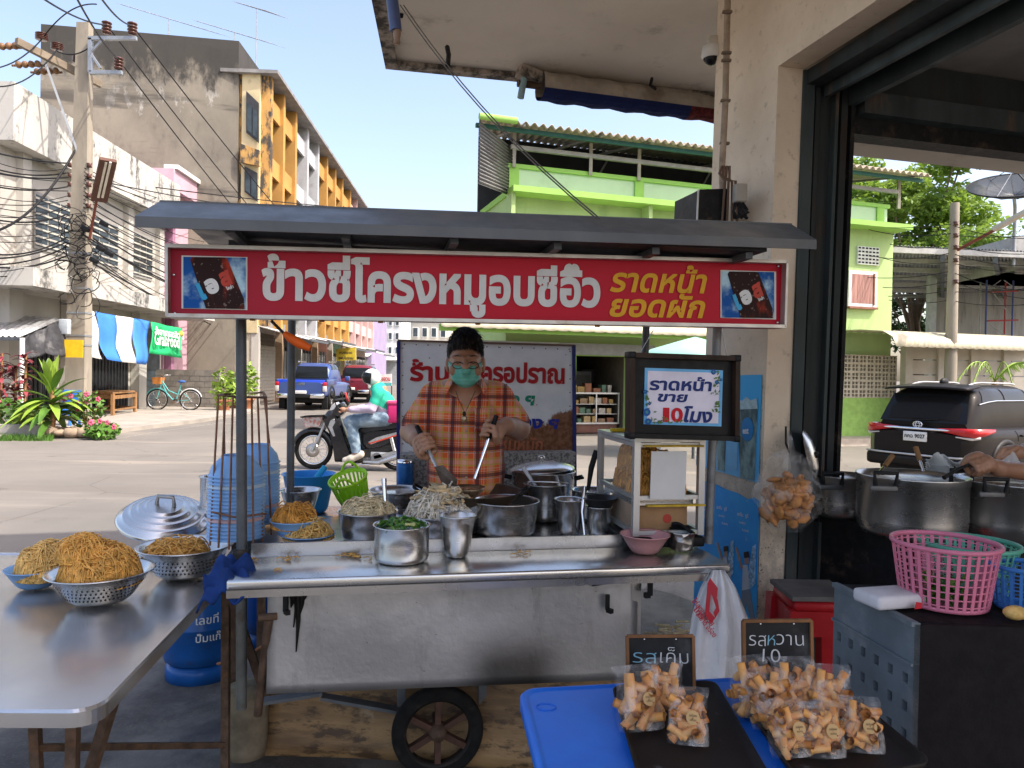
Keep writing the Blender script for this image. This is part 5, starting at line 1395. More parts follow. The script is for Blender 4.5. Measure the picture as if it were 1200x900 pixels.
bkm = Mat('clear_wire_basket'); _q = bkm.noise(30,3,.6); bkm.set(base=bkm.mix(_q.ss(.45,.6),(.45,.44,.44),(.42,.16,.13)),rough=.3,alpha=.8)
bk.build('front_basket',bkm.m,sct)
br_ = MB(); br_.tube([S(355.5,488,.14),S(381,487,.14),S(381,487,-.14),S(355.5,488,-.14)],.012,5,closed=True); br_.build('basket_rim',BLACK_PLASTIC,sct)
rf_ = MB(); rf_.tube([rc_ + V(cos(t),0,sin(t)) * (RW + .06) for t in (radians(-5 + 130 * k / 12) for k in range(13))],.05,6); rf_.build('rear_mudguard',blk,sct)
cbx = thing('cooler_box','bright pink cooler box strapped behind the rider','box',S(469,494))
MB().rbox(S(470,484,0),(.36,.4,.28),.03).build('body',paint('cooler_pink',(.60,.03,.16),.4),cbx)
MB().rbox(S(470,471.5,0),(.38,.42,.06),.02).build('lid',paint('cooler_lid',(.65,.08,.20),.4),cbx)
rd = thing('person','rider in a white helmet, teal and lilac jacket and jeans on the black motorcycle','person',S(430,540))
f = Field()
sh_y = .19
f.ell(S(437,443),(.085,.075,.11),.02); f.cone(S(441,449),S(444,456),.055,.06)
f.limb([S(444,459),S(449,473),S(452,489)],[.135,.14,.15],.06)
f.cone(S(444.5,459,-sh_y + .04),S(444.5,459,sh_y - .04),.075,.075,.05)
for s in (-1,1):
 f.limb([S(446,460,s * sh_y),S(439,478,s * (sh_y + .06)),S(413,479,s * .27)],[.06,.05,.038],.03)
 hc = S(407,479,s * .27); f.ell(hc,(.05,.035,.04),.02)
 for k in range(4):
  zz = V(0,s * (.03 - .02 * k),0); f.limb([hc + V(-.02,0,.02) + zz,hc + V(-.055,0,.01) + zz,hc + V(-.06,0,-.03) + zz,hc + V(-.03,0,-.045) + zz],[.012,.011,.010,.009],.006)
 f.limb([hc + V(.02,-.02 * s,-.01),hc + V(-.03,-.05 * s,-.03)],[.014,.010],.008)
 f.limb([S(451,491,s * .1),S(414,493.5,s * .16),S(420,530,s * .17)],[.10,.075,.05],.04)
 f.limb([S(422,531,s * .17),S(408,537,s * .18)],[.05,.035],.03)
skin_m = Mat('skin'); _n = skin_m.noise(14,5,.6); _n2 = skin_m.noise(3,3,.5)
skin_m.set(base=skin_m.mix((_n * .5 + _n2 * .5).ss(.35,.65),(.34,.17,.10),(.42,.225,.14)),rough=.5,sss=.0); skin_m.bump(skin_m.noise(120,3,.6),.12,.003); skin_m = skin_m.m
fab = lambda n,c,**k: paint(n,c,.85,0,.12,5,bump=.35,bscale=14,bdist=.02,**k)
lo_,hi_ = S(397,548,-.45),S(462,428,.45)
skin_obj('body',f,(lo_.x,lo_.y,lo_.z),(hi_.x,hi_.y,hi_.z),.014,skin_m,rd)
def wrinkle(amp,sc,seed):
 def d(vs):
  w = np.sin(vs[:,0] * sc + vs[:,2] * sc * .7 + seed) * np.sin(vs[:,2] * sc * 1.3 + vs[:,1] * sc * .8 + seed * 2)
  return vs + (w * amp)[:,None] * np.array([.5,-.6,.4])
 return d
jk = Field()
jk.limb([S(443.5,457),S(449,473),S(452,492)],[.125,.165,.175],.06)
jk.cone(S(444.5,459,-sh_y + .03),S(444.5,459,sh_y - .03),.09,.09,.05)
for s in (-1,1): jk.limb([S(446,460,s * sh_y),S(439,478,s * (sh_y + .06)),S(416,479,s * .27)],[.082,.068,.05],.03)
teal = fab('jacket_teal',(.03,.40,.27)); lilac = fab('jacket_lilac',(.46,.40,.52));
zsplit = S(440,474).z
def tintj(c): return ((c[:,2] < zsplit - (c[:,0] - S(445,470).x) * .5)).astype(int)
skin_obj('jacket',jk,(lo_.x - .1,lo_.y,S(440,496).z),(hi_.x + .1,hi_.y,hi_.z),.014,[teal,lilac],rd,tint=tintj,disp=wrinkle(.008,21,1.0))
jn = Field()
for s in (-1,1): jn.limb([S(452,490,s * .09),S(414,493.5,s * .16),S(420.5,528,s * .17)],[.125,.095,.072],.05)
jn.ell(S(452,489),(.17,.2,.12),.05)
denim = Mat('denim'); _n = denim.noise(6,5,.6); denim.set(base=denim.mix(_n.ss(.4,.62),(.10,.16,.23),(.25,.33,.40)),rough=.9); denim.bump(denim.noise(22,4,.6),.4,.02)
skin_obj('jeans',jn,(lo_.x,lo_.y,S(440,530).z),(hi_.x + .1,hi_.y,S(440,478).z),.014,denim.m,rd,disp=wrinkle(.010,27,2.0))
for s in (-1,1):
 sf_ = Field(); sf_.limb([S(425,531,s * .17),S(415,535.5,s * .18),S(407.5,537.5,s * .18)],[.062,.055,.045],.03).half(S(415,540,0),(0,0,1))
 a,b = S(398,545,s * .17 - .1),S(434,520,s * .17 + .1)
 skin_obj('shoe',sf_,a,b,.010,paint('shoe_cream',(.55,.50,.42),.7),rd)
hm = MB(); hc = S(436,442); Rt = Matrix.Rotation(.12,3,'Y')
hm.ball(hc,(.135,.118,.13),24,Rt,16); hm.build('helmet',paint('helmet_white',(.72,.72,.72),.22,0,.03,4,coat=.5),rd)
vs = MB(); vs.grid(lambda u,v: hc + Rt @ Vector((-.150 * cos((u - .5) * 3.3) * cos(-.8 + v * 1.25),.130 * sin((u - .5) * 3.3) * cos(-.8 + v * 1.25) ,.142 * sin(-.8 + v * 1.25))),14,10); vs.build('visor',DARK_GLASS,rd,solid=.006)
ns = MB(); ns.lathe(S(441.5,453),[(.075,-.03),(.085,0),(.07,.035)],14,Matrix.Rotation(.3,3,'Y')); ns.build('neck_scarf',paint('scarf_yellow',(.55,.40,.08),.9),rd)
# ================================================================== the shop on the right: pillar, beam, canopy, shutter frame
sb = thing('shop_building','cream concrete shop building with corner pillar, wide canopy and dark shutter frame','building',(1.2,3,0))
ru = Vector((.968,.252,0)).normalized(); rv = Vector((-.252,.968,0)).normalized()
ZS = 3.3
pil = Mat('worn_cream_render')
_x,_y,_z = pil.xyz()
_a = pil.noise(2.2,7,.65); _b = pil.noise(22,6,.7); _c = pil.noise(7,8,.75,(1,1,.6),(2,5,1)); _v = pil.voronoi(70)
low = _z.ss(1.55,.35)
c0 = pil.mix(_a.ss(.3,.7),(.82,.69,.54),(.68,.56,.43))
c0 = pil.mix(_b.ss(.56,.72) * .5,c0,(.26,.20,.15))
c0 = pil.mix((low * .8) * (_c.ss(.36,.56)),c0,(.26,.235,.20))
c0 = pil.mix((low * .85) * (_v.lt(.26) * _b.ss(.42,.55)),c0,(.06,.05,.045))
pil.set(base=c0,rough=.9); pil.bump(_b * .6 + _a,.3,.02); pil = pil.m
nT,nB = W(912,78,3.0),W(887,725,3.0); fT,fB = W(840,45,3.48),W(816,725,3.48); rT,rB = W(941,78,3.03),W(917,725,3.03)
def ext(a,b,z):  # point on line a-b at height z
 return a + (b - a) * ((z - a.z) / (b.z - a.z))
def col4(z):
 n,f_,r_ = ext(nT,nB,z),ext(fT,fB,z),ext(rT,rB,z); return [n,r_,r_ + (f_ - n),f_]
mb = MB(); mb.loft([col4(z) for z in (0,.8,1.6,2.4,ZS - .002)],True,False); mb.build('pillar',pil,sb)
zb = nT.z
P0 = ext(nT,nB,zb); P1 = ext(rT,rB,zb)
mb = MB(); back = -rv * 4.6
mb.slab([P0 + V(0,0,.002) - rv * .0,P1 + V(0,0,.002),P1 + back + V(0,0,.002),P0 + back + V(0,0,.002)],(0,0,1),ZS - zb - .004)
mb.build('beam',pil,sb)
upm = paint('upper_render',(.58,.50,.42),.9,0,.1,1)
q = [P0 + rv * .5 - ru * .02,P0 + rv * .5 + ru * 8,P0 - rv * 4.6 + ru * 8,P0 - rv * 4.6 - ru * .02]
mb = MB(); mb.slab([V(p.x,p.y,ZS + .26) for p in q],(0,0,1),5.6); uw = mb.build('unseen_upper_wall',upm,sb)  # upper storeys out of view, added to block the sun off the stall
for k in range(2):
 for z in (4.3,7.0):
  c = P0 - rv * (1 + 2.2 * k) - ru * .02; c.z = z
  w = MB().box(c,(.08,1.2,1.3),atan2(rv.y,rv.x) - pi / 2).build('window',paint('window_frame_grey',(.3,.29,.27),.6),sb)
  MB().box(c - ru * .05,(.02,1.08,1.18),atan2(rv.y,rv.x) - pi / 2).build('pane',win_glass,w)
cA,cB = Gz(452,75,ZS),Gz(836,113,ZS); cL = Gz(437,0,ZS)
dl = (cL - cA).normalized(); cBx = cA + (cB - cA) * 1.9
cpts = [cA,cBx,cBx + V(2,-5.2,0),cA + dl * 5.2]
cm_ = Mat('canopy_soffit'); _a = cm_.noise(1.2,6,.6); _b = cm_.noise(5,7,.7);
cm_.set(base=cm_.mix(_b.ss(.55,.75) * .5,cm_.mix(_a.ss(.3,.7),(.82,.74,.62),(.70,.62,.51)),(.30,.25,.2)),rough=.9); cm_.bump(_b,.15,.02)
MB().slab(cpts,(0,0,1),.24).build('canopy',cm_.m,sb)
mould = Mat('canopy_edge'); _q = mould.noise(7,7,.7); mould.set(base=mould.mix(_q.ss(.42,.58),(.055,.048,.04),(.40,.34,.28)),rough=.95); mould.bump(_q,.4,.02); mould = mould.m
ins = (cA - cA); dn = V(0,0,-.03)
e1 = (cBx - cA).normalized(); e2 = dl
MB().slab([cA + dn,cBx + dn,cBx + e2 * .075 + dn,cA + e2 * .075 + e1 * .07 + dn],(0,0,1),.028).build('drip_edge',mould,sb)
MB().slab([cA + dn,cA + e2 * .075 + e1 * .07 + dn,cA + e2 * 5.2 + e1 * .07 + dn,cA + e2 * 5.2 + dn],(0,0,1),.028).build('drip_edge',mould,sb)
steel_d = paint('dark_shutter_steel',(.032,.038,.039),.65,.15,.25,6,dirt=(.06,.035,.025),dscale=9,dthr=(.55,.7),bump=.25,bscale=60,stretch=(1,1,.25))
steel_t = paint('teal_grey_angle',(.055,.07,.072),.6,.2,.25,6,dirt=(.16,.10,.07),dscale=8,bump=.2,stretch=(1,1,.25))
eT,eB = W(1004,95,3.10),W(978,700,3.10)
def across(k,dv=0.0):
 def f_(z):
  a,b = ext(rT,rB,z),ext(eT,eB,z); return a.lerp(b,k) + rv * dv
 return f_
def vbar(k0,k1,dv0,dv1,mt,zt=None):
 zt = zt or zb - .002; f0,f1 = across(k0),across(k1); mb = MB()
 mb.loft([[f0(z) + rv * dv0,f1(z) + rv * dv0,f1(z) + rv * dv1,f0(z) + rv * dv1] for z in (0,zt)],True,False); return mb.build('guide_rail',mt,sb)
vbar(.0,.20,-.012,.03,steel_t); vbar(.20,.26,.03,.12,steel_d); vbar(.26,.34,.0,.12,steel_d); vbar(.34,.40,.06,.12,steel_d)
vbar(.40,.60,.02,.14,steel_d); vbar(.60,.66,-.01,.12,steel_t); vbar(.66,.74,.05,.13,steel_d); vbar(.74,.86,-.0,.14,steel_d); vbar(.86,.93,.05,.14,steel_t); vbar(.93,1.0,.0,.30,BLACK_IRON)
for k0,k1,z0,z1,mt in ((.13,.20,-.06,-.001,steel_d),(.22,.24,-.10,-.001,steel_t),(.26,.33,-.03,-.001,steel_d),(.34,.37,-.12,-.001,steel_t),(.38,.5,-.05,-.001,steel_d)):
 a,b = P0 + ru * k0,P0 + ru * k1
 MB().slab([a + V(0,0,z0),b + V(0,0,z0),b + back + V(0,0,z0),a + back + V(0,0,z0)],(0,0,1),z1 - z0).build('shutter_rail',mt,sb)
hb0 = W(1006,157,3.15); R0 = Vector((hb0.x,hb0.y,0)); zh = hb0.z
cei = paint('dim_ceiling',(.34,.32,.30),.95,0,.2,2,bump=.3,bscale=40)
def rbx(a0,a1,b0,b1,z0,z1,mt,nm):
 p = R0 + ru * a0 + rv * b0; s = R0 + ru * a1 + rv * b0
 MB().slab([V(p.x,p.y,z0),V(s.x,s.y,z0),V(s.x,s.y,z0) + rv * (b1 - b0),V(p.x,p.y,z0) + rv * (b1 - b0)],(0,0,1),z1 - z0).build(nm,mt,sb)
rbx(-.02,6,-.06,.02,zh + .07,zh + .16,steel_t,'header'); rbx(-.02,6,.0,.10,zh,zh + .07,BLACK_IRON,'header'); rbx(-.02,6,-.02,.12,zh + .16,zb + .1,steel_d,'header')
rbx(.0,6,.13,.30,zh + .012,zh + .25,cm_.m,'rear_canopy')
rbx(-.1,6,-4.6,.3,zb + .11,ZS - .004,cei,'ceiling')
rbx(4.2,4.4,-4.6,.3,0,zb + .1,cei,'side_wall')
cd_ = MB(); cpth = [W(853,-12,3.18),W(850,120,3.16),W(846,200,3.15),W(848,262,3.15)]; cd_.tube(cpth,.014,8); cd_.build('conduit',paint('conduit_cream',(.36,.28,.21),.7,0,.2,12,dirt=(.2,.14,.1),dscale=12),sb)
cl = MB()
for py in (14,62,71,118,168): cl.rbox(W(852.5 - py * .02,py,3.155),(.042,.02,.012),.004)
kind(cl.build('conduit_clips',paint('clip_brown',(.2,.15,.11),.7),sb),'stuff')
cw_ = MB()
for k in range(4): cw_.tube([W(846 + 3 * k,195,3.12),W(843 + 4 * k,203 + 3 * k,3.09),W(850 + 4 * k,212,3.08),W(846 + 6 * k,262,3.11)],.006,5)
kind(cw_.build('loose_wires',paint('wire_brown',(.16,.10,.07),.7),sb),'stuff')
jb = MB(); jb.rbox(W(867,227,3.05),(.05,.05,.075),.006); jb.build('junction_box',paint('box_grey_cream',(.42,.38,.33),.7),sb)
bw_ = MB(); r5 = random.Random(2)
for k in range(10): bw_.tube([W(866 + r5.uniform(-5,5),238,3.03),W(868 + r5.uniform(-9,9),248 + r5.uniform(-3,3),3.01),W(866 + r5.uniform(-8,10),256,3.03)],.006,4)
kind(bw_.build('cable_bundle',BLACK_PLASTIC,sb),'stuff')
ctv = thing('cctv_camera','white dome security camera on a bracket under the canopy','camera',W(834,60,3.5))
MB().rbox(W(836,50,3.5),(.06,.06,.05),.01).build('bracket',paint('cctv_cream',(.55,.52,.45),.5),ctv)
MB().lathe(W(834,66,3.5),[(.001,.05),(.045,.045),(.05,.0),(.04,-.012)],16).build('housing',WHITE_PAINT,ctv)
MB().ball(W(833.5,67,3.5),(.036,.036,.04),14).build('dome',DARK_GLASS,ctv)
ob = thing('metal_box','dark metal box with a pale side fixed to the pillar above the stall roof','box',W(830,262,3.2))
a = [W(820,222,3.1),W(853,221,3.12),W(851,268,3.12),W(818,268,3.1)]
MB().slab([a[3],a[2],a[1],a[0]],(a[0] - a[3]).cross(a[2] - a[3]) ,-.001).build('seam',BLACK_IRON,ob)
mb = MB(); mb.slab([a[3] + V(0,.01,0),a[2] + V(0,.01,0),a[1] + V(0,.01,0),a[0] + V(0,.01,0)],rv,.22); mb.build('case',paint('box_dark',(.04,.038,.034),.5,.3,.3,12,dirt=(.12,.09,.06),dscale=10),ob)
b = [W(811,228,3.28),W(819.5,222,3.10),W(817.5,268,3.10),W(810,268,3.28)]
MB().slab(b,(-1,-.2,0),.004).build('side_plate',paint('box_pale',(.66,.64,.6),.6),ob)
ar = thing('rolled_awning','rolled cream and blue awning hanging under the far canopy edge','awning',W(735,110,4.5))
A,Bq = W(633,101,4.35),W(850,129,4.75); ax = (Bq - A).normalized(); n1 = ax.cross(V(0,0,1)).normalized(); n2 = n1.cross(ax)
awc = paint('awning_cream',(.44,.38,.31),.85,0,.2,4,dirt=(.25,.19,.14),dscale=4,bump=.4,bscale=12); awb = paint('awning_blue',(.012,.022,.10),.8,0,.15,4); awr = paint('awning_red',(.12,.02,.02),.8,0,.5,40)
rings = []
mb = MB(); N = 22
def rr_(k,i): return .085 + .006 * sin(i * 1.7 + k * .9)
for i in range(N):
 for k in range(16):
  t0,t1 = 2 * pi * k / 16,2 * pi * (k + 1) / 16; u0,u1 = i / N,(i + 1) / N
  pts = [A.lerp(Bq,u) + (n1 * cos(t) + n2 * sin(t)) * rr_(kk % 16,ii) for u,t,kk,ii in ((u0,t0,k,i),(u1,t0,k,i + 1),(u1,t1,k + 1,i + 1),(u0,t1,k + 1,i))]
  down = sin((t0 + t1) / 2); mb.cm = 0 if down > -.55 else (1 if i < 17 else 2)
  mb.add(pts,[(0,1,2,3)],False)
mb.build('roll',[awc,awb,awr],ar)
MB().cyl(A - ax * .14,A,.022,8).build('pole',RUSTY,ar)
MB().cyl(W(614,92,4.3),W(610,115,4.3),.02,8).build('crank_tube',paint('crank_cyan',(.28,.42,.46),.5),ar)
MB().beam(W(608,82,4.3),W(632,93,4.35),.09,.06).build('bracket',mould,ar)
for px,py in ((764,100),(626,90)): MB().tube([W(px,py - 8,4.4),W(px - 2,py,4.35),W(px + 4,py + 4,4.3)],.01,5).build('hook',BLACK_IRON,ar)
bpz = thing('awning_pipe','blue pipe with a brown stopper hanging under the canopy corner','pipe',W(463,40,3.3))
MB().cyl(W(456,-30,3.3),W(464,36,3.3),.027,12).build('tube',paint('pipe_slate_blue',(.09,.12,.24),.4),bpz)
MB().lathe(W(465,52,3.3),[(.001,0),(.016,.003),(.014,.03),(.018,.04),(.018,.07)],10).build('stopper',paint('stopper_brown',(.3,.2,.14),.6),bpz)
for k,o_ in enumerate((0,4)):
 t = MB(); a,b = W(469 + o_,6,3.45),W(699 + o_,256,2.28)
 t.tube([a.lerp(b,q / 10) - V(0,0,.06 * 4 * (q / 10) * (1 - q / 10)) for q in range(11)],.0026,5)
 tag(t.build('rope',paint('rope_grey',(.14,.12,.10),.9)),['upper strand of the twin rope from canopy to stall roof','lower strand of the twin rope from canopy to stall roof'][k],'rope','twin rope holding the stall roof')
for i,(px,py) in enumerate(((525,62),(470,5))):
 t = MB(); t.tube([W(px - 1,py - 7,3.8),W(px + 1,py + 3,3.75),W(px,py + 14,3.7)],.013,5); tag(t.build('ceiling_hook',BLACK_IRON),['rusty hook in the canopy soffit the rope passes','dark bracket at the canopy corner holding the rope'][i],'hook')
def PF(px,py,lift=.004):   # outer face of the pillar
 n = (fT - nT).cross(nB - nT).normalized()
 if n.x > 0: n = -n
 return Pl(px,py,nT + n * lift,n)
pu = (PF(880,500) - PF(840,500)).normalized(); pn = -((fT - nT).cross(nB - nT).normalized()); pn = pn if pn.x < 0 else -pn
def ptx(body,px,py,width,mt,par,lift=.007,hgt=None,bold=.02):
 n0 = PF(px,py,lift); up2 = pn.cross(pu); up2 = up2 if up2.z > 0 else -up2
 return text(body,n0,pu,up2,width,hgt,bold,lift=.001).build('lettering',mt,par)
p1 = thing('drink_poster','blue poster of a tall iced drink pasted on the pillar beside the price sign','poster',PF(860,565))
pb_ = Mat('poster_sky_blue'); _x,_y,_z = pb_.xyz(); _n = pb_.noise(3,4,.6)
pb_.set(base=pb_.mix((_z + _n * .25).ss(-.25,.42),(.45,.70,.85),(.06,.44,.85)),rough=.5,spec=.2); pb_ = pb_.m
def pslab(pts,mt,nm,par,lift=.003,th=.002):
 return MB().slab([PF(x,y,lift) for x,y in pts],pn,th).build(nm,mt,par)
pslab([(820,441),(893,439),(889,566),(865,559),(816,545)],pb_,'sheet',p1)
pslab([(818,513),(865,516),(864,552),(817,545)],paint('poster_light_band',(.22,.52,.80),.5),'light_band',p1,.0055)
gm = Mat('poster_glass_print'); _n = gm.noise(14,4,.6,(1,1,.6)); gm.set(base=gm.mix(_n.ss(.4,.65),(.03,.085,.10),(.22,.36,.36)),rough=.4); gm = gm.m
pslab([(864,478),(888,477),(884,563),(868,560)],gm,'drink_print',p1,.006)
pslab([(863.5,474),(866,468),(870,470),(875,465),(880,469),(887,467),(888,479),(864,480)],paint('ice_print',(.42,.58,.62),.4,0,.2,40),'ice_print',p1,.0085)
pslab([(840,505),(851,505),(849,552),(842,551)],gm,'drink_print',p1,.0085)
ring = [(876 + 7 * cos(t),503 + 14 * sin(t)) for t in (2 * pi * k / 20 for k in range(20))]
pslab(ring,paint('logo_blue',(.02,.22,.52),.4),'logo_disc',p1,.009)
ptx('est',870.5,508,.045,paint('logo_white',(.75,.78,.8),.5),p1,.0125,None,.03)
ptx('zzzz',858,505,.035,WHITE_PAINT,p1,.012,None,.05)
p2 = thing('advert_poster','torn bright blue advertising sheet low on the pillar with white Thai writing','poster',PF(855,725))
blu = Mat('poster_deep_blue'); _n = blu.noise(4,5,.6); _m = blu.noise(18,4,.6); blu.set(base=blu.mix(_m.ss(.62,.75) * .5,blu.mix(_n.ss(.35,.65),(.03,.34,.85),(.06,.46,.90)),(.4,.62,.85)),rough=.5,spec=.2); blu = blu.m
pslab([(818,562),(836,566),(850,573),(865,578),(876,585),(884,583),(890,587),(886,740),(812,740)],blu,'sheet',p2)
wht = paint('poster_print_white',(.80,.85,.88),.5)
for px,py in ((819,588),(840,596),(864,604)):
 ptx('สดชื่น...ดูดี',px,py,.085,wht,p2,.007,None,.015); ptx('ปะกะพื้นน้ำ',px + 2.5,py + 9,.05,wht,p2,.007,None,.01); ptx('ดื่มครีมซัด',px + 6,py + 18,.05,wht,p2,.007,None,.01)
skp = paint('print_skin',(.42,.27,.2),.5); shp = paint('print_shirt',(.55,.60,.66),.5); trp = paint('print_trousers',(.20,.24,.3),.5); hrp = paint('print_hair',(.03,.02,.02),.5); bot = paint('print_splash',(.30,.50,.75),.5,0,.5,60)
for dx,dy,s in ((0,0,1),(-24,-13,.85)):
 q = lambda pts: [(874 + dx + (x - 874) * s,690 + dy + (y - 690) * s) for x,y in pts]
 pslab(q([(871,662),(876,662),(879,690),(870,692)]),shp,'figure_shirt',p2,.006)
 pslab(q([(870,692),(879,690),(885,725),(880,728),(875,706),(873,727),(868,727)]),trp,'figure_trousers',p2,.006)
 pslab(q([(873,651),(877,651),(877.5,661),(873,661)]),skp,'figure_face',p2,.0062); pslab(q([(872,647),(877,646),(878,653),(872.5,654)]),hrp,'figure_hair',p2,.0085)
 pslab(q([(862,642),(864,641),(871,665),(869,668)]),skp,'figure_arm',p2,.0064)
 pslab(q([(882,640),(886,638),(885,684),(880,690),(877,672),(880,655)]),bot,'bottle_print',p2,.0066)
hbm = Mat('clear_bag_film'); _n = hbm.noise(14,4,.6); _w = hbm.voronoi(9,'DISTANCE_TO_EDGE')
hbm.set(base=(.85,.83,.80),rough=.12,alpha=_n.ss(.45,.68,.03,.28),spec=.8); hbm.bump(_n + _w * .3,.6,.02); hbm = hbm.m
hg = thing('hanging_bag','clear plastic bag of brown fried crisps hanging by the shutter','bag',W(925,500,2.72))
bc_ = W(923,583,2.72)
def bagpt(u,v):
 t = 2 * pi * u; z = -.12 + .24 * v; r_ = (.02 + .098 * sin(pi * min(1,(1 - v) * .78 + .12)) ** .8) if v < .97 else .02
 r_ *= 1 + .06 * sin(t * 5 + v * 9) + .05 * sin(t * 3 - v * 14); return bc_ + V(r_ * cos(t) * 1.05,r_ * .8 * sin(t),z + (.0 if v < .9 else (v - .9) * .6))
MB().grid(bagpt,36,22).build('film',hbm,hg)
MB().tube([bc_ + V(0,0,.10),bc_ + V(.01,0,.19),bc_ + V(.02,.05,.24)],[.03,.012,.004],7).build('knot',hbm,hg)
crm = paint('fried_crisp',(.46,.19,.045),.6,0,.35,18,bump=.3,bscale=50)
mb = MB(); r6 = random.Random(6)
for k in range(150):
 p = Vector((r6.gauss(0,1),r6.gauss(0,1),r6.gauss(0,1))).normalized() * r6.uniform(.2,.97)
 c = bc_ + V(p.x * .090,p.y * .068,-.012 + p.z * .10); mb.ball(c,(r6.uniform(.024,.040),r6.uniform(.02,.034),.011),7,Matrix.Rotation(r6.uniform(0,3),3,Vector((r6.gauss(0,1),r6.gauss(0,1),1))))
kind(mb.build('crisps',crm,hg),'stuff')
wr = MB(); wr.tube([W(921,500,2.8),W(921,520,2.76),W(925,530,2.74)],.004,5); wr.build('hook',BLACK_IRON,hg)
lidt = thing('pan_lid','grey aluminium lid hanging edge-on at the shutter frame behind the bag','lid',W(953,533,2.95))
MB().lathe(W(950,533,2.95),[(.001,.02),(.06,.016),(.10,.0),(.105,-.004)],28,Matrix.Rotation(radians(62),3,'Z') @ Matrix.Rotation(pi / 2 - .25,3,'X')).build('disc',STEEL,lidt)
MB().ball(W(956,533,2.93),.014,8).build('knob',BLACK_PLASTIC,lidt)
# ================================================================== the food cart
ZC = .91
CO = Gz(265,681,ZC); _cr = Gz(857,661.5,ZC); cu = (_cr - CO); CW = cu.length; cu.normalize(); cv = Vector((-cu.y,cu.x,0))
CO = Vector((CO.x,CO.y,0))
def C(u,v,z=0.0): return CO + cu * u + cv * v + V(0,0,z)
def Cp(px,py,v): return Pl(px,py,CO + cv * v,cv)
CR = Matrix((cu,cv,V(0,0,1))).transposed()
def cbox(lo,hi,mb=None,r=0):
 mb = mb or MB(); c = C(*[(a + b) / 2 for a,b in zip(lo,hi)]); d = [abs(b - a) for a,b in zip(lo,hi)]
 return mb.rbox(c,d,r,CR) if r else mb.box(c,d,R=CR)
ct = thing('food_cart','stainless steel street food cart with grey roof and red Thai sign','food cart',C(CW / 2,.3))
sh = MB(); cbox((0,0,ZC - .028),(CW,.262,ZC),sh,.006); sh.build('front_shelf',STEEL,ct)
cbox((0.0,.003,ZC - .05),(CW,.012,ZC - .028)).build('shelf_lip',SHEET,ct)
uS = (Cp(294,645,.26) - CO).dot(cu)
cbox((uS,.263,ZC - .028),(CW - .18,.275,ZC + .042)).build('backsplash',SHEET,ct)
cbox((uS - .08,.276,ZC - .028),(CW + .02,.93,ZC - .003)).build('worktop',SHEET,ct)
u0 = (Cp(313,750,.2) - CO).dot(cu); u1 = (Cp(746,740,.2) - CO).dot(cu)
z0 = Cp(314,813,.2).z; z1 = Cp(745,796,.2).z
pm_ = Mat('cart_panel_steel')
_x,_y,_z = pm_.xyz(); _a = pm_.noise(2.2,6,.6); _b = pm_.noise(9,6,.7,(1,1,.25)); _c = pm_.noise(60,3,.6); _sp = pm_.voronoi(38)
_gx = (_x - .12).abs(); soot = (_z - .60).ss(.10,-.06) * _gx.ss(.22,.05)
c0 = pm_.mix(_a.ss(.3,.7),(.56,.55,.545),(.41,.40,.395)); c0 = pm_.mix(_b.ss(.50,.74) * .6,c0,(.24,.22,.20)); c0 = pm_.mix((_sp.lt(.07)) * (_b.ss(.4,.6)),c0,(.16,.09,.05)); c0 = pm_.mix(soot * .85,c0,(.05,.045,.04))
pm_.set(base=c0,metal=.78,rough=(_a * .22 + _b * .12 + .30)); pm_.bump(_a * 1.0 + _c * .03,.35,.03); pm_ = pm_.m
mb = MB()
mb.grid(lambda u,v: C(u0 + (u1 - u0) * u,.2 + .004 * sin(u * 9 + v * 4) * sin(v * 3),(z0 + (z1 - z0) * u) * (1 - v) + (ZC - .03) * v),40,14)
mb.build('front_panel',pm_,ct,solid=.004)
mb = MB(); mb.slab([C(u1,.2,z1),C(u1,.9,z1),C(u1,.9,ZC - .03),C(u1,.2,ZC - .03)],cu,-.004); mb.build('side_panel',pm_,ct)
cbox((u1 - .02,.195,z1),(u1 + .012,.21,ZC - .03)).build('corner_trim',SHEET,ct)
cbox((u0,.9,.5),(u1,.91,ZC - .03)).build('back_panel',SHEET,ct); cbox((u0,.21,.58),(u1 - .01,.9,.59)).build('bottom_shelf',SHEET,ct)
drp = MB()
for px,y1_,w in ((349,764,.010),(346,735,.006),(353,722,.012),(343,712,.014),(356,706,.012)):
 a,b = Cp(px,694,.193),Cp(px - 2,y1_,.193); drp.tube([a,a.lerp(b,.5) + cu * .004,b],[w,w * .7,.002],6)
kind(drp.build('grease_drips',paint('tar_black',(.01,.009,.008),.35,0,.3,20),ct),'stuff')
for px in (335,842 - 130):
 a = Cp(px,697,.17); mb = MB(); mb.beam(a,a - V(0,0,.05),.014); mb.beam(a - V(0,0,.05),a - V(0,0,.05) + cu * .01 - cv * .02,.014); mb.build('hook',BLACK_IRON,ct)
mb = MB(); mb.tube([Cp(694,683,.1),Cp(733,677,.12)],.012,8); mb.build('handle',BLACK_IRON,ct)
mb = MB(); a = Cp(762,678,.15); mb.beam(a,a - V(0,0,.055),.016); mb.beam(a - V(0,0,.055),a - V(0,0,.055) - cu * .02,.016); mb.build('hook',BLACK_IRON,ct)
ZR = 1.87
def post(px_t,py_t,px_b,py_b,v,r,name='post',mt=GREY_POLE,zb_=None):
 a,b = Cp(px_t,py_t,v),Cp(px_b,py_b,v); b0_ = b; b = a + (b0_ - a) * ((a.z - ZC + .004) / (a.z - b0_.z)); a = b0_ + (a - b0_) * ((ZR - b0_.z) / (a.z - b0_.z))
 MB().cyl(b,a,r,14).build(name,mt,ct)
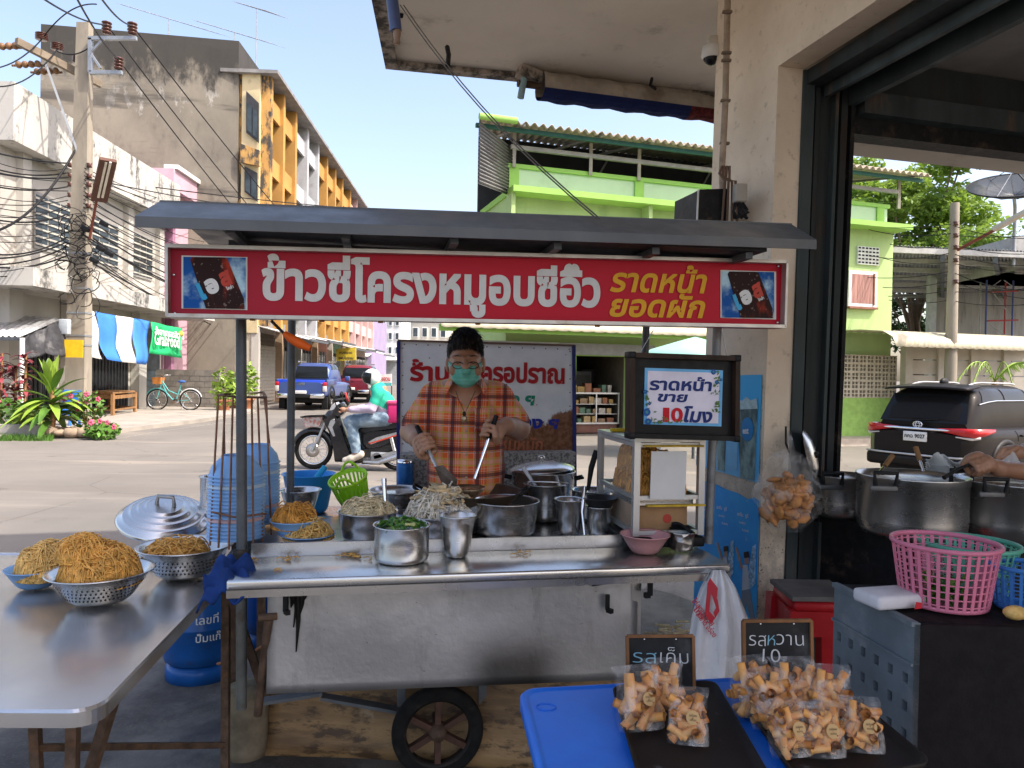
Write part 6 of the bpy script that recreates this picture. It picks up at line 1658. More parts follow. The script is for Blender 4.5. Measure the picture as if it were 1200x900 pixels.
post(282.5,380,283.5,655,.30,.0165); post(342,380,340,590,.93,.0155); post(840,400,829,660,.30,.0155,mt=paint('post_light_grey',(.22,.23,.24),.5,.3,.2,14,dirt=(.1,.08,.07),dscale=12)); post(757,390,752,520,.93,.0155)
MB().rbox(Cp(283,652,.30),(.05,.05,.05),.01,CR).build('post_socket',BLACK_IRON,ct)
rt = paint('roof_grey_paint',(.125,.135,.145),.38,.0,.12,4,dirt=(.20,.185,.17),dscale=2.2,dthr=(.5,.8),damt=.8,rv=.1)
def Cz(px,py,z): return Gz(px,py,z)
fa,fb_,fc2,fd2 = Cp(158,266,.0),Cp(957,292,.0),Cp(957,281,.0),Cp(158,253,.0)
ra,rb_ = Cp(187,236,.15),Cp(928,263,.15)
mb = MB(); mb.slab([fa,fb_,fc2,fd2],cv,.006); mb.build('fascia',rt,ct)
mb = MB(); mb.slab([fd2,fc2,rb_,ra],(fc2 - fd2).cross(ra - fd2),-.004); mb.build('hood',rt,ct)
da,db = ra + cv * .80 - V(0,0,.02),rb_ + cv * .80 - V(0,0,.02)
mb = MB(); mb.slab([ra,rb_,db,da],V(0,0,1),.004); mb.build('roof_sheet',rt,ct)
dk = paint('roof_underside',(.035,.036,.038),.6,.2,.2,6)
ua = (Cp(248,272,.05) - CO).dot(cu); ub = (Cp(895,292,.05) - CO).dot(cu)
mb = MB(); z_ = Cp(560,281,.05).z + .012
mb.slab([C(ua,.03,z_),C(ub,.03,z_ - .006),C(ub,.92,z_ - .006),C(ua + .02,.92,z_)],(0,0,1),.012); mb.build('underside_board',dk,ct)
for k in range(6):
 u = ua + .05 + (ub - ua - .1) * k / 5; cbox((u - .012,.05,z_ - .028),(u + .012,.9,z_ - .007)).build('rafter',GREY_POLE,ct)
cbox((ua,.29,z_ - .04),(ub,.31,z_ - .008)).build('crossbar',GREY_POLE,ct)
SV = .17
def SP(px,py,lift=0.0): return Cp(px,py,SV - lift)
red = Mat('sign_red_film'); _x,_y,_z = red.xyz(); _n = red.noise(1.3,4,.6); _m = red.noise(6,5,.6)
red.set(base=red.mix(_m.ss(.6,.8) * .25,red.mix((_n * .35 + _x * .4).ss(-.35,.25),(.34,.012,.035),(.50,.003,.022)),(.40,.06,.08)),rough=.5,spec=.25)
sg = MB().slab([SP(198,371.5),SP(915.5,385),SP(918,307),SP(197,288.5)],cv,.045).build('signboard',red.m,ct)
alu2 = paint('sign_aluminium',(.50,.48,.45),.4,.6,.12,6,dirt=(.3,.2,.13),dscale=6)
def sbar(a,b,w=.011): return MB().beam(a,b,w,.06,up=cv).build('frame',alu2,sg)
sbar(SP(197,289.5),SP(918,308)); sbar(SP(198,370),SP(915.5,383)); sbar(SP(198,288),SP(198.5,371),.008); sbar(SP(917.5,307),SP(915,384),.008)
for px in (296,377,446,560,700): MB().rbox(SP(px,373.5 + (px - 296) * .019,.012),(.016,.01,.012),.002,CR).build('clip',paint('rust_clip',(.25,.12,.05),.8),sg)
for px,py in ((204,322),(912,312),(205,367),(911,378)): MB().ball(SP(px,py,.004),.005,8).build('rivet',CHROME,sg)
sux = (SP(700,350) - SP(310,343)).normalized(); suy = V(0,0,1)
whl = paint('letter_white',(.66,.65,.63),.45,0,.06,20); yel = paint('letter_yellow',(.72,.36,.015),.45,0,.06,20)
def stx(body,xa,ya,xb,yb,hpx,mt,bold,shear=0.0):
 a,b = SP(xa,ya,.003),SP(xb,yb,.003); u_ = (b - a); w = u_.length; u_.normalize(); h = (SP(xa,ya - hpx) - SP(xa,ya)).length
 return text(body,a,u_,suy,w,h,bold,shear).build('lettering',mt,sg)
stx('ข้าวซี่โครงหมูอบซีอิ๊ว',306,349.5,703,358.5,42,whl,.038)
stx('ราดหน้า',714,341,828,343,26,yel,.028,.22); stx('ยอดผัก',714,370,826,372,24,yel,.03,.22)
pbk = Mat('picture_blue_burst'); _n = pbk.noise(16,4,.6); _n2 = pbk.noise(5,3,.5); pbk.set(base=pbk.mix((_n * .45 + _n2 * .55).ss(.44,.60),(.005,.085,.34),(.50,.72,.82)),rough=.5,spec=.15); pbk = pbk.m
pbr = Mat('picture_cola_bottle'); _n = pbr.noise(9,4,.6,(1,1,.5)); _n2 = pbr.noise(80,2,.5); pbr.set(base=pbr.mix(_n2.gt(.66) * .3,pbr.mix(_n.ss(.47,.62),(.022,.006,.005),(.42,.035,.012)),(.5,.4,.35)),rough=.5,spec=.15); pbr = pbr.m
for (x0,y0,x1,y1) in ((215,301,288,361),(846,318,907,372)):
 s = (x1 - x0) / 73.; sk = .015 * (x1 - x0)
 pic = MB().slab([SP(x0 - 2,y1 + .5,.001),SP(x1 + 2,y1 + 2.5,.001),SP(x1 + 2,y0 + .5,.001),SP(x0 - 2,y0 - 1.5,.001)],-cv,.003).build('picture',WHITE_PAINT,sg)
 P = lambda u,v,l=.0: SP(x0 + (x1 - x0) * u,y0 + (y1 - y0) * v + sk * u,l)
 MB().slab([P(0,1,.005),P(1,1,.005),P(1,0,.005),P(0,0,.005)],-cv,.0015).build('print',pbk,pic)
 MB().slab([P(.36,1,.0075),P(.98,1,.0075),P(.97,.80,.0075),P(.70,.02,.0075),P(.66,0,.0075),P(.14,0,.0075),P(.11,.06,.0075),P(.17,.28,.0075)],-cv,.0015).build('bottle',pbr,pic)
 w = (P(1,0) - P(0,0)).length; tl = (sux * cos(.40) - suy * -sin(.40)); tl = Matrix.Rotation(-.40,3,cv) @ sux; tu2 = Matrix.Rotation(-.40,3,cv) @ suy
 text('เ',P(.29,.82,.010),tl,tu2,w * .10,w * .30,.07).build('lettering',paint('letter_cyan',(.04,.35,.62),.4),pic)
 text('อ',P(.40,.72,.010),tl,tu2,w * .21,w * .26,.07).build('lettering',WHITE_PAINT,pic)
 text('ส',P(.63,.57,.010),tl,tu2,w * .19,w * .26,.06).build('lettering',paint('letter_red',(.5,.05,.03),.4),pic)
 text('โคล่า',P(.70,.64,.010),tl,tu2,w * .12,w * .05,.04).build('lettering',WHITE_PAINT,pic)
flat = paint('undercarriage_grey',(.15,.165,.18),.6,.2,.2,8,dirt=(.17,.10,.07),dscale=8)
VW = .55
wc = W(513,860,2.69); wc.z = .172; VW = (wc - CO).dot(cv)
for a,b in (((300,823),(378,811)),((376,816),(471,833)),((471,833),(513,858)),((513,858),(556,827)),((556,827),(640,812)),((640,812),(740,803))): MB().beam(Cp(*a,VW + .12),Cp(*b,VW + .12),.012,.05,up=cv).build('chassis_bar',flat,ct)
for px in (565,470):
 MB().beam(Cp(px,790,VW + .1),Cp(px,826,VW + .1),.03).build('chassis_strut',flat,ct)
R_ = Matrix.Rotation(atan2(cu.y,cu.x),3,'Z') @ Matrix.Rotation(pi / 2,3,'X')
RWc = .170
mb = MB(); mb.lathe(wc,[(.125,-.022),(.150,-.026),(.165,-.02),(RWc,-.006),(RWc,.006),(.165,.02),(.150,.026),(.125,.022)],44,R_); whl_ = mb.build('wheel',RUBBER,ct)
mb = MB(); mb.lathe(wc,[(.127,-.02),(.116,-.016),(.116,.016),(.127,.02)],40,R_); mb.build('rim',paint('rim_black',(.025,.022,.02),.6,.3,.3,12,dirt=(.13,.06,.03),dscale=10),whl_)
for k in range(6):
 t = pi / 6 + k * pi / 3; d = cu * cos(t) + V(0,0,1) * sin(t); MB().beam(wc + d * .02,wc + d * .118,.022,.028,up=cv).build('spoke',paint('spoke_rust',(.10,.055,.04),.7,.3,.3,12),whl_)
mb = MB(); mb.lathe(wc,[(.001,-.03),(.03,-.03),(.036,.0),(.028,.03),(.016,.045),(.001,.05)],18,R_); mb.build('hub',RUSTY,whl_)
MB().cyl(wc,wc + cv * .5,.014,8).build('axle',RUSTY,ct)
wbm = Mat('weathered_plywood'); _a = wbm.noise(2.6,8,.68,(.5,1,3.5)); _b = wbm.noise(9,7,.7,(.8,1,2.2),(3,2,7)); _c = wbm.noise(4.5,5,.6,(1,1,.8),(8,1,1)); _w = wbm.noise(14,4,.6,(1,1,.3),(1,9,3))
c0 = wbm.mix(_a.ss(.35,.65),(.36,.22,.095),(.14,.078,.033)); c0 = wbm.mix(_b.ss(.50,.62) * .9,c0,(.055,.03,.015)); c0 = wbm.mix(_c.ss(.62,.72) * .7,c0,(.45,.36,.24)); c0 = wbm.mix(_w.ss(.72,.76),c0,(.55,.52,.48))
wbm.set(base=c0,rough=.6); wbm.bump(_b,.3,.01)
pw = MB(); b0,b1 = Gz(306,886),Gz(640,899); b0.z = b1.z = 0; bd = (b1 - b0)
def pwp(u,v): return b0 + bd * (u * 1.5) + V(0,.10 * v + .02 * sin(u * 6),.40 * v) + V(0,-.05 * u,0)
pw.grid(pwp,24,8); tag(pw.build('plywood_board',wbm.m,None,solid=.02),'stained brown weathered board standing under the cart behind its wheel','board')
cbk = thing('concrete_block','round stained concrete footing block holding the pipes left of the cart','block',Gz(289,888))
g0 = Gz(289,884); g0.z = 0
mb = MB(); mb.lathe(g0,[(.001,.0),(.078,.0),(.082,.05),(.080,.24),(.074,.268),(.001,.27)],28); mb.build('footing',paint('dirty_concrete',(.20,.165,.115),.9,0,.3,9,dirt=(.07,.055,.04),dscale=7,bump=.5,bscale=30),cbk)
mb = MB(); mb.cyl(Cp(283,830,.40),Cp(283,700,.36),.0175,12); mb.build('pipe',paint('pipe_grey',(.17,.18,.17),.55,.3,.2,12,dirt=(.12,.08,.05),dscale=10),cbk)
mb = MB(); mb.cyl(Cp(302,838,.24),Cp(315,726,.20),.013,10); mb.build('pipe',RUSTY,cbk)
mb = MB(); mb.cyl(Cp(303,724,.2) ,Cp(325,722,.2),.012,8); mb.build('pipe_handle',RUSTY,cbk)
# ================================================================== things on and around the cart
ZW = ZC
def vessel(name,label,cat,px,pyr,pyb,wt,wb=None,z0=ZW + .001,mt=None,lip=.006,fill=None,fillz=.8,group=None,wall='body',rim_mt=None,round_=.18,n=40):
 g = Gz(px,pyb,z0) ; d = g.y; k = d / FPX
 rt_ = wt / 2 * k; rb2 = (wb or wt) / 2 * k; h = max(.03,W(px,pyr,d).z - z0)
 c = V(g.x,g.y + rb2 * .9,z0); t = thing(name,label,cat,c,group=group); mt = mt or STEEL
 rr_ = lambda s: rb2 + (rt_ - rb2) * s
 prof = [(.001,0),(rb2 * (1 - round_),0),(rb2 * .97,h * .06),(rr_(.16),h * .16),(rr_(.5),h * .5),(rr_(.97),h * .97),(rt_ + lip,h),(rt_ + lip * .8,h + .003),(rt_ - .002,h - .001),(rr_(.5) - .003,h * .5),(rb2 * .95,h * .08),(.001,.004)]
 MB().lathe(c,prof,n).build(wall,mt,t)
 if fill: MB().lathe(c,[(.001,h * fillz + .002),(rr_(fillz) * .6,h * fillz + .003),(rr_(fillz) - .004,h * fillz)],28).build('contents',fill,t)
 return t,c,rt_,h
def strands(mb,c,rx,ry,h,n,r,seed,flat=.75,seglen=.0105,steps=17):
 q = random.Random(seed); c = Vector(c); ph = seed * 1.7; rv3 = lambda s: Vector((q.gauss(0,1),q.gauss(0,1),q.gauss(0,s))).normalized()
 def top(x,y):
  r2 = (x / rx) ** 2 + (y / ry) ** 2
  return h * max(0,1 - r2) ** flat * (1 + .2 * sin(x / rx * 5 + ph) * cos(y / ry * 4 + ph)),r2
 for _ in range(n):
  a = q.uniform(0,2 * pi); rho = sqrt(q.uniform(0,1)); p = V(rx * rho * cos(a),ry * rho * sin(a),0); p.z = top(p.x,p.y)[0] * q.uniform(.55,1.02); d = rv3(.35); ax = rv3(1.6); cu_ = q.uniform(.35,1.05); pts = []; lift = q.uniform(-.004,.012) if q.random() < .8 else .020
  for k in range(steps):
   t_,r2 = top(p.x,p.y)
   if r2 > 1.08: p.x,p.y = p.x / sqrt(r2) * 1.02,p.y / sqrt(r2) * 1.02; d.x,d.y = -d.x * .3,-d.y * .3
   if p.z > t_ + lift: p.z = t_ + lift; d.z = -abs(d.z) * .6
   if p.z < t_ - .018: p.z = t_ - .018; d.z = abs(d.z)
   if p.z < .003: p.z = .003
   pts.append(c + p); d.rotate(Matrix.Rotation(cu_ + q.uniform(-.3,.3),3,ax)); d.z *= .55; d.normalize(); p = p + d * seglen
  mb.tube(pts,r,4)
 return mb
def core(mb,c,rx,ry,h,flat=.75,k=.93): return mb.lathe(c,[(rx * k * q,h * k * (1 - q * q) ** flat) for q in (1,.97,.9,.75,.5,.25,.01)],24,sq=(1,ry / rx))
_NC = {}
def nood(nm,c): _NC[nm] = c; return paint(nm,c,.5,0,.3,40)
N_GOLD = nood('noodle_golden',(.70,.38,.095)); N_BROWN = nood('noodle_brown',(.60,.29,.06)); N_PALE = nood('noodle_pale',(.72,.60,.38)); N_WHITE = nood('noodle_white',(.74,.67,.55)); N_TAN = nood('noodle_tan',(.70,.45,.15))
def mound(par,c,rx,ry,h,mt,n,seed,r=.0023,flat=.7,name='noodles'):
 mb = MB(); core(mb,c,rx,ry,h,flat,.80); cc_ = paint(mt.name + '_core',mul(_NC[mt.name],.45),.7); kind(mb.build('noodle_shade_core',cc_,par),'stuff'); mb = MB(); strands(mb,c,rx,ry,h,n,r,seed,flat); return kind(mb.build(name,mt,par),'stuff')  # core tinted dark to stand for shade between the strands
t,c,r,h = vessel('vegetable_pot','round steel pot of chopped green vegetables on the front shelf','pot',466,621,664,66)
mb = MB(); q = random.Random(21)
vg = Mat('green_vegetable'); _n = vg.noise(40,3,.6); vg.set(base=vg.mix(_n.ss(.4,.62),(.03,.12,.015),(.16,.32,.05)),rough=.4)
for k in range(260):
 a = q.uniform(0,2 * pi); rho = sqrt(q.uniform(0,1)) * .92; p = c + V(r * rho * cos(a),r * rho * sin(a),h - .012 + .028 * (1 - rho * rho) + q.uniform(-.004,.006)); d_ = Vector((q.gauss(0,1),q.gauss(0,1),q.gauss(0,.4))).normalized(); e_ = d_.cross(Vector((q.gauss(0,.5),q.gauss(0,.5),1))).normalized(); l = q.uniform(.008,.018)
 mb.add([p - d_ * l,p - e_ * l * .4 + V(0,0,.003),p + d_ * l,p + e_ * l * .4],[(0,1,2,3)],False)
kind(mb.build('vegetables',vg.m,t),'stuff'); mb = MB()
for k in range(9):
 p = c + V(r * q.uniform(-.2,.6),r * q.uniform(-.5,.4),h + q.uniform(.005,.014)); mb.tube([p,p + V(q.uniform(-.03,.03),q.uniform(-.02,.02),.003)],.005,6)
kind(mb.build('stalks',paint('pale_stalk',(.50,.52,.22),.45),t),'stuff')
t,c,r,h = vessel('steel_cup','tapered steel cup lined with a clear plastic bag on the front shelf','cup',534.5,606,655,42,29)
film = glass('clear_film',(.9,.9,.9),.08,.22,.6)
mb = MB(); mb.grid(lambda u,v: c + V((r + .004 * sin(u * 31) + .006 * v) * cos(2 * pi * u),(r + .004 * sin(u * 31)) * sin(2 * pi * u),h - .025 + .042 * v + .008 * sin(u * 25)),48,5); mb.build('bag_liner',film,t)
t,c,r,h = vessel('noodle_pot','steel pot heaped with pale rice noodles and a spoon behind the vegetables','pot',425,604,637,70,62)
mound(t,c + V(0,0,h - .012),r * .92,r * .92,.062,N_PALE,230,31)
sp = thing('serving_spoon','steel spoon handle standing up in the pale noodles','spoon',c + V(.06,0,h)); a,b = W(452,612,c.y - .02),W(450,561,c.y + .02)
mb = MB(); mb.tube([a,a.lerp(b,.5),b],[.006,.007,.0095],8); mb.build('handle',CHROME,sp); mb = MB(); mb.ball(a - V(0,0,.015),(.022,.012,.03),10); mb.build('bowl',STEEL,sp)
t,c,r,h = vessel('fried_dough_pot','steel pot heaped with pale shredded noodles in front of the wok','pot',511,608,634,84,78)
mound(t,c + V(0,0,h - .02),r * 1.0,r * .9,.115,N_WHITE,330,33,.0030,.85)
mb = MB(); q = random.Random(4)
for k in range(60):
 a = q.uniform(0,6.28); rho = q.uniform(0,.85); p = c + V(r * rho * cos(a),r * .85 * rho * sin(a),h + .092 * (1 - rho * rho) ** .85); mb.tube([p,p + V(q.uniform(-.03,.03),q.uniform(-.03,.02),q.uniform(-.01,.012)),p + V(q.uniform(-.05,.05),q.uniform(-.04,.0),q.uniform(-.02,.008))],[.007,.008,.004],6)
kind(mb.build('dough_strips',paint('dough_strip',(.58,.44,.26),.55,0,.25,40),t),'stuff')
broth = Mat('brown_broth'); _n = broth.noise(18,5,.6); broth.set(base=broth.mix(_n.ss(.4,.65),(.30,.15,.06),(.46,.29,.15)),rough=.12,coat=.5); broth.bump(_n,.3,.01); broth = broth.m
t,c,r,h = vessel('broth_pot','wide plain steel pot of broth right of the cup','pot',591.5,592,632,80,72,fill=broth,fillz=.72)
t,c,r,h = vessel('steel_pan','shallow steel pan of pale broth at the left behind the noodles','pan',463,577,598,66,44,z0=.955,fill=paint('pale_broth',(.40,.36,.30),.1),fillz=.85)
t,c,r,h = vessel('lidded_pot','big aluminium pot with a tilted lid behind the wok','pot',637,556,600,76,72,z0=.93)
mb = MB(); Rl = Matrix.Rotation(-.06,3,'Y'); mb.lathe(c + V(-.005,0,h + .008),[(r * 1.04,-.002),(r * 1.02,.006),(r * .85,.016),(r * .4,.032),(.001,.036)],36,Rl); mb.build('lid',STEEL,t); mb = MB(); mb.lathe(c + V(-.008,0,h + .045),[(.006,-.01),(.006,.006),(.016,.010),(.012,.02),(.001,.022)],12); mb.build('knob',STEEL,t)
for s in (-1,1):
 mb = MB(); e = c + V(s * r,0,h * .8); mb.tube([e + V(0,-.03,0),e + V(s * .035,-.03,.008),e + V(s * .035,.03,.008),e + V(0,.03,0)],.006,6); mb.build('handle',BLACK_PLASTIC,t)
t,c,r,h = vessel('small_pot','small deep steel pot with a wire handle and a spoon in it','pot',639,570,613,50,48,fill=broth,fillz=.8)
mb = MB(); mb.tube([c + V(-r,0,h * .9),c + V(-r * .7,-.03,h + .012),c + V(r * .6,-.05,h + .014),c + V(r * 1.1,-.02,h + .004)],.004,6); mb.build('wire_handle',CHROME,t)
sp = thing('serving_spoon','white handled spoon leaning in the small deep pot','spoon',c); mb = MB(); mb.tube([W(632,575,c.y),W(623,563,c.y + .03),W(613,548,c.y + .05)],[.004,.0065,.009],8); mb.build('handle',paint('enamel_white',(.65,.66,.68),.3),sp)
t,c,r,h = vessel('steel_cup','plain tapered steel cup left of the strainer','cup',667,587,628,33,25)
t,c,r,h = vessel('steel_canister','tall straight steel canister holding a strainer beside the glass cabinet','canister',703.5,596,630,29,28)
sv = thing('strainer','conical steel strainer resting in the tall canister','strainer',c + V(0,0,h)); mb = MB(); mb.lathe(c + V(0,0,h + .004),[(.03,-.02),(.066,.030),(.068,.032),(.064,.031),(.028,-.018)],28); mb.build('cone',paint('dark_sieve',(.06,.06,.062),.4,.7,.15,20),sv); mb = MB(); mb.tube([c + V(-.05,0,h + .03),W(684,570,c.y),W(682,600,c.y - .03),W(685,627,c.y - .06)],.005,6); mb.build('handle',CHROME,sv)
t,c,r,h = vessel('back_pot','half hidden steel pot behind the tall canister','pot',694,577,612,46,44)
ld = thing('ladle','ladle with a thick black handle leaning out of the half hidden pot','ladle',c); mb = MB(); mb.tube([W(689,575,c.y),W(693,548,c.y + .02),W(699,528,c.y + .03)],[.007,.012,.012],10); mb.build('handle',BLACK_PLASTIC,ld); mb = MB(); mb.tube([W(685,596,c.y - .02),W(689,575,c.y)],.005,6); mb.ball(W(685,600,c.y - .02),(.03,.03,.02),10); mb.build('scoop',CHROME,ld)
wk = thing('wok','wide blackened wok of brown sauce the cook stirs','wok',W(553,592,2.78)); c = W(553,575,2.80); r = 59 * 2.8 / FPX; k_ = r
mb = MB(); mb.lathe(c,[(.03,-.105),(.09,-.09),(.145,-.052),(r * .98,0),(r + .004,.004),(r * .965,.001),(.140,-.046),(.085,-.084),(.001,-.098)],44); mb.build('pan',paint('wok_iron',(.09,.075,.06),.45,.5,.35,8,dirt=(.04,.03,.025),dscale=6),wk)
mb = MB(); mb.lathe(c,[(.001,-.030),(.10,-.030),(.163,-.034)],36); mb.build('sauce',broth,wk)
for s in (-1,1):
 mb = MB(); e = c + V(s * r * .96,-.03,.0); mb.tube([e + V(0,-.04,0),e + V(s * .03,-.035,.02),e + V(s * .035,.02,.022),e + V(0,.045,0)],.006,6); mb.build('handle',BLACK_IRON,wk)
brn_ = thing('gas_burner','low black gas burner ring under the wok','burner',c - V(0,0,.2)); mb = MB(); mb.lathe(V(c.x,c.y,ZW),[(.13,.002),(.14,.06),(.125,.065),(.12,.003)],28); mb.build('ring',BLACK_IRON,brn_)
F0,F1 = Gz(744,628,.955),W(815,620,2.45); F0 = V(F0.x,F0.y,.955)
cz1 = W(745,518,F0.y).z; cw = .235; cdp = .40
def K(u,v,z): return F0 + cu * u + cv * v + V(0,0,z - F0.z)
cab_ = thing('glass_cabinet','aluminium framed glass cabinet of fried noodles below the price sign','cabinet',K(cw / 2,cdp / 2,F0.z))
def kbar(a,b,w=.018,m_=None,nm='frame',h=None): return MB().beam(K(*a),K(*b),w,h or w,up=cv).build(nm,m_ or alu,cab_)
zA,zB = F0.z,cz1
for u,v in ((0,0),(cw,0),(0,cdp),(cw,cdp)): kbar((u,v,zA),(u,v,zB),.022)
for z in (zA + .01,zB - .01,(zA + zB) / 2 - .03):
 kbar((0,0,z),(cw,0,z),.014); kbar((0,cdp,z),(cw,cdp,z),.014); kbar((0,0,z),(0,cdp,z),.014); kbar((cw,0,z),(cw,cdp,z),.014)
MB().slab([K(-.012,-.01,zB),K(cw + .012,-.01,zB),K(cw + .012,cdp + .01,zB),K(-.012,cdp + .01,zB)],(0,0,1),.012).build('top',paint('cabinet_top',(.55,.57,.56),.35,.5,.1,8),cab_)
cgl = glass('cabinet_glass',(.85,.9,.9),.03,.13,.5)
for p in (((.0,.006,zA),(0,cdp - .006,zA),(0,cdp - .006,zB),(0,.006,zB)),((cw,.006,zA),(cw,cdp,zA),(cw,cdp,zB),(cw,.006,zB)),((.01,cdp,zA),(cw,cdp,zA),(cw,cdp,zB),(.01,cdp,zB))): MB().quad(*[K(*q) for q in p]).build('pane',cgl,cab_)
ytape = paint('yellow_tape',(.55,.36,.03),.5,0,.2,25,dirt=(.25,.12,.05),dscale=14)
kbar((.02,-.012,zB - .012),(cw,-.012,zB - .012),.006,ytape,'tape',.022); kbar((.035,-.012,zA + .105),(cw + .01,-.012,zA + .105),.006,ytape,'tape',.022)
MB().slab([K(.045,-.014,zA + .13),K(.172,-.014,zA + .125),K(.174,-.014,zB - .03),K(.047,-.014,zB - .03)],-cv,.004).build('white_board',paint('board_white',(.66,.65,.63),.5,0,.04,10,dirt=(.4,.25,.12),dscale=9,dthr=(.66,.72)),cab_)
tr = thing('noodle_tray','steel tray piled with brown fried noodles inside the glass cabinet','tray',K(cw / 2,cdp / 2,zA + .10)); mb = MB(); mb.slab([K(.012,.03,zA + .098),K(cw - .012,.03,zA + .098),K(cw - .012,cdp - .02,zA + .098),K(.012,cdp - .02,zA + .098)],(0,0,1),.02); mb.build('tray',STEEL,tr)
for i,(u,v,rr_,h_) in enumerate(((.065,.10,.062,.09),(.165,.11,.06,.08),(.07,.24,.066,.10),(.165,.27,.064,.09),(.07,.13,.056,.165),(.16,.16,.052,.15),(.08,.26,.058,.19),(.15,.28,.05,.17))): mound(tr,K(u,v,zA + .118),rr_,rr_ * 1.25,h_,N_BROWN,170,40 + i,.0034,.45)
cbx_ = thing('cardboard_box','brown cardboard box in the bottom of the glass cabinet','box',K(.11,.12,zA)); mb = MB(); cbc = K(.105,.16,zA + .052); mb.rbox(cbc,(.19,.27,.085),.003,CR); mb.build('carton',paint('cardboard',(.34,.20,.10),.85,0,.12,12),cbx_)
MB().lathe(cbc - cv * .136 + cu * .02,[(.001,.001),(.016,.0008)],18,Matrix((cu,V(0,0,1),-cv)).transposed()).build('red_mark',paint('mark_red',(.4,.06,.04),.8),cbx_)
bt2 = thing('black_tray','black plastic tray under the glass cabinet front corner','tray',K(-.03,.1,ZW)); mb = MB(); mb.rbox(K(cw / 2 - .01,cdp / 2,ZW + .022),(cw + .05,cdp + .03,.036),.008,CR); mb.build('body',BLACK_PLASTIC,bt2)
yt = thing('tool','yellow and black tool lying on the cabinet top','tool',K(.05,.28,zB)); mb = MB(); mb.rbox(K(.05,.27,zB + .02),(.11,.03,.014),.006,CR); mb.build('handle',paint('tool_yellow',(.6,.42,.03),.5),yt); mb = MB(); mb.rbox(K(.13,.27,zB + .02),(.07,.022,.012),.005,CR); mb.build('tip',BLACK_PLASTIC,yt)
pinkb = paint('pink_melamine',(.60,.30,.30),.3,0,.05,8)
t,c,r,h = vessel('pink_bowl','pale pink plastic bowl on the right of the front shelf','bowl',758,629,651,58,30,mt=pinkb,lip=.003)
ham = Mat('hammered_silver'); _v = ham.voronoi(34); ham.set(base=(.6,.59,.57),metal=1.0,rough=.28); ham.bump(_v,.8,.012)
t,c,r,h = vessel('hammered_bowl','small hammered silver bowl with a black cloth beside the pink bowl','bowl',801,626,647,31,27,mt=ham.m,lip=.002)
mb = MB(); mb.grid(lambda u,v: c + V(-.03 + .07 * u,.0 + .06 * v,h + .004 + .022 * sin(3 * u + 1) * (1 - v) + .01 * sin(7 * v)),8,8); mb.build('cloth',paint('cloth_black',(.012,.012,.014),.9),t,solid=.003)
scr = MB(); q = random.Random(8)
for px,py,n in ((340,655,9),(408,651,12),(425,655,6),(300,657,4),(330,668,2),(616,648,5)):
 for k in range(n):
  p = Gz(px + q.uniform(-10,10),py + q.uniform(-2,2),ZC + .003); a = q.uniform(0,3); scr.tube([p,p + V(cos(a) * .012,sin(a) * .008,.003),p + V(cos(a + .8) * .024,sin(a + .8) * .016,.001)],.0016,4)
kind(scr.build('noodle_scraps',N_GOLD),'stuff')
lblue = paint('light_blue_melamine',(.22,.42,.74),.3,0,.05,8)
for i,(px,py,pb,w,lb_,n_) in enumerate(((341,612,632,58,'blue plate of dark fried noodles farther back by the rear post',N_BROWN),(357,629,640,62,'blue plate of tan fried noodles in front of the other',N_TAN))):
 t,c,r,h = vessel('noodle_plate',lb_,'plate',px,py,pb,w,34,mt=lblue,lip=.002,group='blue plates of fried noodles on the cart',z0=ZW + (.02 if i == 0 else .001)); mound(t,c + V(0,0,h * .5),r * .95,r * .8,.085 if i == 0 else .065,n_,200,51 + i,.0021,.6)
def tower(px,pyb,d_,nb,w,lab_,ylab):
 c = W(px,pyb,d_); c.z = ZW + .004; r = w / 2 * d_ / FPX; st = .0124; first = None
 for k in range(nb):
  cc = c + V(0,0,.012 + st * k)
  if first is None:
   o = MB().lathe(cc,[(r,0),(r + .002,.0035),(r * .945,.006),(r * .94,.0125),(r * .86,.034),(r * .62,.058),(r * .56,.062),(r * .55,.070),(r * .5,.070),(r * .48,.062),(r * .83,.030),(r * .95,.006),(r,0)],34).build('bowl',lblue,None); first = o
   tag(o,lab_ + ', bottom of the tower','bowl',ylab)
  else:
   o = first.copy(); COL.objects.link(o); o.location = V(0,0,st * k)
   if k == 5 or k == nb - 4: o.data = first.data.copy(); o.data.materials[0] = paint('bowl_band_pink' if k == 5 else 'bowl_band_pale',(.5,.35,.38) if k == 5 else (.42,.55,.68),.35)
   o['label'] = lab_ + (', top dome of the tower' if k == nb - 1 else ', %s from the bottom' % ORD[k]); o['group'] = ylab
 return c,r
c1_,r1_ = tower(276.5,641,2.50,18,64,'light blue bowl upside down in the front tower','front tower of light blue bowls')
c2_,r2_ = tower(300,632,2.75,19,52,'light blue bowl upside down in the rear tower','rear tower of light blue bowls')
rk = thing('wire_rack','rusty wire rack of upright rods around the bowl towers','rack',c1_); rw_ = paint('rack_wire',(.22,.12,.08),.7,.3,.3,20)
fr1 = [(247,556),(253,640)]
for (tx,ty,bx,by,dd) in ((256,463,246,640,2.43),(264,466,256,642,2.40),(273,465,268,645,2.38),(288,465,286,645,2.38),(295,465,297,642,2.42),(302,466,308,636,2.5),(312,466,318,630,2.6),(309,460,322,575,2.8),(262,462,264,575,2.8),(283,461,288,575,2.85)):
 a,b = W(tx,ty,dd),W(bx,by,dd); b = a + (b - a) * ((a.z - ZW) / (a.z - b.z)); MB().tube([a,b],.0035,6).build('rod',rw_,rk)
MB().tube([W(255,463,2.43),W(275,465,2.38),W(312,466,2.6),W(309,460,2.8),W(262,462,2.8)],.0045,6,closed=True).build('top_ring',rw_,rk)
MB().tube([W(249,600,2.42),W(275,606,2.36),W(312,602,2.5)],.0035,6).build('band',rw_,rk)
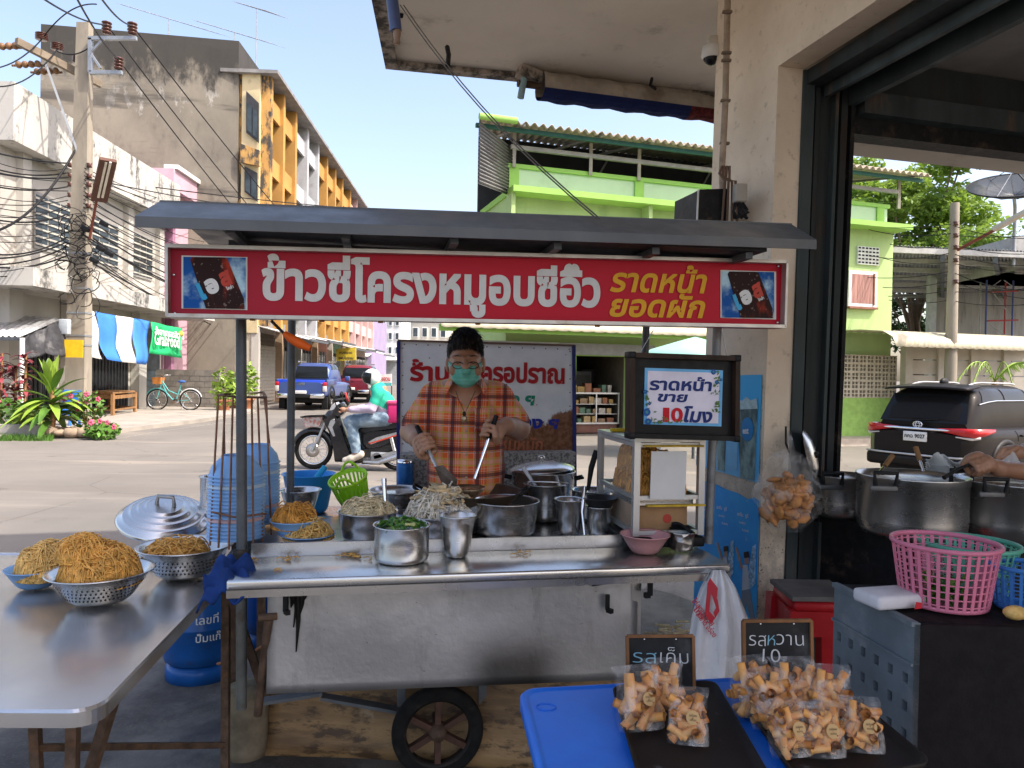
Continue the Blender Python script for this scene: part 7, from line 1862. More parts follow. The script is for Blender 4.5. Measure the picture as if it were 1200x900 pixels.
t,c,r,h = vessel('steel_pot','tall plain steel pot behind the front bowl tower','pot',243,560,612,26,26,z0=.9)
t,c,r,h = vessel('steel_basin','steel basin behind the rear post','basin',348,576,606,46,28,z0=.9)
bs = thing('side_table','low steel side table behind the cart carrying the blue bucket','table',W(370,640,3.3)); bcn = W(372,600,3.25); zt2 = .86
mb = MB(); mb.box(V(bcn.x,bcn.y,zt2 - .012),(.7,.4,.024)); mb.build('top',SHEET,bs)
for sx in (-1,1):
 for sy in (-1,1): MB().beam(V(bcn.x + sx * .3,bcn.y + sy * .16,0),V(bcn.x + sx * .3,bcn.y + sy * .16,zt2 - .024),.03).build('leg',RUSTY,bs)
t,c,r,h = vessel('blue_bucket','bright blue plastic bucket with a dipper behind the cart','bucket',356,558,604,60,44,z0=zt2,mt=paint('bucket_blue',(.03,.25,.66),.35,0,.06,8),lip=.008)
dp = thing('dipper','cyan handled dipper leaning in the blue bucket','dipper',c); mb = MB(); mb.tube([W(366,566,c.y - .04),W(381,547,c.y)],.013,12); mb.build('handle',paint('dipper_cyan',(.02,.32,.55),.4),dp); mb = MB(); mb.lathe(W(362,575,c.y - .04),[(.05,.0),(.06,.05),(.056,.05),(.045,.004)],16); mb.build('cup',BLUE_PLASTIC,dp)
gbk = thing('green_basket','lime green plastic basket tipped on its side behind the cart','basket',W(415,590,3.15)); gm_ = paint('basket_lime',(.36,.70,.03),.4,0,.05,8); bc2 = W(416,588,3.15); Rb = Matrix.Rotation(-.22,3,'Y') @ Matrix.Rotation(.35,3,'X')
mb = MB(); prof = [(.060,0),(.075,.06),(.083,.115)]
mb.lathe(bc2,[(.001,.0),(.058,.0),(.066,.03),(.069,.04)],28,Rb); mb.lathe(bc2,[(.078,.105),(.085,.112),(.085,.122),(.079,.122),(.076,.105)],28,Rb)
for k in range(26):
 a = 2 * pi * k / 26; mb.beam(bc2 + Rb @ V(.067 * cos(a),.067 * sin(a),.038),bc2 + Rb @ V(.078 * cos(a),.078 * sin(a),.106),.009,.004,up=Rb @ V(cos(a),sin(a),0))
for s in (-1,1): mb.tube([bc2 + Rb @ V(.082 * cos(a),.082 * sin(a),.12 + .035 * sin(pi * q_ / 8)) for q_,a in ((q_,pi / 2 * s + (q_ - 4) * .12) for q_ in range(9))],.006,6)
mb.build('body',gm_,gbk)
tb = thing('steel_table','stainless steel folding table with rusty legs left of the cart','table',(-1.4,2.2,0)); TZ = .78
nr = Gz(113,834,TZ); fr2 = Gz(266,674,TZ); dv = (fr2 - nr).normalized(); far = fr2 + dv * .28; nl = Gz(-260,832,TZ); rr2 = .06
du = (nl - nr).normalized(); cc = nr + du * rr2 + dv * rr2
arc = [cc - dv * rr2 * cos(a) - du * rr2 * sin(a) for a in (pi / 2 * q_ / 8 for q_ in range(9))]
outl = [nl] + arc + [far,far + du * 1.1]
def ring_(k,z): return [V(p.x,p.y,z) + (V(-1.45,2.2,z) - V(p.x,p.y,z)).normalized() * k for p in outl]
tm_ = Mat('table_steel'); _a = tm_.noise(3,6,.6); _b = tm_.noise(1.1,5,.6,(1,1,1),(3,1,0)); _s = tm_.noise(120,3,.6,(1,.12,1)); tm_.set(base=tm_.mix(_b.ss(.4,.7),(.70,.70,.70),(.56,.56,.56)),metal=.8,rough=_a * .16 + _s * .05 + .10); tm_.bump(_b,.05,.02); tm_ = tm_.m
mb = MB(); mb.loft([ring_(0,TZ - .035),ring_(0,TZ - .004),ring_(.006,TZ + .002),ring_(.016,TZ + .002),ring_(.022,TZ - .003)],True,False); mb.build('top',tm_,tb)
for (x0,y0,x1,y1,d0,d1,nm) in ((265,690,264,905,2.5,2.5,'leg'),(86,836,84,930,1.72,1.72,'leg'),(41,845,44,930,1.95,1.95,'leg'),(136,808,106,905,1.75,1.78,'brace'),(268,690,306,800,2.48,2.5,'brace')):
 a,b = W(x0,y0,d0),W(x1,y1,d1)
 if nm == 'leg': b = a + (b - a) * (a.z / (a.z - b.z)); a = b + (a - b) * ((TZ - .03) / a.z)
 MB().beam(a,b,.020,.026).build(nm,RUSTY,tb)
MB().beam(W(44,876,1.95),W(264,873,2.5),.018).build('stretcher',RUSTY,tb)
mp = Mat('perforated_steel'); _x,_y,_z = mp.xyz(); mp.set(base=(.62,.61,.59),metal=1.0,rough=.25); mp = mp.m
def colander(lab_,px,pyr,pyb,wt,wb,mt_n,mh,seed,rx=.9,fill=True):
 t,c,r,h = vessel('colander',lab_,'colander',px,pyr,pyb,wt,wb,z0=TZ + .003,group='steel colanders on the left table',lip=.010,round_=.3)
 hl = MB()
 for k in range(54):
  a = 2 * pi * k / 54
  for j in range(4):
   s = .30 + j * .13 ; rr_ = wb / wt * r + (r - wb / wt * r) * s + .0005; p = c + V(rr_ * cos(a + j * .06),rr_ * sin(a + j * .06),h * s); nrm = V(cos(a),sin(a),-.3).normalized(); e1_ = V(-sin(a),cos(a),0); e2_ = nrm.cross(e1_)
   hl.add([p + nrm * .0012 + (e1_ * cos(q_) + e2_ * sin(q_)) * .0032 for q_ in (0,1.05,2.09,3.14,4.19,5.24)],[(0,1,2,3,4,5)],False)
 kind(hl.build('perforations',paint('hole_black',(.008,.008,.008),.9),t),'stuff'); return t,c,r,h
t,c,r,h = colander('steel colander heaped with golden fried noodles near the table edge',102,676,713,112,62,0,0,1)
mound(t,c + V(-.0,0,h * .6),r * .82,r * .78,.112,N_GOLD,760,61,.0023,.52); mound(t,c + V(-.045,-.02,h * .6 + .075),r * .5,r * .5,.075,N_GOLD,300,65,.0023,.5)
t,c,r,h = colander('wide steel colander with a low bed of noodles below the domed lid',205,645,682,104,60,0,0,2)
mound(t,c + V(-.03,0,h * .55),r * .72,r * .7,.065,N_GOLD,360,62,.0023,.5)
t,c,r,h = vessel('blue_bowl','light blue bowl heaped with pale golden noodles at the left edge','bowl',32,670,692,66,36,z0=TZ + .003,mt=lblue,lip=.002)
mound(t,c + V(.03,.0,h * .5),r * .98,r * .9,.105,N_TAN,600,63,.0023,.5)
t,c,r,h = vessel('blue_bowl','empty light blue bowl under the domed lid behind the colanders','bowl',190,632,648,62,40,z0=TZ + .003,mt=lblue,lip=.002)
ldd = thing('domed_lid','large ridged aluminium lid leaning against the bowl tower','lid',W(194,612,2.75)); lc = W(193,606,2.78); Rl = Matrix.Rotation(.30,3,'X') @ Matrix.Rotation(.17,3,'Y')
rl_ = 51 * 2.78 / FPX
mb = MB(); prof = [(rl_,-.012),(rl_ * 1.02,-.004),(rl_ * .97,.004)]
for q_ in (.86,.70,.54,.38): prof += [(rl_ * (q_ + .02),.052 * (1 - q_ * q_)),(rl_ * q_,.052 * (1 - q_ * q_) + .0065),(rl_ * (q_ - .03),.052 * (1 - q_ * q_) + .006)]
prof += [(.001,.058)]
mb.lathe(lc,prof,48,Rl); mb.build('disc',STEEL,ldd)
mb = MB(); mb.tube([lc + Rl @ V(x,0,z) for x,z in ((-.032,.055),(-.028,.085),(.028,.09),(.034,.055))],.008,8); mb.build('handle',paint('lid_handle',(.35,.34,.33),.3,.8),ldd)
tw = MB(); tc = Gz(262,676,ZC * .5 + TZ * .5 + .06)
tw.grid(lambda u,v: tc + V(-.055 + .13 * u + .012 * sin(v * 9),-.05 + .14 * v,.035 * sin(pi * u) * (1 - .3 * v) + .016 * sin(u * 14 + v * 5) + .012 * sin(v * 16 - u * 4) - .075 * max(0,.45 - v) * 2 - .09 * max(0,.25 - u)),30,26)
tag(tw.build('blue_towel',paint('towel_blue',(.010,.035,.15),.95,0,.25,20,bump=.5,bscale=150),None,solid=.006),'crumpled dark blue towel at the corner between table and cart','towel')
def gas(label,px,pyb,r,h,txt):
 g = Gz(px,pyb); g.z = 0; g.y += r; t = thing('gas_cylinder',label,'gas cylinder',g,group='blue gas cylinders under the tables'); bl = paint('cylinder_blue',(.012,.10,.36),.38,0,.15,6,dirt=(.05,.05,.06),dscale=5,coat=.2)
 mb = MB(); mb.lathe(g,[(r * .75,.075),(r * .95,.10),(r,.14),(r,h * .5),(r * 1.008,h * .505),(r * 1.008,h * .52),(r,h * .525),(r,h * .85),(r * .9,h * .94),(r * .5,h),(.001,h * 1.01)],40); mb.build('body',bl,t)
 mb = MB(); mb.lathe(g,[(r * .86,.002),(r * .92,.002),(r * .92,.055),(r * .86,.085),(r * .84,.085),(r * .86,.002)],36); mb.build('foot_ring',bl,t)
 mb = MB(); mb.lathe(g,[(r * .55,h),(r * .6,h + .12),(r * .55,h + .12),(r * .5,h)],28,ang=(.5,5.2)); mb.build('collar',bl,t)
 mb = MB(); mb.lathe(g,[(.001,h + .08),(.02,h + .07),(.03,h + .0)],12); mb.build('valve',paint('brass',(.45,.3,.1),.35,.9),t)
 for k,(s,zf,wd_2) in enumerate(txt):
  tm2 = MB(); a0 = -pi / 2 + .25
  text(s,(0,0,0),(1,0,0),(0,1,0),wd_2,None,.01,mb=tm2,lift=0)
  for i,p in enumerate(tm2.v): a = a0 + p.x / r; tm2.v[i] = g + V((r + .003) * cos(a),(r + .003) * sin(a),h * zf + p.y)
  tm2.build('lettering',wht,t)
gas('large blue gas cylinder on the ground under the steel table',217,808,.178,.52,(('ปั๊มแก๊ส',.42,.14),('เลขที่',.58,.10)))
gas('slimmer blue gas cylinder behind the cart panel beside the post',306,765,.15,.62,(('ป้องกัน',.62,.09),('เติม',.50,.05)))
hs = MB(); hs.tube([W(255,778,3.3),W(285,772,3.2),W(300,762,3.1),W(316,752,3.0)],.007,6); tag(hs.build('gas_hose',paint('hose_orange',(.30,.13,.06),.6)),'orange gas hose running between the two blue cylinders','hose')
FN = cv
fs_ = thing('price_sign','black framed sign with blue Thai words and a red 10 hanging from the stall roof','sign',Cp(799,513,.13))
def FP(px,py,l=0.0): return Cp(px,py,.13 - l)
MB().slab([FP(739,508),FP(858.5,511.5),FP(860,421.5),FP(740,417.5)],cv,.03).build('backing',paint('frame_black',(.006,.006,.007),.5,0,.3,12),fs_)
oc = [(738,510),(860,513.5),(861,420),(738.5,416)]
fwood = paint('frame_dark_wood',(.030,.016,.010),.55,0,.5,14,stretch=(1,1,.3)); fblk = paint('frame_black',(.006,.006,.007),.5)
for i in range(4): MB().beam(FP(*oc[i]),FP(*oc[(i + 1) % 4]),.016,.05,up=cv).build('frame',fwood if i != 0 else fblk,fs_)
for x,y in oc: MB().rbox(FP(x,y),(.022,.056,.022),.004,CR).build('frame_corner',fblk,fs_)
MB().slab([FP(754,497,.001),FP(845,499.7,.001),FP(847,434,.001),FP(755.5,431,.001)],-cv,.002).build('print_border',paint('border_blue',(.16,.45,.75),.5),fs_)
MB().slab([FP(758,494,.0035),FP(841.5,496.3,.0035),FP(843,437,.0035),FP(759,434.5,.0035)],-cv,.001).build('print_paper',paint('paper_lilac',(.74,.70,.80),.5),fs_)
fux = (FP(845,452) - FP(760,450)).normalized(); nvy = paint('ink_navy',(.012,.03,.16),.5); redk = paint('ink_red',(.52,.006,.02),.5)
def ftx(s,xa,ya,xb,yb,hpx,mt,sh_):
 a,b = FP(xa,ya,.005),FP(xb,yb,.005); text(s,a,(b - a).normalized(),V(0,0,1),(b - a).length,(FP(xa,ya - hpx) - FP(xa,ya)).length,.034,sh_).build('lettering',mt,fs_)
ftx('ราดหน้า',760.5,456.5,834,458,13,nvy,.08); ftx('ขาย',770.5,470,806,471,10.5,nvy,.15); ftx('1',776.5,493.5,784,493.7,15.5,redk,.0); ftx('0',786,493.7,800,494,15.5,redk,.0); ftx('โมง',801,494,834.5,495,15,nvy,.18)
q = random.Random(5); flb = paint('flower_blue',(.02,.10,.36),.5); flg = paint('flower_leaf',(.10,.20,.05),.5); flt = paint('flower_teal',(.05,.25,.28),.5)
def disc(px,py,r_,mt,nm,l): MB().lathe(FP(px,py,l),[(.001,.001),(r_,.0006)],9,Matrix((cu,V(0,0,1),-cv)).transposed()).build(nm,mt,fs_)
for px,py,s in ((758,483,.013),(759.5,494,.011),(756,459,.007),(761,473,.005),(836,436,.009),(840,448,.007),(845,445,.005)): disc(px,py,s,flb,'flower_print',.0062); disc(px,py,s * .45,flt,'flower_centre',.0078)
lfm = MB()
for k in range(90):
 if k < 45: px,py = 843 - abs(q.gauss(0,3)),q.uniform(435,484)
 elif k < 70: px,py = q.uniform(757,800),495.5 - abs(q.gauss(0,2.5)) * (1 if k % 2 else .6)
 else: px,py = 757 + abs(q.gauss(0,3)),q.uniform(456,494)
 p = FP(px,py,.0068); a = q.uniform(0,3.1); l = q.uniform(.004,.008); e1_,e2_ = cu * cos(a) + V(0,0,sin(a)),cu * -sin(a) + V(0,0,cos(a)); lfm.add([p - e1_ * l,p - e2_ * l * .4,p + e1_ * l,p + e2_ * l * .4],[(0,1,2,3)],False)
kind(lfm.build('leaf_print',flg,fs_),'stuff')
for (x0,y0,x1,y1) in ((748,417,766,386),(852,420,846,388)): MB().cyl(FP(x0,y0),FP(x1,y1),.0015,5).build('hanging_wire',galv,fs_)
ot = thing('folding_umbrella','orange folded umbrella on a thin dark strap hanging under the red sign','umbrella',W(357,405,2.3)); mb = MB(); mb.tube([W(318,376,2.25),W(334,392,2.25)],.005,6); mb.build('strap',BLACK_PLASTIC,ot); mb = MB(); mb.tube([W(333,390,2.25),W(340,396,2.25),W(352,403,2.25),W(364,408.5,2.25)],[.008,.014,.016,.010],10); mb.build('sleeve',paint('umbrella_orange',(.62,.10,.01),.5),ot)
bg = thing('shopping_bag','white plastic carrier bag with a red logo hanging at the cart end','bag',W(848,790,2.22)); bagw = Mat('white_bag_plastic'); _n = bagw.noise(9,5,.6,(1,1,.4)); bagw.set(base=(.68,.66,.66),rough=.35); bagw.bump(_n,.8,.03)
ol = [(832,668,849,668),(820,690,862,688),(811,720,873,715),(806,755,885,745),(805,790,889,785),(812,806,880,806)]
def bp3(u,v):
 i = min(4,int(v * 5)); f_ = v * 5 - i; xl = ol[i][0] + (ol[i + 1][0] - ol[i][0]) * f_; yl = ol[i][1] + (ol[i + 1][1] - ol[i][1]) * f_; xr = ol[i][2] + (ol[i + 1][2] - ol[i][2]) * f_; yr = ol[i][3] + (ol[i + 1][3] - ol[i][3]) * f_
 a = 2 * pi * u; x = (xl + xr) / 2 + (xr - xl) / 2 * cos(a); return W(x,yl + (yr - yl) * (x - xl) / max(1,xr - xl),2.30 + .075 * sin(a) * (.25 + v) + .010 * sin(a * 7 + v * 4))
MB().grid(bp3,60,30).build('body',bagw.m,bg)
def BGP(px,py,l=.0): return W(px,py,2.222 - l - .0006 * (py - 740))
rl2 = paint('logo_red',(.50,.015,.03),.4)
for pts in ([(826,720),(829,684),(832,677),(841,689),(840,700),(833,694),(831,716),(838,724),(833,731)],[(833,694),(835,690),(841,703),(843,716),(838,724),(836,718),(839,712)]): MB().slab([BGP(*p) for p in pts],(0,-1,0),.002).build('logo',rl2,bg)
for s,px,py,w in (('ไก่สดปรุงรส',810,704,.10),('โทร',812,714,.04),('สะอาด อร่อย',815,720,.09)): text(s,BGP(px,py),Vector((.62,0,-.78)).normalized(),Vector((.78,0,.62)).normalized(),w,.016,.02).build('lettering',rl2,bg)
cb2 = thing('clear_bag','knotted clear bag of pale noodle bundles behind the cart panel end','bag',W(778,745,2.55)); cbc = W(778,722,2.6)
def cbp(u,v): a = 2 * pi * u; r_ = (.10 * sin(pi * min(1,.12 + v * .75)) ** .7) * (1 + .08 * sin(a * 5 + v * 6)); return cbc + V(r_ * cos(a),r_ * .7 * sin(a),.12 - .26 * v)
MB().grid(cbp,40,18).build('film',hbm,cb2); MB().tube([cbc + V(0,0,.11),cbc + V(.005,0,.13),cbc + V(.012,0,.155)],[.012,.01,.03],8).build('knot',hbm,cb2)
mb = MB(); q = random.Random(3)
for k in range(40): p = cbc + V(q.uniform(-.07,.07),q.uniform(-.05,.04),q.uniform(-.13,-.02)); mb.tube([p,p + V(.05,.01,q.uniform(-.02,.01))],.004,5)
kind(mb.build('bundles',N_PALE,cb2),'stuff')
# ================================================================== sign panel behind the cook
spn = thing('sign_panel','rusting white sign panel with red Thai letters standing behind the cook','sign',W(570,600,3.75))
pA,pB = W(470,560,3.72),W(668,560,3.86); pu_ = (pB - pA); pu_.z = 0; pu_.normalize(); pnn = V(pu_.y,-pu_.x,0)
def SPn(px,py,l=0.0): return Pl(px,py,pA + pnn * l,pnn)
pmm = Mat('rusting_sign_white'); _x,_y,_z = pmm.xyz(); _n = pmm.noise(9,7,.7); _n2 = pmm.noise(45,4,.6); _v = pmm.voronoi(26)
zc_ = SPn(640,500).z - spn.location.z; xr = SPn(625,500).x - spn.location.x
rust = (_x * 1.5 - (_z - zc_) * 4.2 + _n * .75 + _n2 * .35 - xr * 1.5).ss(.43,.56); rust2 = ((_z - zc_ + .13) * -9.0 + _n * 1.5 + _n2 * .5).ss(1.0,1.25)
c0 = pmm.mix(_n.ss(.3,.7),(.78,.81,.84),(.68,.72,.76)); c0 = pmm.mix(_v.lt(.085) * _n2.gt(.5),c0,(.20,.08,.03)); c0 = pmm.mix(rust.max(rust2 * .8),c0,pmm.mix(_n2.ss(.35,.65),(.16,.065,.03),(.27,.13,.07)))
pmm.set(base=c0,rough=.6,spec=.2); pmm.bump(_n2,.15,.004)
MB().slab([SPn(468,572),SPn(672,572),SPn(672,405),SPn(468,399)],-pnn,.03).build('board',pmm.m,spn)
edg = paint('edge_blue',(.02,.03,.16),.5,0,.2,8,dirt=(.12,.08,.07),dscale=8)
for a,b in (((467,400),(466.5,598)),((671.5,404.5),(673,598))): MB().beam(SPn(*a,-.012),SPn(*b,-.012),.018,.045,up=pnn).build('edge_trim',edg,spn)
MB().beam(SPn(466,399,-.012),SPn(673,405,-.012),.010,.045,up=pnn).build('edge_trim',paint('edge_rust',(.14,.09,.07),.7),spn)
rvt = MB()
for k in range(15): rvt.ball(SPn(474 + k * 13.8,403.5 + k * .42,.002),.0035,6)
for k in range(9): rvt.ball(SPn(668,412 + k * 16,.002),.0035,6); rvt.ball(SPn(472,408 + k * 16,.002),.0035,6)
kind(rvt.build('rivets',RUSTY,spn),'stuff')
sr = paint('sign_letter_red',(.40,.012,.02),.5); sgn_ = paint('sign_letter_green',(.01,.26,.16),.5); sbl = paint('sign_letter_blue',(.015,.03,.30),.5); sbr = paint('sign_letter_salmon',(.42,.14,.07),.6)
def ptn(s,xa,ya,xb,hpx,mt,bold=.04,sh_=0.): a,b = SPn(xa,ya,.002),SPn(xb,ya + (xb - xa) * .018,.002); text(s,a,(b - a).normalized(),V(0,0,1),(b - a).length,(SPn(xa,ya - hpx) - SPn(xa,ya)).length,bold,sh_).build('lettering',mt,spn)
ptn('ร้าน',480,445.5,526,20,sr); ptn('ครอปราณ',563,447,661.5,21,sr); ptn('ง ฯ',596,474,627,13,sgn_,.04,.12); ptn('ของ ฯ',596,501,655,13,sbl,.04,.15); ptn('หมูหมัก',585,528,636,15,sbr,.02,.1)
tw_ = thing('terrazzo_bench','speckled grey terrazzo ledge in front of the white sign panel','ledge',W(570,640,3.6)); tzm = Mat('terrazzo'); _v = tzm.voronoi(60,out=0); _n = tzm.noise(80,3,.6); tzm.set(base=tzm.mix(_n.ss(.45,.6),(.34,.33,.31),(.12,.12,.12)),rough=.6)
a,b = SPn(469,530,.03),SPn(668,527,.03)
MB().slab([V(a.x,a.y,.02),V(b.x,b.y,.02),V(b.x,b.y,b.z),V(a.x,a.y,a.z)],pnn,.12).build('ledge',tzm.m,tw_); MB().slab([V(a.x,a.y,0),V(b.x,b.y,0),V(b.x,b.y,.04),V(a.x,a.y,.04)],pnn,.18).build('base',tzm.m,tw_)
cn = thing('blue_can','blue printed can standing by the left edge of the sign panel','can',W(474,585,3.5)); g = W(474,582,3.52); mb = MB(); mb.lathe(g,[(.001,0),(.038,0),(.04,.01),(.04,.15),(.036,.165),(.001,.166)],20); mb.build('body',paint('can_blue',(.02,.12,.36),.35,.2,.2,30,dirt=(.5,.55,.6),dscale=30,dthr=(.6,.64)),cn); mb = MB(); mb.lathe(g,[(.037,.165),(.037,.18),(.001,.182)],20); mb.build('cap',CHROME,cn)
MB().bbox((g.x - .08,g.y - .06,0),(g.x + .08,g.y + .06,g.z - .002)).build('stand',CONCRETE,cn)
# ================================================================== people
def fist(f,c,h,out,R=.022,s=1.0,k=.005,reach=3.9):
 h = Vector(h).normalized(); out = (Vector(out) - h * Vector(out).dot(h)).normalized(); w = h.cross(out); c = Vector(c)
 f.ell(c + out * (R + .016) * s,(.026 * s,.042 * s,.020 * s),.01,R=np.array(Matrix((w,h,out)).transposed()))
 for i,(L_,r) in enumerate(((.92,.0092),(1.0,.0095),(.96,.009),(.80,.008))):
  o = h * ((i - 1.5) * .0195 * s); f.limb([c + o + (out * cos(a) + w * sin(a)) * (R + r * .75) * s for a in (.25 + L_ * reach * q / 5 for q in range(6))],[r * s,r * s * 1.02,r * s * .96,r * s,r * s * .92,r * s * .82],k)
 b = c + h * -.036 * s + out * (R + .010) * s - w * .012 * s; f.limb([b,c - h * .024 * s - w * (R + .014) * s,c + h * .008 * s - w * (R + .006) * s - out * .012 * s],[.013 * s,.0115 * s,.0085 * s],k)
ck = thing('person','cook in an orange plaid shirt, green face mask and glasses stirring the wok','person',(W(546,600,3.06).x,3.06,0))
H = lambda px,py,d: W(px,py,d)
f = Field(); hd = 3.02
def head_ops(f,g=0.0):
 f.ell(H(545.5,413,hd + .025),(.069 + g,.090 + g,.088 + g),.02); f.ell(H(545.5,428,hd - .022),(.060 + g,.066 + g,.062 + g),.03); f.ell(H(545.5,441,hd - .038),(.045 + g,.05 + g,.042 + g),.03)
 return f
head_ops(f); f.ell(H(545.5,431,hd - .098),(.014,.020,.022),.012); f.cone(H(545.5,421,hd - .085),H(545.5,430,hd - .102),.009,.013,.012)
for s in (-1,1):
 f.ell(H(545.5 + s * 9,423.5,hd - .066),(.020,.014,.011),.008); f.cone(H(545.5 + s * 4,418.5,hd - .083),H(545.5 + s * 15,418,hd - .066),.007,.006,.008)
 f.ell(H(545.5 + s * 20.5,427,hd + .012),(.011,.020,.032),.008); f.ell(H(545.5 + s * 14,434,hd - .062),(.018,.02,.02),.02)
f.cone(H(545.5,446,hd + .015),H(546,468,3.08),.056,.062,.03)
f.limb([H(546,478,3.10),H(546,510,3.08),H(546,548,3.06)],[.115,.128,.136],.08); f.cone(H(510,465,3.09),H(583,466,3.09),.062,.062,.05); f.ell(H(546,590,3.08),(.17,.12,.16),.06)
LS,LE,LW_,LH = H(507,468,3.08),H(483,506,3.03),H(489,515,2.84),H(499,521,2.775)
RS,RE,RW2,RH = H(586,469,3.08),H(607,502,3.02),H(593,499,2.86),H(576,504,2.79)
f.limb([LS,LE,LW_],[.052,.044,.030],.03); f.limb([RS,RE,RW2],[.052,.044,.030],.03)
lax = (H(513,549,2.72) - H(497,516,2.79)).normalized(); rax = (H(558,556,2.74) - H(577,499,2.80)).normalized()
fist(f,LH,-lax,(LW_ - LH) + V(-.03,0,.03)); fist(f,RH,-rax,(RW2 - RH) + V(.03,0,.02))
f.cone(LW_,LH + (LW_ - LH).normalized() * .035,.030,.024,.02); f.cone(RW2,RH + (RW2 - RH).normalized() * .035,.030,.024,.02)
for s in (-1,1): f.limb([H(546,600,3.08) + V(s * .085,0,0),V(ck.location.x + s * .1,3.06,.50),V(ck.location.x + s * .11,3.08,.08)],[.085,.06,.045],.04)
lo_,hi_ = V(ck.location.x - .34,2.68,.02),V(ck.location.x + .34,3.3,1.72)
skin_obj('body',f,lo_,hi_,.0042,skin_m,ck)
f = Field(); f.ell(H(545.5,411,hd + .027),(.0725,.0955,.095),.02); f.ell(H(545.5,420,hd + .055),(.0715,.076,.082),.03); f.half(H(545.5,405.5,hd - .06),(0,.80,.60),.012).half(H(545.5,432,hd),(0,0,1),.006)
def hairy(vs):
 w = np.sin(vs[:,0] * 420 + np.sin(vs[:,2] * 60) * 3) * np.sin(vs[:,1] * 260 + vs[:,2] * 90); return vs + w[:,None] * np.array([.0010,-.0012,.0026])
hrm = Mat('dark_hair'); _n = hrm.noise(60,4,.6,(1.5,1,.3)); hrm.set(base=hrm.mix(_n.ss(.45,.75),(.012,.011,.0105),(.10,.092,.085)),rough=.65,spec=.3); hrm.bump(_n,.5,.004)
skin_obj('hair',f,H(518,436,2.85) - V(.05,0,0),H(575,380,3.25) + V(.05,0,0),.0036,hrm.m,ck,disp=hairy)
hq = random.Random(6); hst = MB()
for k in range(2600):
 a,e = hq.uniform(0,2 * pi),hq.uniform(.02,1.95); ctr = H(545.5,411,hd + .027); d_ = V(cos(a) * sin(e),sin(a) * sin(e),cos(e)); p = ctr + V(d_.x * .0728,d_.y * .0958,d_.z * .0953)
 if (p - H(545.5,405.5,hd - .06)).dot(V(0,.80,.60)) < .004 or p.z < H(545,427,hd).z: continue
 t_ = (V(d_.x * .6,-.5,-.55) - d_ * V(d_.x * .6,-.5,-.55).dot(d_)).normalized() + d_ * hq.uniform(.02,.42) * (.35 + .65 * max(0,d_.z)) + V(hq.gauss(0,.25),hq.gauss(0,.25),0); l = hq.uniform(.010,.026)
 hst.tube([p - d_ * .002,p + t_ * l * .5,p + t_ * l - d_ * l * .25],[.0012,.0010,.0003],3,False)
for k in range(420):
 u = hq.uniform(-1,1); p = H(545.5 + 19.5 * sin(u * 1.35),405.5 + 7 * abs(u) ** 2.4 + hq.gauss(0,1.1),hd - .070 + .075 * abs(u) ** 2.2); l = hq.uniform(.006,.016)
 hst.tube([p + V(0,.006,.008),p + V(hq.gauss(0,.3) * l,-.003,-l * .4),p + V(hq.gauss(0,.5) * l,-.001,-l)],[.0014,.0011,.0003],3,False)
kind(hst.build('hair_strands',hrm.m,ck),'stuff')
for s in (-1,1): MB().tube([H(545.5 + s * 5,417.8,hd - .089),H(545.5 + s * 10,416.8,hd - .083),H(545.5 + s * 15,418,hd - .066)],[.0018,.0026,.0014],6).build('eyebrow',hrm.m,ck)
f = head_ops(Field(),.007); f.ell(H(545.5,433,hd - .100),(.020,.022,.024),.015); f.half(H(545.5,430.5,hd - .1),(0,.35,-1),.003).half(H(545.5,440,hd - .022),(0,-1,-.12),.003)
msk = Mat('mask_green'); _x,_y,_z = msk.xyz(); _pl = ((_z * 420.0)._m('SINE')); _n = msk.noise(30,3,.5); msk.set(base=msk.mix(_n.ss(.3,.7),(.10,.42,.34),(.17,.52,.43)),rough=.8); msk.bump(_pl * .5 + _n * .4,.3,.004)
skin_obj('face_mask',f,H(520,462,2.84),H(572,424,3.06),.0032,msk.m,ck)
for s in (-1,1):
 MB().tube([H(545.5 + s * 16,434,hd - .05),H(545.5 + s * 20.5,428,hd - .005),H(545.5 + s * 21,424,hd + .015)],.0015,5).build('mask_loop',WHITE_PAINT,ck)
for s in (-1,1): MB().tube([H(545.5 + s * 4.8,424.6,hd - .088),H(545.5 + s * 9,425.6,hd - .083),H(545.5 + s * 13.5,424.6,hd - .070)],[.0008,.0022,.0008],5).build('eyelash',hrm.m,ck)
gl = MB()
for s in (-1,1):
 cg = H(545.5 + s * 8.8,427.5,hd - .104); gl.tube([cg + V(.022 * cos(a),.006 * cos(a) * s * 1.0,.014 * sin(a) - .002) for a in (2 * pi * q / 18 for q in range(18))],.0016,5,closed=True); gl.tube([cg + V(s * .022,.006,.004),H(545.5 + s * 20.5,424,hd + .0)],.0014,5)
gl.tube([H(543,427,hd - .108),H(548,427,hd - .108)],.0016,5); gl.build('glasses',paint('spectacle_dark',(.02,.02,.022),.3,.3),ck)
pl_ = Mat('orange_plaid'); _x,_y,_z = pl_.xyz(); _n = pl_.noise(5,4,.6); _th = pl_.noise(260,2,.5)
P_ = .104
def band(c,off,w): return ((c + off).wrap(0,P_) - P_ / 2).abs().lt(w)
c0 = pl_.mix(_n.ss(.3,.7),(.70,.10,.020),(.78,.14,.028))
for o_,w,c_,am in ((.052,.0080,(.72,.62,.52),.30),(.014,.0025,(.70,.66,.60),.5),(.078,.0018,(.66,.50,.40),.45),(.064,.003,(.50,.50,.10),.55),(.040,.003,(.50,.48,.10),.55),(.088,.0012,(.66,.55,.45),.4)):
 c0 = pl_.mix(band(_x,o_,w) * am,c0,c_); c0 = pl_.mix(band(_z,o_,w) * am * 1.0,c0,c_)
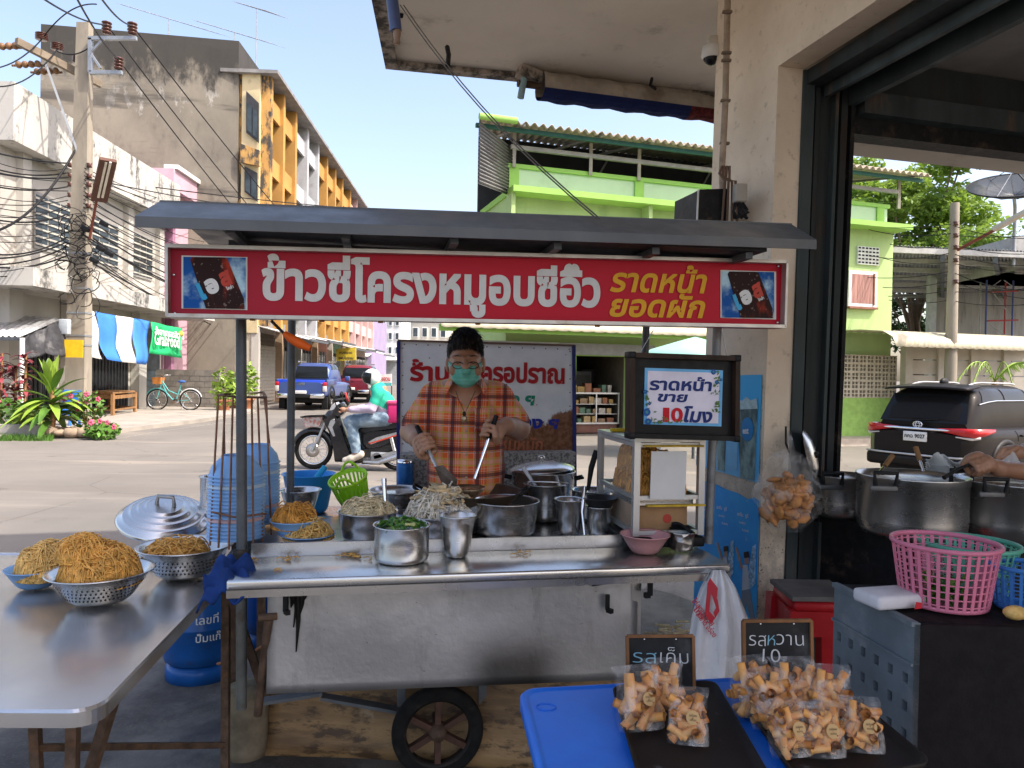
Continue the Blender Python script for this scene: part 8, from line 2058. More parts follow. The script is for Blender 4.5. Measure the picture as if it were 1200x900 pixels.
for o_,w in ((.0,.0075),): c0 = pl_.mix(band(_x,o_,w) * .80,c0,(.025,.015,.03)); c0 = pl_.mix(band(_z,o_,w) * .72,c0,(.03,.015,.03))
for o_ in (.013,-.012): c0 = pl_.mix(band(_x,o_,.0012) * .6,c0,(.06,.03,.04)); c0 = pl_.mix(band(_z,o_,.0012) * .6,c0,(.06,.03,.04))
pl_.set(base=c0,rough=.9); pl_.bump(_th * .3 + pl_.noise(11,4,.6) * 1.0,.5,.012); PLAID = pl_.m
f = Field(); f.limb([H(546,476,3.10),H(546,510,3.075),H(546,552,3.06),H(546,608,3.06)],[.124,.136,.143,.148],.08); f.cone(H(514,464.5,3.09),H(579,465.5,3.09),.066,.068,.05); f.ell(H(528,490,2.99),(.06,.03,.05),.05); f.ell(H(564,490,2.99),(.06,.03,.05),.05)
LM,RM = LS.lerp(LE,.80),RS.lerp(RE,.80)
f.limb([LS,LM],[.060,.064],.035); f.limb([RS,RM],[.060,.064],.035)
ns_ = f.ops; f.half(LM,LS - LE + V(.15,0,0),.004) if False else None
f.ell(H(545.5,447,hd + .0),(.062,.09,.055),.01,sub=True); f.ell(H(545.5,463,2.93),(.030,.07,.055),.012,sub=True); f.half(V(0,0,H(546,602,3.0).z),(0,0,1),.004)
def folds(vs):
 x,y,z = vs[:,0] - ck.location.x,vs[:,1],vs[:,2]; w = np.sin(x * 34 + z * 19 + np.sin(z * 23) * 1.2) * np.sin(z * 27 - x * 15) + .6 * np.sin(z * 55 + x * 70 + np.sin(x * 30)) ; side = np.clip(np.abs(x) * 5,.25,1); return vs + (w * .0048 * side)[:,None] * np.array([.4,-1,.3])
skin_obj('shirt',f,lo_ + V(0,0,.9),hi_,.0048,PLAID,ck,disp=folds)
for s in (-1,1):
 mb = MB(); P4 = [H(545.5 + s * 17,444,hd + .03),H(545.5 + s * 19,449,hd - .03),H(545.5 + s * 9,466,hd - .085),H(545.5 + s * 3,462 if s < 0 else 463,hd - .085)]
 a,b,c,d = H(545.5 + s * 15.5,442,hd + .035),H(545.5 + s * 13.5,449,hd - .062),H(545.5 + s * 22,463,hd - .058),H(545.5 + s * 26,456,hd + .02)
 mb.grid(lambda u,v: a.lerp(b,u).lerp(d.lerp(c,u),v) + V(0,-.014 * sin(pi * v) - .006 * u,.010 * sin(pi * v)),8,6); mb.build('collar',PLAID,ck,solid=.004)
plk = MB(); zt_,zb2 = H(546,472,2.93),H(546,600,2.88)
pend = MB(); nk = [H(534,458,2.93),H(538,470,2.905),H(545,484,2.895),H(551,471,2.905),H(557,458,2.93)]; pend.tube(nk,.0016,5); pend.build('necklace',paint('chain_dark',(.10,.08,.05),.4,.7),ck)
for k,(py,r_) in enumerate(((485,.010),(491,.015))): mb = MB(); mb.ball(H(544,py,2.885),(r_ * .8,.006,r_),10); mb.build('amulet',[paint('amulet_black',(.03,.025,.02),.3,.4),paint('amulet_gold',(.35,.26,.16),.3,.6)][k],ck)
for py in (505,533,560): MB().ball(H(546.5,py,2.885 - (py - 505) * .0004),(.006,.003,.006),8).build('button',paint('button_tan',(.4,.3,.18),.4),ck)
pkm = MB(); pa = [H(556,478,2.905),H(576,479,2.935),H(575,505,2.915),H(557,504,2.89)]; pkm.grid(lambda u,v: pa[0].lerp(pa[1],u).lerp(pa[3].lerp(pa[2],u),v) + V(0,-.010 - .01 * sin(pi * u),0),8,8); pkm.build('pocket',PLAID,ck,solid=.003)
f = Field(); f.ell(H(546,600,3.08),(.175,.125,.14),.05)
for s in (-1,1): f.limb([H(546,604,3.08) + V(s * .085,0,0),V(ck.location.x + s * .1,3.06,.50),V(ck.location.x + s * .11,3.08,.07)],[.10,.08,.068],.04)
skin_obj('trousers',f,lo_,V(hi_.x,hi_.y,H(546,592,3.08).z),.011,fab('trousers_dark',(.03,.03,.04)),ck)
for s in (-1,1): MB().rbox(V(ck.location.x + s * .11,3.03,.045),(.09,.26,.085),.035).build('shoe',BLACK_PLASTIC,ck)
st_ = thing('spatula','broad steel wok spatula in the cook\'s right hand','spatula',LH); a,b = LH - lax * .06,LH + lax * .125
mb = MB(); mb.cyl(a,b,.007,10); mb.build('handle',paint('handle_pale',(.55,.56,.58),.3,.5),st_); mb = MB(); mb.cyl(a - lax * .03,a + lax * .03,.0095,10); mb.build('grip',BLACK_PLASTIC,st_)
bl = [H(509,547,2.70),H(519,545,2.70),H(536,562,2.66),H(535,569,2.66),H(519,569,2.66)]
mb = MB(); mb.slab(bl,(bl[1] - bl[0]).cross(bl[4] - bl[0]),.003); mb.build('blade',paint('blade_dark',(.13,.10,.075),.4,.7,.25,20),st_)
ld2 = thing('wok_ladle','long chrome ladle dipped in the wok by the cook','ladle',RH); tipp = H(556.5,561,2.745); mb = MB(); mb.tube([RH - rax * .05,RH + rax * .06,tipp],[.008,.006,.006],10); mb.build('handle',CHROME,ld2); mb = MB(); mb.cyl(RH - rax * .06,RH + rax * .035,.0095,10); mb.build('grip',BLACK_PLASTIC,ld2)
lc2 = H(549,574,2.74); mb = MB(); mb.lathe(lc2,[(.001,-.03),(.035,-.022),(.058,.0),(.062,.012),(.057,.002),(.034,-.018),(.001,-.026)],26); mb.build('scoop',paint('scoop_brown',(.28,.20,.13),.3,.6,.2,12),ld2); mb = MB(); mb.lathe(lc2,[(.001,.006),(.058,.006)],22); mb.build('sauce',broth,ld2)
hp = thing('person','helper at the right edge reaching over the big pots with a ladle and plastic bag','person',(2.45,2.95,0)); f = Field()
h1,w1_,e1_ = H(1148,546,2.62),H(1170,549,2.64),H(1262,560,2.78); h2,w2_,e2_ = H(1180,530,2.85),H(1204,528,2.88),H(1275,530,3.05)
f.limb([V(2.42,2.8,1.36),e1_,w1_],[.055,.045,.027],.03); f.limb([V(2.5,3.15,1.36),e2_,w2_],[.055,.045,.027],.03)
fist(f,h1,V(.75,.1,.25),w1_ - h1 + V(0,0,.05),.018); f.cone(w1_,h1 + V(.03,0,.012),.026,.022,.02)
f.ell(h2 + V(.02,0,0),(.042,.022,.030),.02); f.cone(w2_,h2 + V(.04,0,0),.027,.024,.02)
for i in range(4): o = V(0,-.014 + .0,.018 - .012 * i); f.limb([h2 + o,h2 + o + V(-.035,-.012,-.004),h2 + o + V(-.062 + .006 * abs(i - 1),-.016,-.024)],[.0095,.0085,.007],.005)
f.limb([h2 + V(.02,-.02,.02),h2 + V(-.02,-.034,.004),h2 + V(-.042,-.034,-.018)],[.012,.0095,.008],.006)
f.limb([V(2.55,2.98,1.30),V(2.55,3.0,1.0)],[.16,.16],.06); f.cone(V(2.5,2.85,1.38),V(2.55,3.12,1.38),.06,.06,.04); f.cone(V(2.53,2.98,1.4),V(2.51,2.98,1.5),.055,.05,.03); f.ell(V(2.50,2.98,1.60),(.095,.078,.115),.02); f.ell(V(2.42,2.98,1.575),(.03,.02,.022),.02)
for s in (-1,1): f.limb([V(2.55,2.98 + s * .09,.95),V(2.55,2.98 + s * .1,.5),V(2.55,2.98 + s * .1,.05)],[.09,.06,.045],.04)
skin_obj('body',f,(1.5,2.4,.02),(2.8,3.35,1.74),.0045,skin_m,hp)
f = Field(); f.limb([V(2.55,2.98,1.30),V(2.55,3.0,.9)],[.175,.18],.06); f.cone(V(2.5,2.83,1.38),V(2.55,3.14,1.38),.075,.075,.04)
for sh0,e in ((V(2.42,2.8,1.36),e1_),(V(2.5,3.15,1.36),e2_)): f.limb([sh0,sh0.lerp(e,.7)],[.075,.07],.03)
skin_obj('shirt',f,(2.1,2.4,.75),(2.85,3.4,1.5),.010,fab('helper_shirt',(.05,.06,.10)),hp); f = Field(); f.ell(V(2.55,3,.95),(.18,.17,.15),.04)
for s in (-1,1): f.limb([V(2.55,2.98 + s * .09,.95),V(2.55,2.98 + s * .1,.5),V(2.55,2.98 + s * .1,.06)],[.1,.08,.07],.04)
skin_obj('trousers',f,(2.3,2.6,.04),(2.8,3.4,.98),.013,fab('trousers_dark',(.03,.03,.04)),hp)
f = Field(); f.ell(V(2.515,2.98,1.63),(.098,.088,.10),.02).half(V(2.47,2.98,1.62),(.7,0,.6)); skin_obj('hair',f,(2.38,2.85,1.45),(2.68,3.1,1.76),.006,hrm.m,hp)
# ================================================================== stove and pots in the opening
zs = .93
stv = thing('stove_counter','long black iron stove counter inside the shop opening','stove',W(1100,650,2.8)); q0,q1 = Gz(975,612,zs),Gz(1010,603,zs)
fl,fr_ = Gz(1070,626,zs),Gz(1300,628,zs); bl_ = Gz(975,596,zs); bl_ = V(1.25,3.15,zs); br2 = fr_ + (bl_ - fl)
MB().slab([V(p.x,p.y,zs - .03) for p in (fl,fr_,br2,bl_)],(0,0,1),.03).build('top',BLACK_IRON,stv)
MB().slab([V(p.x,p.y,.55) for p in (fl + V(.02,.02,0),fr_,br2,bl_ + V(.03,-.03,0))],(0,0,1),.35).build('body',BLACK_IRON,stv)
for p in (fl + V(.05,.08,0),fr_ + V(-.1,.08,0),bl_ + V(.1,-.1,0)): MB().cyl(V(p.x,p.y,0),V(p.x,p.y,.56),.022,10).build('leg',SHEET,stv)
bw3 = paint('shop_wood',(.10,.055,.03),.7,0,.25,6,stretch=(1,1,.2)); wb_ = MB(); wb_.slab([V(p.x,p.y,.02) for p in (fl + V(.2,.3,0),fr_ + V(0,.3,0),br2 + V(0,-.1,0),bl_ + V(.15,-.1,0))],(0,0,1),.5); tag(wb_.build('wooden_crate',bw3),'dark wooden crate standing under the black stove counter','crate')
potm = Mat('cooking_pot_steel'); _a = potm.noise(5,5,.6,(1,1,3)); _b = potm.noise(14,5,.7); potm.set(base=potm.mix(_b.ss(.5,.8) * .5,(.58,.57,.55),(.36,.34,.32)),metal=.95,rough=_a * .25 + .16); potm = potm.m
def bigpot(lab_,px0,px1,pyr,pyb,d,dx=0):
 a,b = W(px0,pyr,d),W(px1,pyr,d); r = (b - a).length / 2; c = (a + b) / 2; zb3 = zs + .002; h = c.z - zb3; c = V(c.x,c.y,zb3); t = thing('cooking_pot',lab_,'pot',c,group='big cooking pots on the black stove')
 mb = MB(); mb.lathe(c,[(.001,.0),(r * .86,0),(r * .96,.02),(r * .985,.06),(r * .985,h - .03),(r,h - .028),(r * 1.01,h - .004),(r * 1.02,h),(r * .99,h),(r * .96,h - .03),(r * .95,.02),(.001,.01)],52); mb.build('body',potm,t)
 mb = MB(); mb.lathe(c,[(.001,h - .035),(r * .96,h - .035)],30); mb.build('soup',broth,t)
 for s in (-1,1):
  e = c + V(s * r * .9,-.12 if s < 0 else .0,h - .012); mb = MB(); mb.tube([e + V(-.035,-.02,-.01),e + V(-.04,-.025,.035),e + V(.035,-.035,.035),e + V(.032,-.03,-.01)],.0085,8); mb.build('handle',BLACK_PLASTIC,t)
  mb = MB(); mb.rbox(e + V(0,-.012,-.022),(.10,.014,.02),.004); mb.build('handle_plate',paint('handle_plate_grey',(.16,.16,.16),.5,.5),t)
 return c,r,h
pc1 = bigpot('big steel pot with two ladles, middle of the three on the stove',1009,1128,556,618,2.72); pc2 = bigpot('big steel pot under the helper\'s arms at the right edge',1130,1262,563,618,2.70); pc3 = bigpot('dark pot half hidden by the shutter frame at the left of the stove',955,1022,556,600,3.05)
for i,(a,b,m_,nm) in enumerate((((1029,556),(1046,534),WOOD,'wooden handled ladle leaning left in the middle pot'),((1082,552),(1073,524),WOOD,'wooden handled ladle standing upright in the middle pot'))):
 lt_ = thing('ladle',nm,'ladle',W(*a,2.72)); MB().cyl(W(*a,2.72),W(a[0] * .55 + b[0] * .45,a[1] * .55 + b[1] * .45,2.74),.005,8).build('shaft',CHROME,lt_); MB().cyl(W(a[0] * .55 + b[0] * .45,a[1] * .55 + b[1] * .45,2.74),W(*b,2.77),.0095,10).build('handle',m_,lt_)
lt_ = thing('ladle','dark steel ladle held by the helper over the pots','ladle',W(1120,550,2.6)); MB().tube([W(1106,560,2.58),W(1122,550,2.60),W(1140,543,2.62),W(1157,536,2.63)],[.008,.006,.006,.007],8).build('handle',BLACK_IRON,lt_)
pb5 = thing('plastic_bag','crumpled clear plastic bag in the helper\'s far hand','bag',h2); c = W(1180,540,2.83); mb = MB(); mb.grid(lambda u,v: c + V((.025 + .035 * v) * cos(2 * pi * u) * (1 + .25 * sin(u * 38)),(.02 + .03 * v) * sin(2 * pi * u),.03 - .075 * v + .008 * sin(u * 25)),40,8); mb.build('film',glass('bag_white_film',(.85,.85,.86),.2,.55,.5),pb5)
nst = thing('foam_bowls','stack of white foam bowls behind the middle pot','bowl stack',W(1100,550,2.98)); c = W(1100,560,2.98)
for k in range(8): MB().lathe(c + V(0,0,.008 * k - .02),[(.03,0),(.048,.02),(.051,.022),(.046,.021),(.028,.002)],18).build('bowl',WHITE_PAINT,nst)
tis = MB(); tc2 = W(1110,540,2.96); tis.grid(lambda u,v: tc2 + V(-.07 + .14 * u,.03 * sin(u * 9 + v * 4),-.03 + .06 * v * (1 - .6 * u) + .012 * sin(u * 17 + v * 6)),20,8); tag(tis.build('wet_napkin',WHITE_PAINT,None,solid=.004),'crumpled white napkin on the foam bowls behind the pots','napkin')
rs = thing('plastic_stool','red plastic stool with a grey board on top inside the shop','stool',Gz(950,800)); sc_ = V(W(951,700,2.72).x,2.72,0); hz = .70
mb = MB(); mb.rbox(sc_ + V(0,0,hz - .02),(.22,.22,.04),.015); mb.build('seat',RED_PLASTIC,rs)
for sx in (-1,1):
 for sy in (-1,1): mb = MB(); mb.loft([[sc_ + V(sx * (.075 + o) + x * .03,sy * (.075 + o) + y * .03,z) for x,y in ((-1,-1),(1,-1),(1,1),(-1,1))] for o,z in ((.05,0),(.02,hz - .03))],True,False); mb.build('leg',RED_PLASTIC,rs)
for s in (-1,1): MB().box(sc_ + V(0,s * .105,hz - .08),(.19,.012,.09)).build('apron',RED_PLASTIC,rs); MB().box(sc_ + V(s * .105,0,hz - .08),(.012,.19,.09)).build('apron',RED_PLASTIC,rs)
mb = MB(); mb.box(sc_ + V(0,0,hz + .012),(.23,.23,.016)); mb.build('top_board',paint('board_grey',(.16,.15,.14),.8,0,.2,8),rs)
zc3 = .905
t0_,t1_ = Gz(978,683,zc3),Gz(1072,730,zc3); t2_ = Gz(1290,736,zc3); dcr = (t0_ - t1_); t3_ = t2_ + dcr; xd = (t2_ - t1_).normalized()
crt = thing('plastic_crate','black plastic crate stand with a grey perforated side at the right front','crate',t1_); crg = paint('crate_grey',(.14,.168,.19),.5,0,.15,8,dirt=(.24,.25,.26),dscale=6); crb = paint('crate_black',(.008,.006,.007),.75,0,.3,12,bump=.3,bscale=80)
L_ = dcr.length; dd = dcr.normalized(); nn_ = -xd
def cr(s,z,o=0.): return V(t1_.x,t1_.y,z) + dd * s - nn_ * o
def crq(s0,s1,z0,z1,par,mt,nm='side_panel',o0=0.,o1=.012): MB().slab([cr(s0,z0,o0),cr(s1,z0,o0),cr(s1,z1,o0),cr(s0,z1,o0)],-nn_ if False else nn_,-(o1 - o0)).build(nm,mt,par)
Hc = zc3; rows = [Hc - .155,Hc - .225,Hc - .295]; hs_ = .026
sd = thing; zcur = Hc - .135
mb = MB(); nC = 6
def slb(s0,s1,z0,z1): mb.slab([cr(s0,z0),cr(s1,z0),cr(s1,z1),cr(s0,z1)],nn_,-.014)
slb(0,L_,Hc - .10,Hc); slb(0,L_,0.0,Hc - .38)
zb_ = [Hc - .10,Hc - .135,Hc - .161,Hc - .205,Hc - .231,Hc - .275,Hc - .301,Hc - .345,Hc - .38]
for i in (0,2,4,6): slb(0,L_,zb_[i + 1] if i < 6 else zb_[8],zb_[i])
sstep = L_ / nC
for i in (1,3,5):
 e = 0.
 for k in range(nC): c0_ = sstep * (k + .35); slb(e,c0_,zb_[i + 1],zb_[i]); e = c0_ + sstep * .36
 slb(e,L_,zb_[i + 1],zb_[i])
mb.build('perforated_side',crg,crt)
MB().slab([V(p.x,p.y,zc3 - .02) for p in (t1_ + dd * .02 + xd * .02,t2_,t3_,t0_ + xd * .02)],(0,0,1),.017).build('top',crb,crt)
MB().slab([V(t1_.x,t1_.y,0),V(t2_.x,t2_.y,0),V(t2_.x,t2_.y,zc3 - .004),V(t1_.x,t1_.y,zc3 - .004)],xd.cross(V(0,0,1)),-.012).build('front_panel',crb,crt)
MB().beam(t1_ + V(0,0,-.004),t0_ + V(0,0,-.004),.016,.012).build('rim',crg,crt); MB().beam(cr(0,Hc - .105,-.004),cr(L_,Hc - .105,-.004),.006,.008).build('groove_rib',crg,crt)
MB().slab([V(p.x,p.y,.2) for p in (t1_ + xd * .05 + dd * .03,t2_,t3_,t0_ + xd * .05)],(0,0,1),.012).build('inner_shelf',crb,crt)
def basket(lab_,cat,px,pyr,pyb,wt,wb,d,m_,ribs=30,rings_=7,w=.0052):
 z = zc3 + .002; c = Gz(px,pyb,z); d = c.y; rt_,rb3 = wt / 2 * d / FPX,wb / 2 * d / FPX; h = W(px,pyr + 8,d).z - z; c = V(c.x,c.y + rb3,z); t = thing('plastic_basket',lab_,cat,c,group='plastic baskets on the black crate')
 mb = MB(); mb.lathe(c,[(rt_,h - .012),(rt_ + .006,h - .01),(rt_ + .006,h),(rt_ - .002,h),(rt_ - .003,h - .012),(rt_,h - .012)],44); mb.build('rim',m_,t); mb = MB(); mb.lathe(c,[(.001,.002),(rb3,.002),(rb3 + .002,.012),(rb3 - .003,.012)],36); mb.build('base',m_,t)
 mb = MB()
 for k in range(ribs): a = 2 * pi * k / ribs; dr = V(cos(a),sin(a),0); mb.beam(c + dr * rb3 + V(0,0,.006),c + dr * rt_ + V(0,0,h - .006),w,.0025,up=dr)
 mb.build('ribs',m_,t); mb = MB()
 for j in range(1,rings_): s = j / rings_; rr_ = rb3 + (rt_ - rb3) * s - .001; mb.lathe(c,[(rr_,h * s - .0016),(rr_ + .0015,h * s - .0016),(rr_ + .0015,h * s + .0016),(rr_,h * s + .0016),(rr_,h * s - .0016)],44)
 mb.build('hoops',m_,t); return c,rb3,h
bkp = paint('basket_pink',(.66,.20,.30),.4,0,.05,8); bc_p = basket('pink plastic basket of greens standing in front of the mint one','basket',1134,636,722,118,97,1.33,bkp,34,9,.0085)
bc_t = basket('mint green plastic basket behind the pink one','basket',1160,636,703,108,86,1.52,paint('basket_mint',(.12,.42,.30),.4,0,.05,8),34,8,.0075)
basket('blue plastic basket cut by the right edge of the frame','basket',1216,660,722,66,56,1.42,paint('basket_sky',(.05,.20,.55),.4,0,.05,8),20,6,.007)
gsb = MB(); q = random.Random(14); gc = bc_p[0]
for k in range(160): p = gc + V(q.uniform(-.045,.045),q.uniform(-.045,.045),q.uniform(.01,.075)); d_ = Vector((q.gauss(0,1),q.gauss(0,1),q.gauss(0,1))).normalized(); e_ = d_.cross(V(0,.3,1)).normalized(); gsb.add([p - d_ * .02,p - e_ * .007,p + d_ * .02,p + e_ * .007],[(0,1,2,3)],False)
kind(tag(gsb.build('salad_leaves',vg.m),'loose green leaves inside the pink basket','greens'),'stuff')
fb = thing('foam_pack','white foam food pack with a red mark on the crate left of the baskets','pack',W(1040,700,1.42)); fc3 = Gz(1042,700,zc3 + .022); fc3.z = zc3 + .022; mb = MB(); mb.rbox(fc3,(.15,.10,.036),.010,rz=.25); mb.build('pack',paint('foam_white',(.62,.60,.62),.5,0,.08,12),fb); a = fc3 + V(.035,-.058,-.012); MB().slab([a,a + V(.02,.003,.002),a + V(.02,.004,.016),a + V(.005,.002,.018)],(0,-1,0),.002).build('red_mark',rl2,fb)
egg = MB(); ec = Gz(1190,718,zc3 + .018); egg.ball(V(ec.x,ec.y,zc3 + .018),(.03,.022,.018),12); tag(egg.build('bread_bun',N_TAN),'small tan bun on the crate at the right edge','bun')
# ================================================================== blue table, trays, chip bags, chalk signs
ZB = .75
b_l,b_r = Gz(607,806,ZB),Gz(880,792,ZB); bn1 = Gz(655,1000,ZB); dv2 = (bn1 - Gz(609,815,ZB)).normalized(); bln = b_r - b_l
blt = thing('blue_table','bright blue plastic table holding two dark trays in the foreground','table',b_l.lerp(b_r,.5)); blm = Mat('blue_table_plastic'); _n = blm.noise(9,5,.6); _m = blm.noise(40,4,.6); blm.set(base=blm.mix(_m.ss(.68,.75) * .5,blm.mix(_n.ss(.3,.7),(.012,.15,.70),(.02,.19,.76)),(.05,.12,.3)),rough=_n * .2 + .28); blm.bump(_m,.1,.004); blm = blm.m
def rpoly(P,r,n=6):
 out = []
 for i,p in enumerate(P):
  a,b = P[i - 1],P[(i + 1) % len(P)]; e1_,e2_ = (a - p).normalized(),(b - p).normalized(); s0,s1 = p + e1_ * r,p + e2_ * r
  for k in range(n + 1): t = k / n; out.append(s0 * (1 - t) ** 2 + p * 2 * t * (1 - t) + s1 * t * t)
 return out
def panel(P,r,prof,mt,nm,par,z):
 """dished board: outline shrunk by each (inset, height) in turn"""
 c = sum(P,V(0,0,0)) / len(P); base = rpoly(P,r); rings = []
 for k,h in prof: rings.append([V(p.x,p.y,z) + (V(c.x,c.y,z) - V(p.x,p.y,z)).normalized() * k + V(0,0,h) for p in base])
 return MB().loft(rings,True,True).build(nm,mt,par)
bn_l = b_l + dv2 * .62; bn_r = bn_l + bln * 1.15
panel([b_l,b_r,Gz(1045,945,ZB),bn_l],.05,[(.004,-.035),(0,-.03),(0,-.006),(.006,0),(.016,.001),(.022,-.003),(.03,-.003)],blm,'top',blt,ZB)
for p in (b_l + bln * .2 - V(0,.0,0) + dv2 * .1,b_r - bln * .15 + dv2 * .1,bn_l + bln * .2 - dv2 * .1,bn_l + bln * .8 - dv2 * .1): MB().cyl(V(p.x,p.y,0),V(p.x,p.y,ZB - .03),.022,10).build('leg',BLUE_PLASTIC,blt)
cst = MB(); oc_ = Gz(640,828,ZB - .0015); cst.tube([oc_ + V(.022 * cos(a),.017 * sin(a),0) for a in (2 * pi * k / 24 for k in range(24))],.0012,4,closed=True); cst.build('embossed_oval',blm,blt)
trm = Mat('tray_dark_plastic'); _n = trm.noise(11,6,.7); _m = trm.noise(3,4,.6); trm.set(base=trm.mix((_n.ss(.62,.72) * _m.ss(.5,.62)),(.017,.014,.013),(.16,.15,.15)),rough=.6,spec=.25); trm.bump(trm.noise(120,2,.5),.1,.002); trm = trm.m
def tray(lab_,P,gid):
 t = thing('serving_tray',lab_,'tray',P[0],group='dark serving trays on the blue table'); z = ZB + .003
 panel([V(p.x,p.y,z) for p in P],.035,[(.012,0),(.004,.006),(0,.016),(.004,.018),(.010,.016),(.018,.005),(.03,.004)],trm,'body',t,z); return t
TA = [Gz(716,812,ZB),Gz(838,806,ZB),Gz(925,960,ZB),Gz(762,975,ZB)]; TB2 = [Gz(856,812,ZB),Gz(975,803,ZB),Gz(1095,905,ZB),Gz(940,935,ZB)]
tray('dark serving tray with two bags of rolls, the left one',TA,0); tray('dark serving tray crowded with bags of rolls, the right one',TB2,1)
rlm = Mat('crisp_roll'); _n = rlm.noise(35,4,.65); _r = rlm.randobj(); _sp = rlm.voronoi(160); c0 = rlm.mix(_r.ss(.0,1.0),(.72,.34,.085),(.48,.18,.04)); c0 = rlm.mix(_n.ss(.45,.7) * .6,c0,(.70,.44,.18)); c0 = rlm.mix(_sp.lt(.16) * _r.gt(.55),c0,(.05,.05,.02)); rlm.set(base=c0,rough=.6); rlm.bump(_n,.3,.004); rlm = rlm.m
rmb = MB(); pr = []
for k in range(22): a = 4.2 * pi * k / 21; rr_ = .0062 + .0024 * k / 21; pr.append((rr_ * cos(a),rr_ * sin(a)))
rmb.add([Vector((x,y,z)) for z in (-.021,.021) for x,y in pr],[(i,i + 1,22 + i + 1,22 + i) for i in range(21)],True)
roll0 = rmb.build('roll',rlm); ROLL = roll0.data; bpy.data.objects.remove(roll0)
bagf = Mat('crisp_bag_film'); _n = bagf.noise(26,4,.6); bagf.set(base=(.92,.9,.88),rough=.10,alpha=_n.ss(.46,.70,.04,.32),spec=1.0); bagf.bump(_n,.5,.006); bagf = bagf.m
stk = paint('sticker_tan',(.55,.36,.16),.6); inkb = paint('sticker_ink',(.10,.05,.03),.6); q = random.Random(17)
def chipbag(px,pyb,wpx,lab_,gid,lean,sticker=True,n=30):
 g = Gz(px,pyb,ZB + .008); k = g.y / FPX; w = wpx * k / 2; h = w * 2.15; dpt = w * .62; t = thing('crisp_bag',lab_,'bag',g,lean,group='clear bags of rolled crisps'); M = Matrix.Translation(g) @ Matrix.Rotation(lean,4,'Z') @ Matrix.Rotation(-.34,4,'X')
 def bp(u,v):
  a = 2 * pi * u; e = .55; z = v * h * 1.28; s = 1 if v < .72 else 1 - (v - .72) / .28 * .9
  x = math.copysign(abs(cos(a)) ** e,cos(a)) * w * (1 + .05 * sin(v * 7) + (.10 * (1 - s))); y = math.copysign(abs(sin(a)) ** e,sin(a)) * dpt * max(.03,s); return M @ Vector((x * (1 + .03 * sin(u * 40 + v * 9)),y * (1 + .05 * sin(u * 28)) + .012 * (1 - s) * sin(v * 20),z))
 MB().grid(bp,40,18).build('film',bagf,t)
 for i in range(n):
  lv = i / n; o = bpy.data.objects.new('roll',ROLL); COL.objects.link(o); o.parent = t
  ly = i // 12; j = i % 12; p = Vector(((j % 3 - 1) * .50 * w + q.uniform(-.1,.1) * w,(-.48 + .50 * ly) * dpt + q.uniform(-.15,.15) * dpt,.014 + (j // 3 + .35 + .3 * (j % 2)) * h * .205 + q.uniform(-.003,.003))); R = Matrix.Rotation(q.choice((-1.2,-.5,.1,.5,.9,1.5)) + q.uniform(-.2,.2),4,'Y') @ Matrix.Rotation(q.choice((0,0,1.0)) + q.uniform(-.25,.25),4,'X'); o.matrix_local = MWI[t.name] @ M @ Matrix.Translation(p) @ R @ Matrix.Scale(w / .040,4)
 if sticker:
  c = M @ Vector((.2 * w,-dpt * 1.22,h * .62)); Rm = (M.to_3x3() @ Matrix.Rotation(pi / 2,3,'X')); s_ = MB().lathe(c,[(.001,.001),(.0135,.0006)],20,Rm).build('sticker',stk,t); ux_,uy_ = M.to_3x3() @ V(1,0,0),M.to_3x3() @ V(0,0,1); nr_ = -(M.to_3x3() @ V(0,1,0))
  for dz,wd2,tx_ in ((.002,.015,'อร่อย'),(-.006,.012,'หวาน' if gid else 'เค็ม')): text(tx_,c - ux_ * wd2 / 2 + uy_ * dz + nr_ * .0015,ux_,uy_,wd2,.004,.01,lift=0).build('print',inkb,s_)
  MB().ball(c + ux_ * .008 - uy_ * .008 + nr_ * .001,.0014,6).build('red_dot',rl2,s_)
L3 = 'bag of crisp rolls '
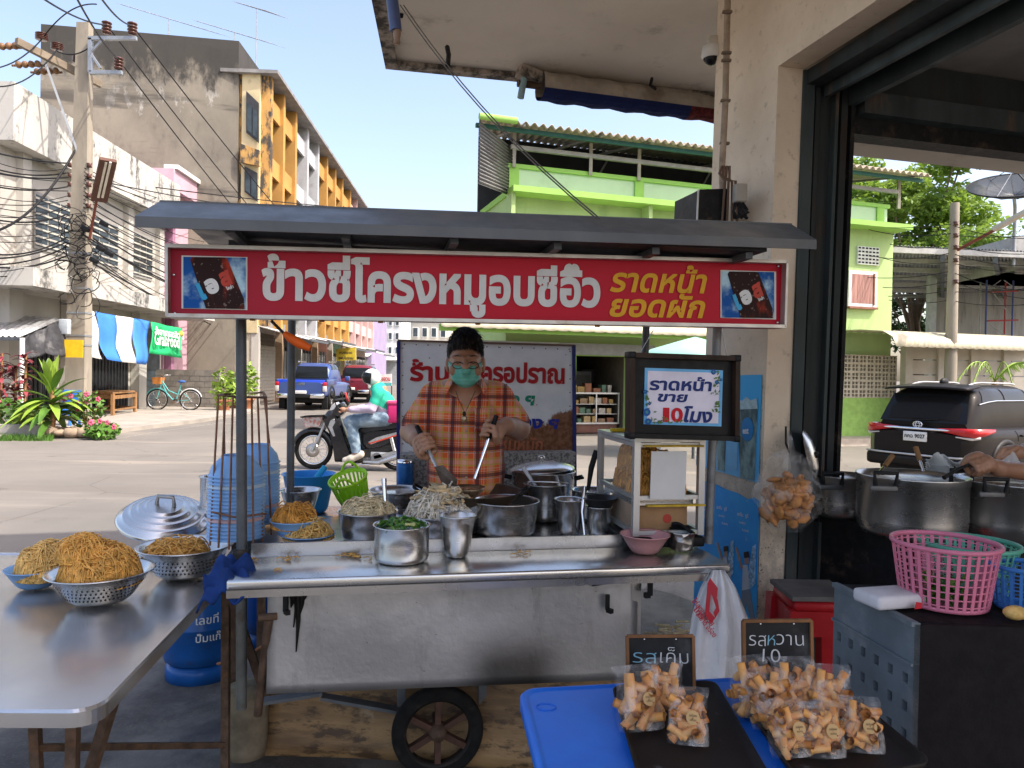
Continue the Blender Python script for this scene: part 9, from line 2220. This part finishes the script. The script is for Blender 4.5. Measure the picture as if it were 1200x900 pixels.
for a in ((752,855,52,'clear ' + L3 + 'with a sticker, left one on the left tray',0,.25),(780,838,46,'clear ' + L3 + 'half hidden at the back of the left tray',0,.1,False),(806,872,46,'clear ' + L3 + 'nearest on the left tray, its sticker high',0,-.15),(885,838,48,L3 + 'with sesame at the back left of the right tray',1,.3,False),(906,852,48,L3 + 'second from the left on the right tray',1,.25,False),(936,842,50,L3 + 'back row, under the sweet chalk sign',1,.1,False),(975,848,48,L3 + 'back right of the right tray',1,-.1,False),(928,886,46,L3 + 'with a sticker, front left of the right tray',1,.2),(968,887,44,L3 + 'with a sticker, front middle of the right tray',1,.1),(1012,881,44,L3 + 'with a sticker, front right of the right tray',1,-.1)): chipbag(*a)
slt = paint('slate_black',(.012,.012,.013),.6,0,.3,10,dirt=(.06,.06,.06),dscale=5); frm = paint('slate_frame_wood',(.20,.09,.035),.6,0,.3,14,stretch=(1,1,.3)); chw = paint('chalk_white',(.55,.56,.56),.9); chc = paint('chalk_cyan',(.20,.40,.50),.9)
for (x0,y0,x1,y1,d,words,lab_) in ((735,745,812,800,1.74,(('รส',741,777,770,chc),('เค็ม',773,777,807,chw)),'small chalkboard reading salty taste on the left tray'),(871,727,950,800,1.68,(('รส',877,757,898,chw),('ห',899,757,908,chc),('วาน',909,756,942,chw),('10',893,776,914,chw)),'small chalkboard reading sweet taste and 10 behind the right tray')):
 t = thing('chalkboard',lab_,'chalkboard',W((x0 + x1) / 2,y1,d)); A,Bq,Cq,Dq = W(x0,y1,d),W(x1,y1 - 1,d),W(x1,y0,d + .02),W(x0,y0 + .5,d + .02); nn2 = (Bq - A).cross(Dq - A).normalized()
 zz = A.z - ZB; A,Bq = A - V(0,.01,zz - .004),Bq - V(0,.01,zz - .004); nn2 = (Bq - A).cross(Dq - A).normalized()
 MB().slab([A,Bq,Cq,Dq],-nn2,.008).build('slate',slt,t)
 for p,r_ in ((A,Bq),(Bq,Cq),(Cq,Dq),(Dq,A)): MB().beam(p,r_,.007,.014,up=nn2).build('frame',frm,t)
 for s,xa,ya,xb,m_ in words: a,b = Pl(xa,ya,A + nn2 * .001,nn2),Pl(xb,ya,A + nn2 * .001,nn2); text(s,a,(b - a).normalized(),(Dq - A).normalized(),(b - a).length,.030,-.012,.05,wob=.0012).build('chalk_writing',m_,t)
 for px in (x0 + 20,x1 - 20): MB().ball(Pl(px,y0 + 4,A,nn2),.003,6).build('pin',CHROME,t)
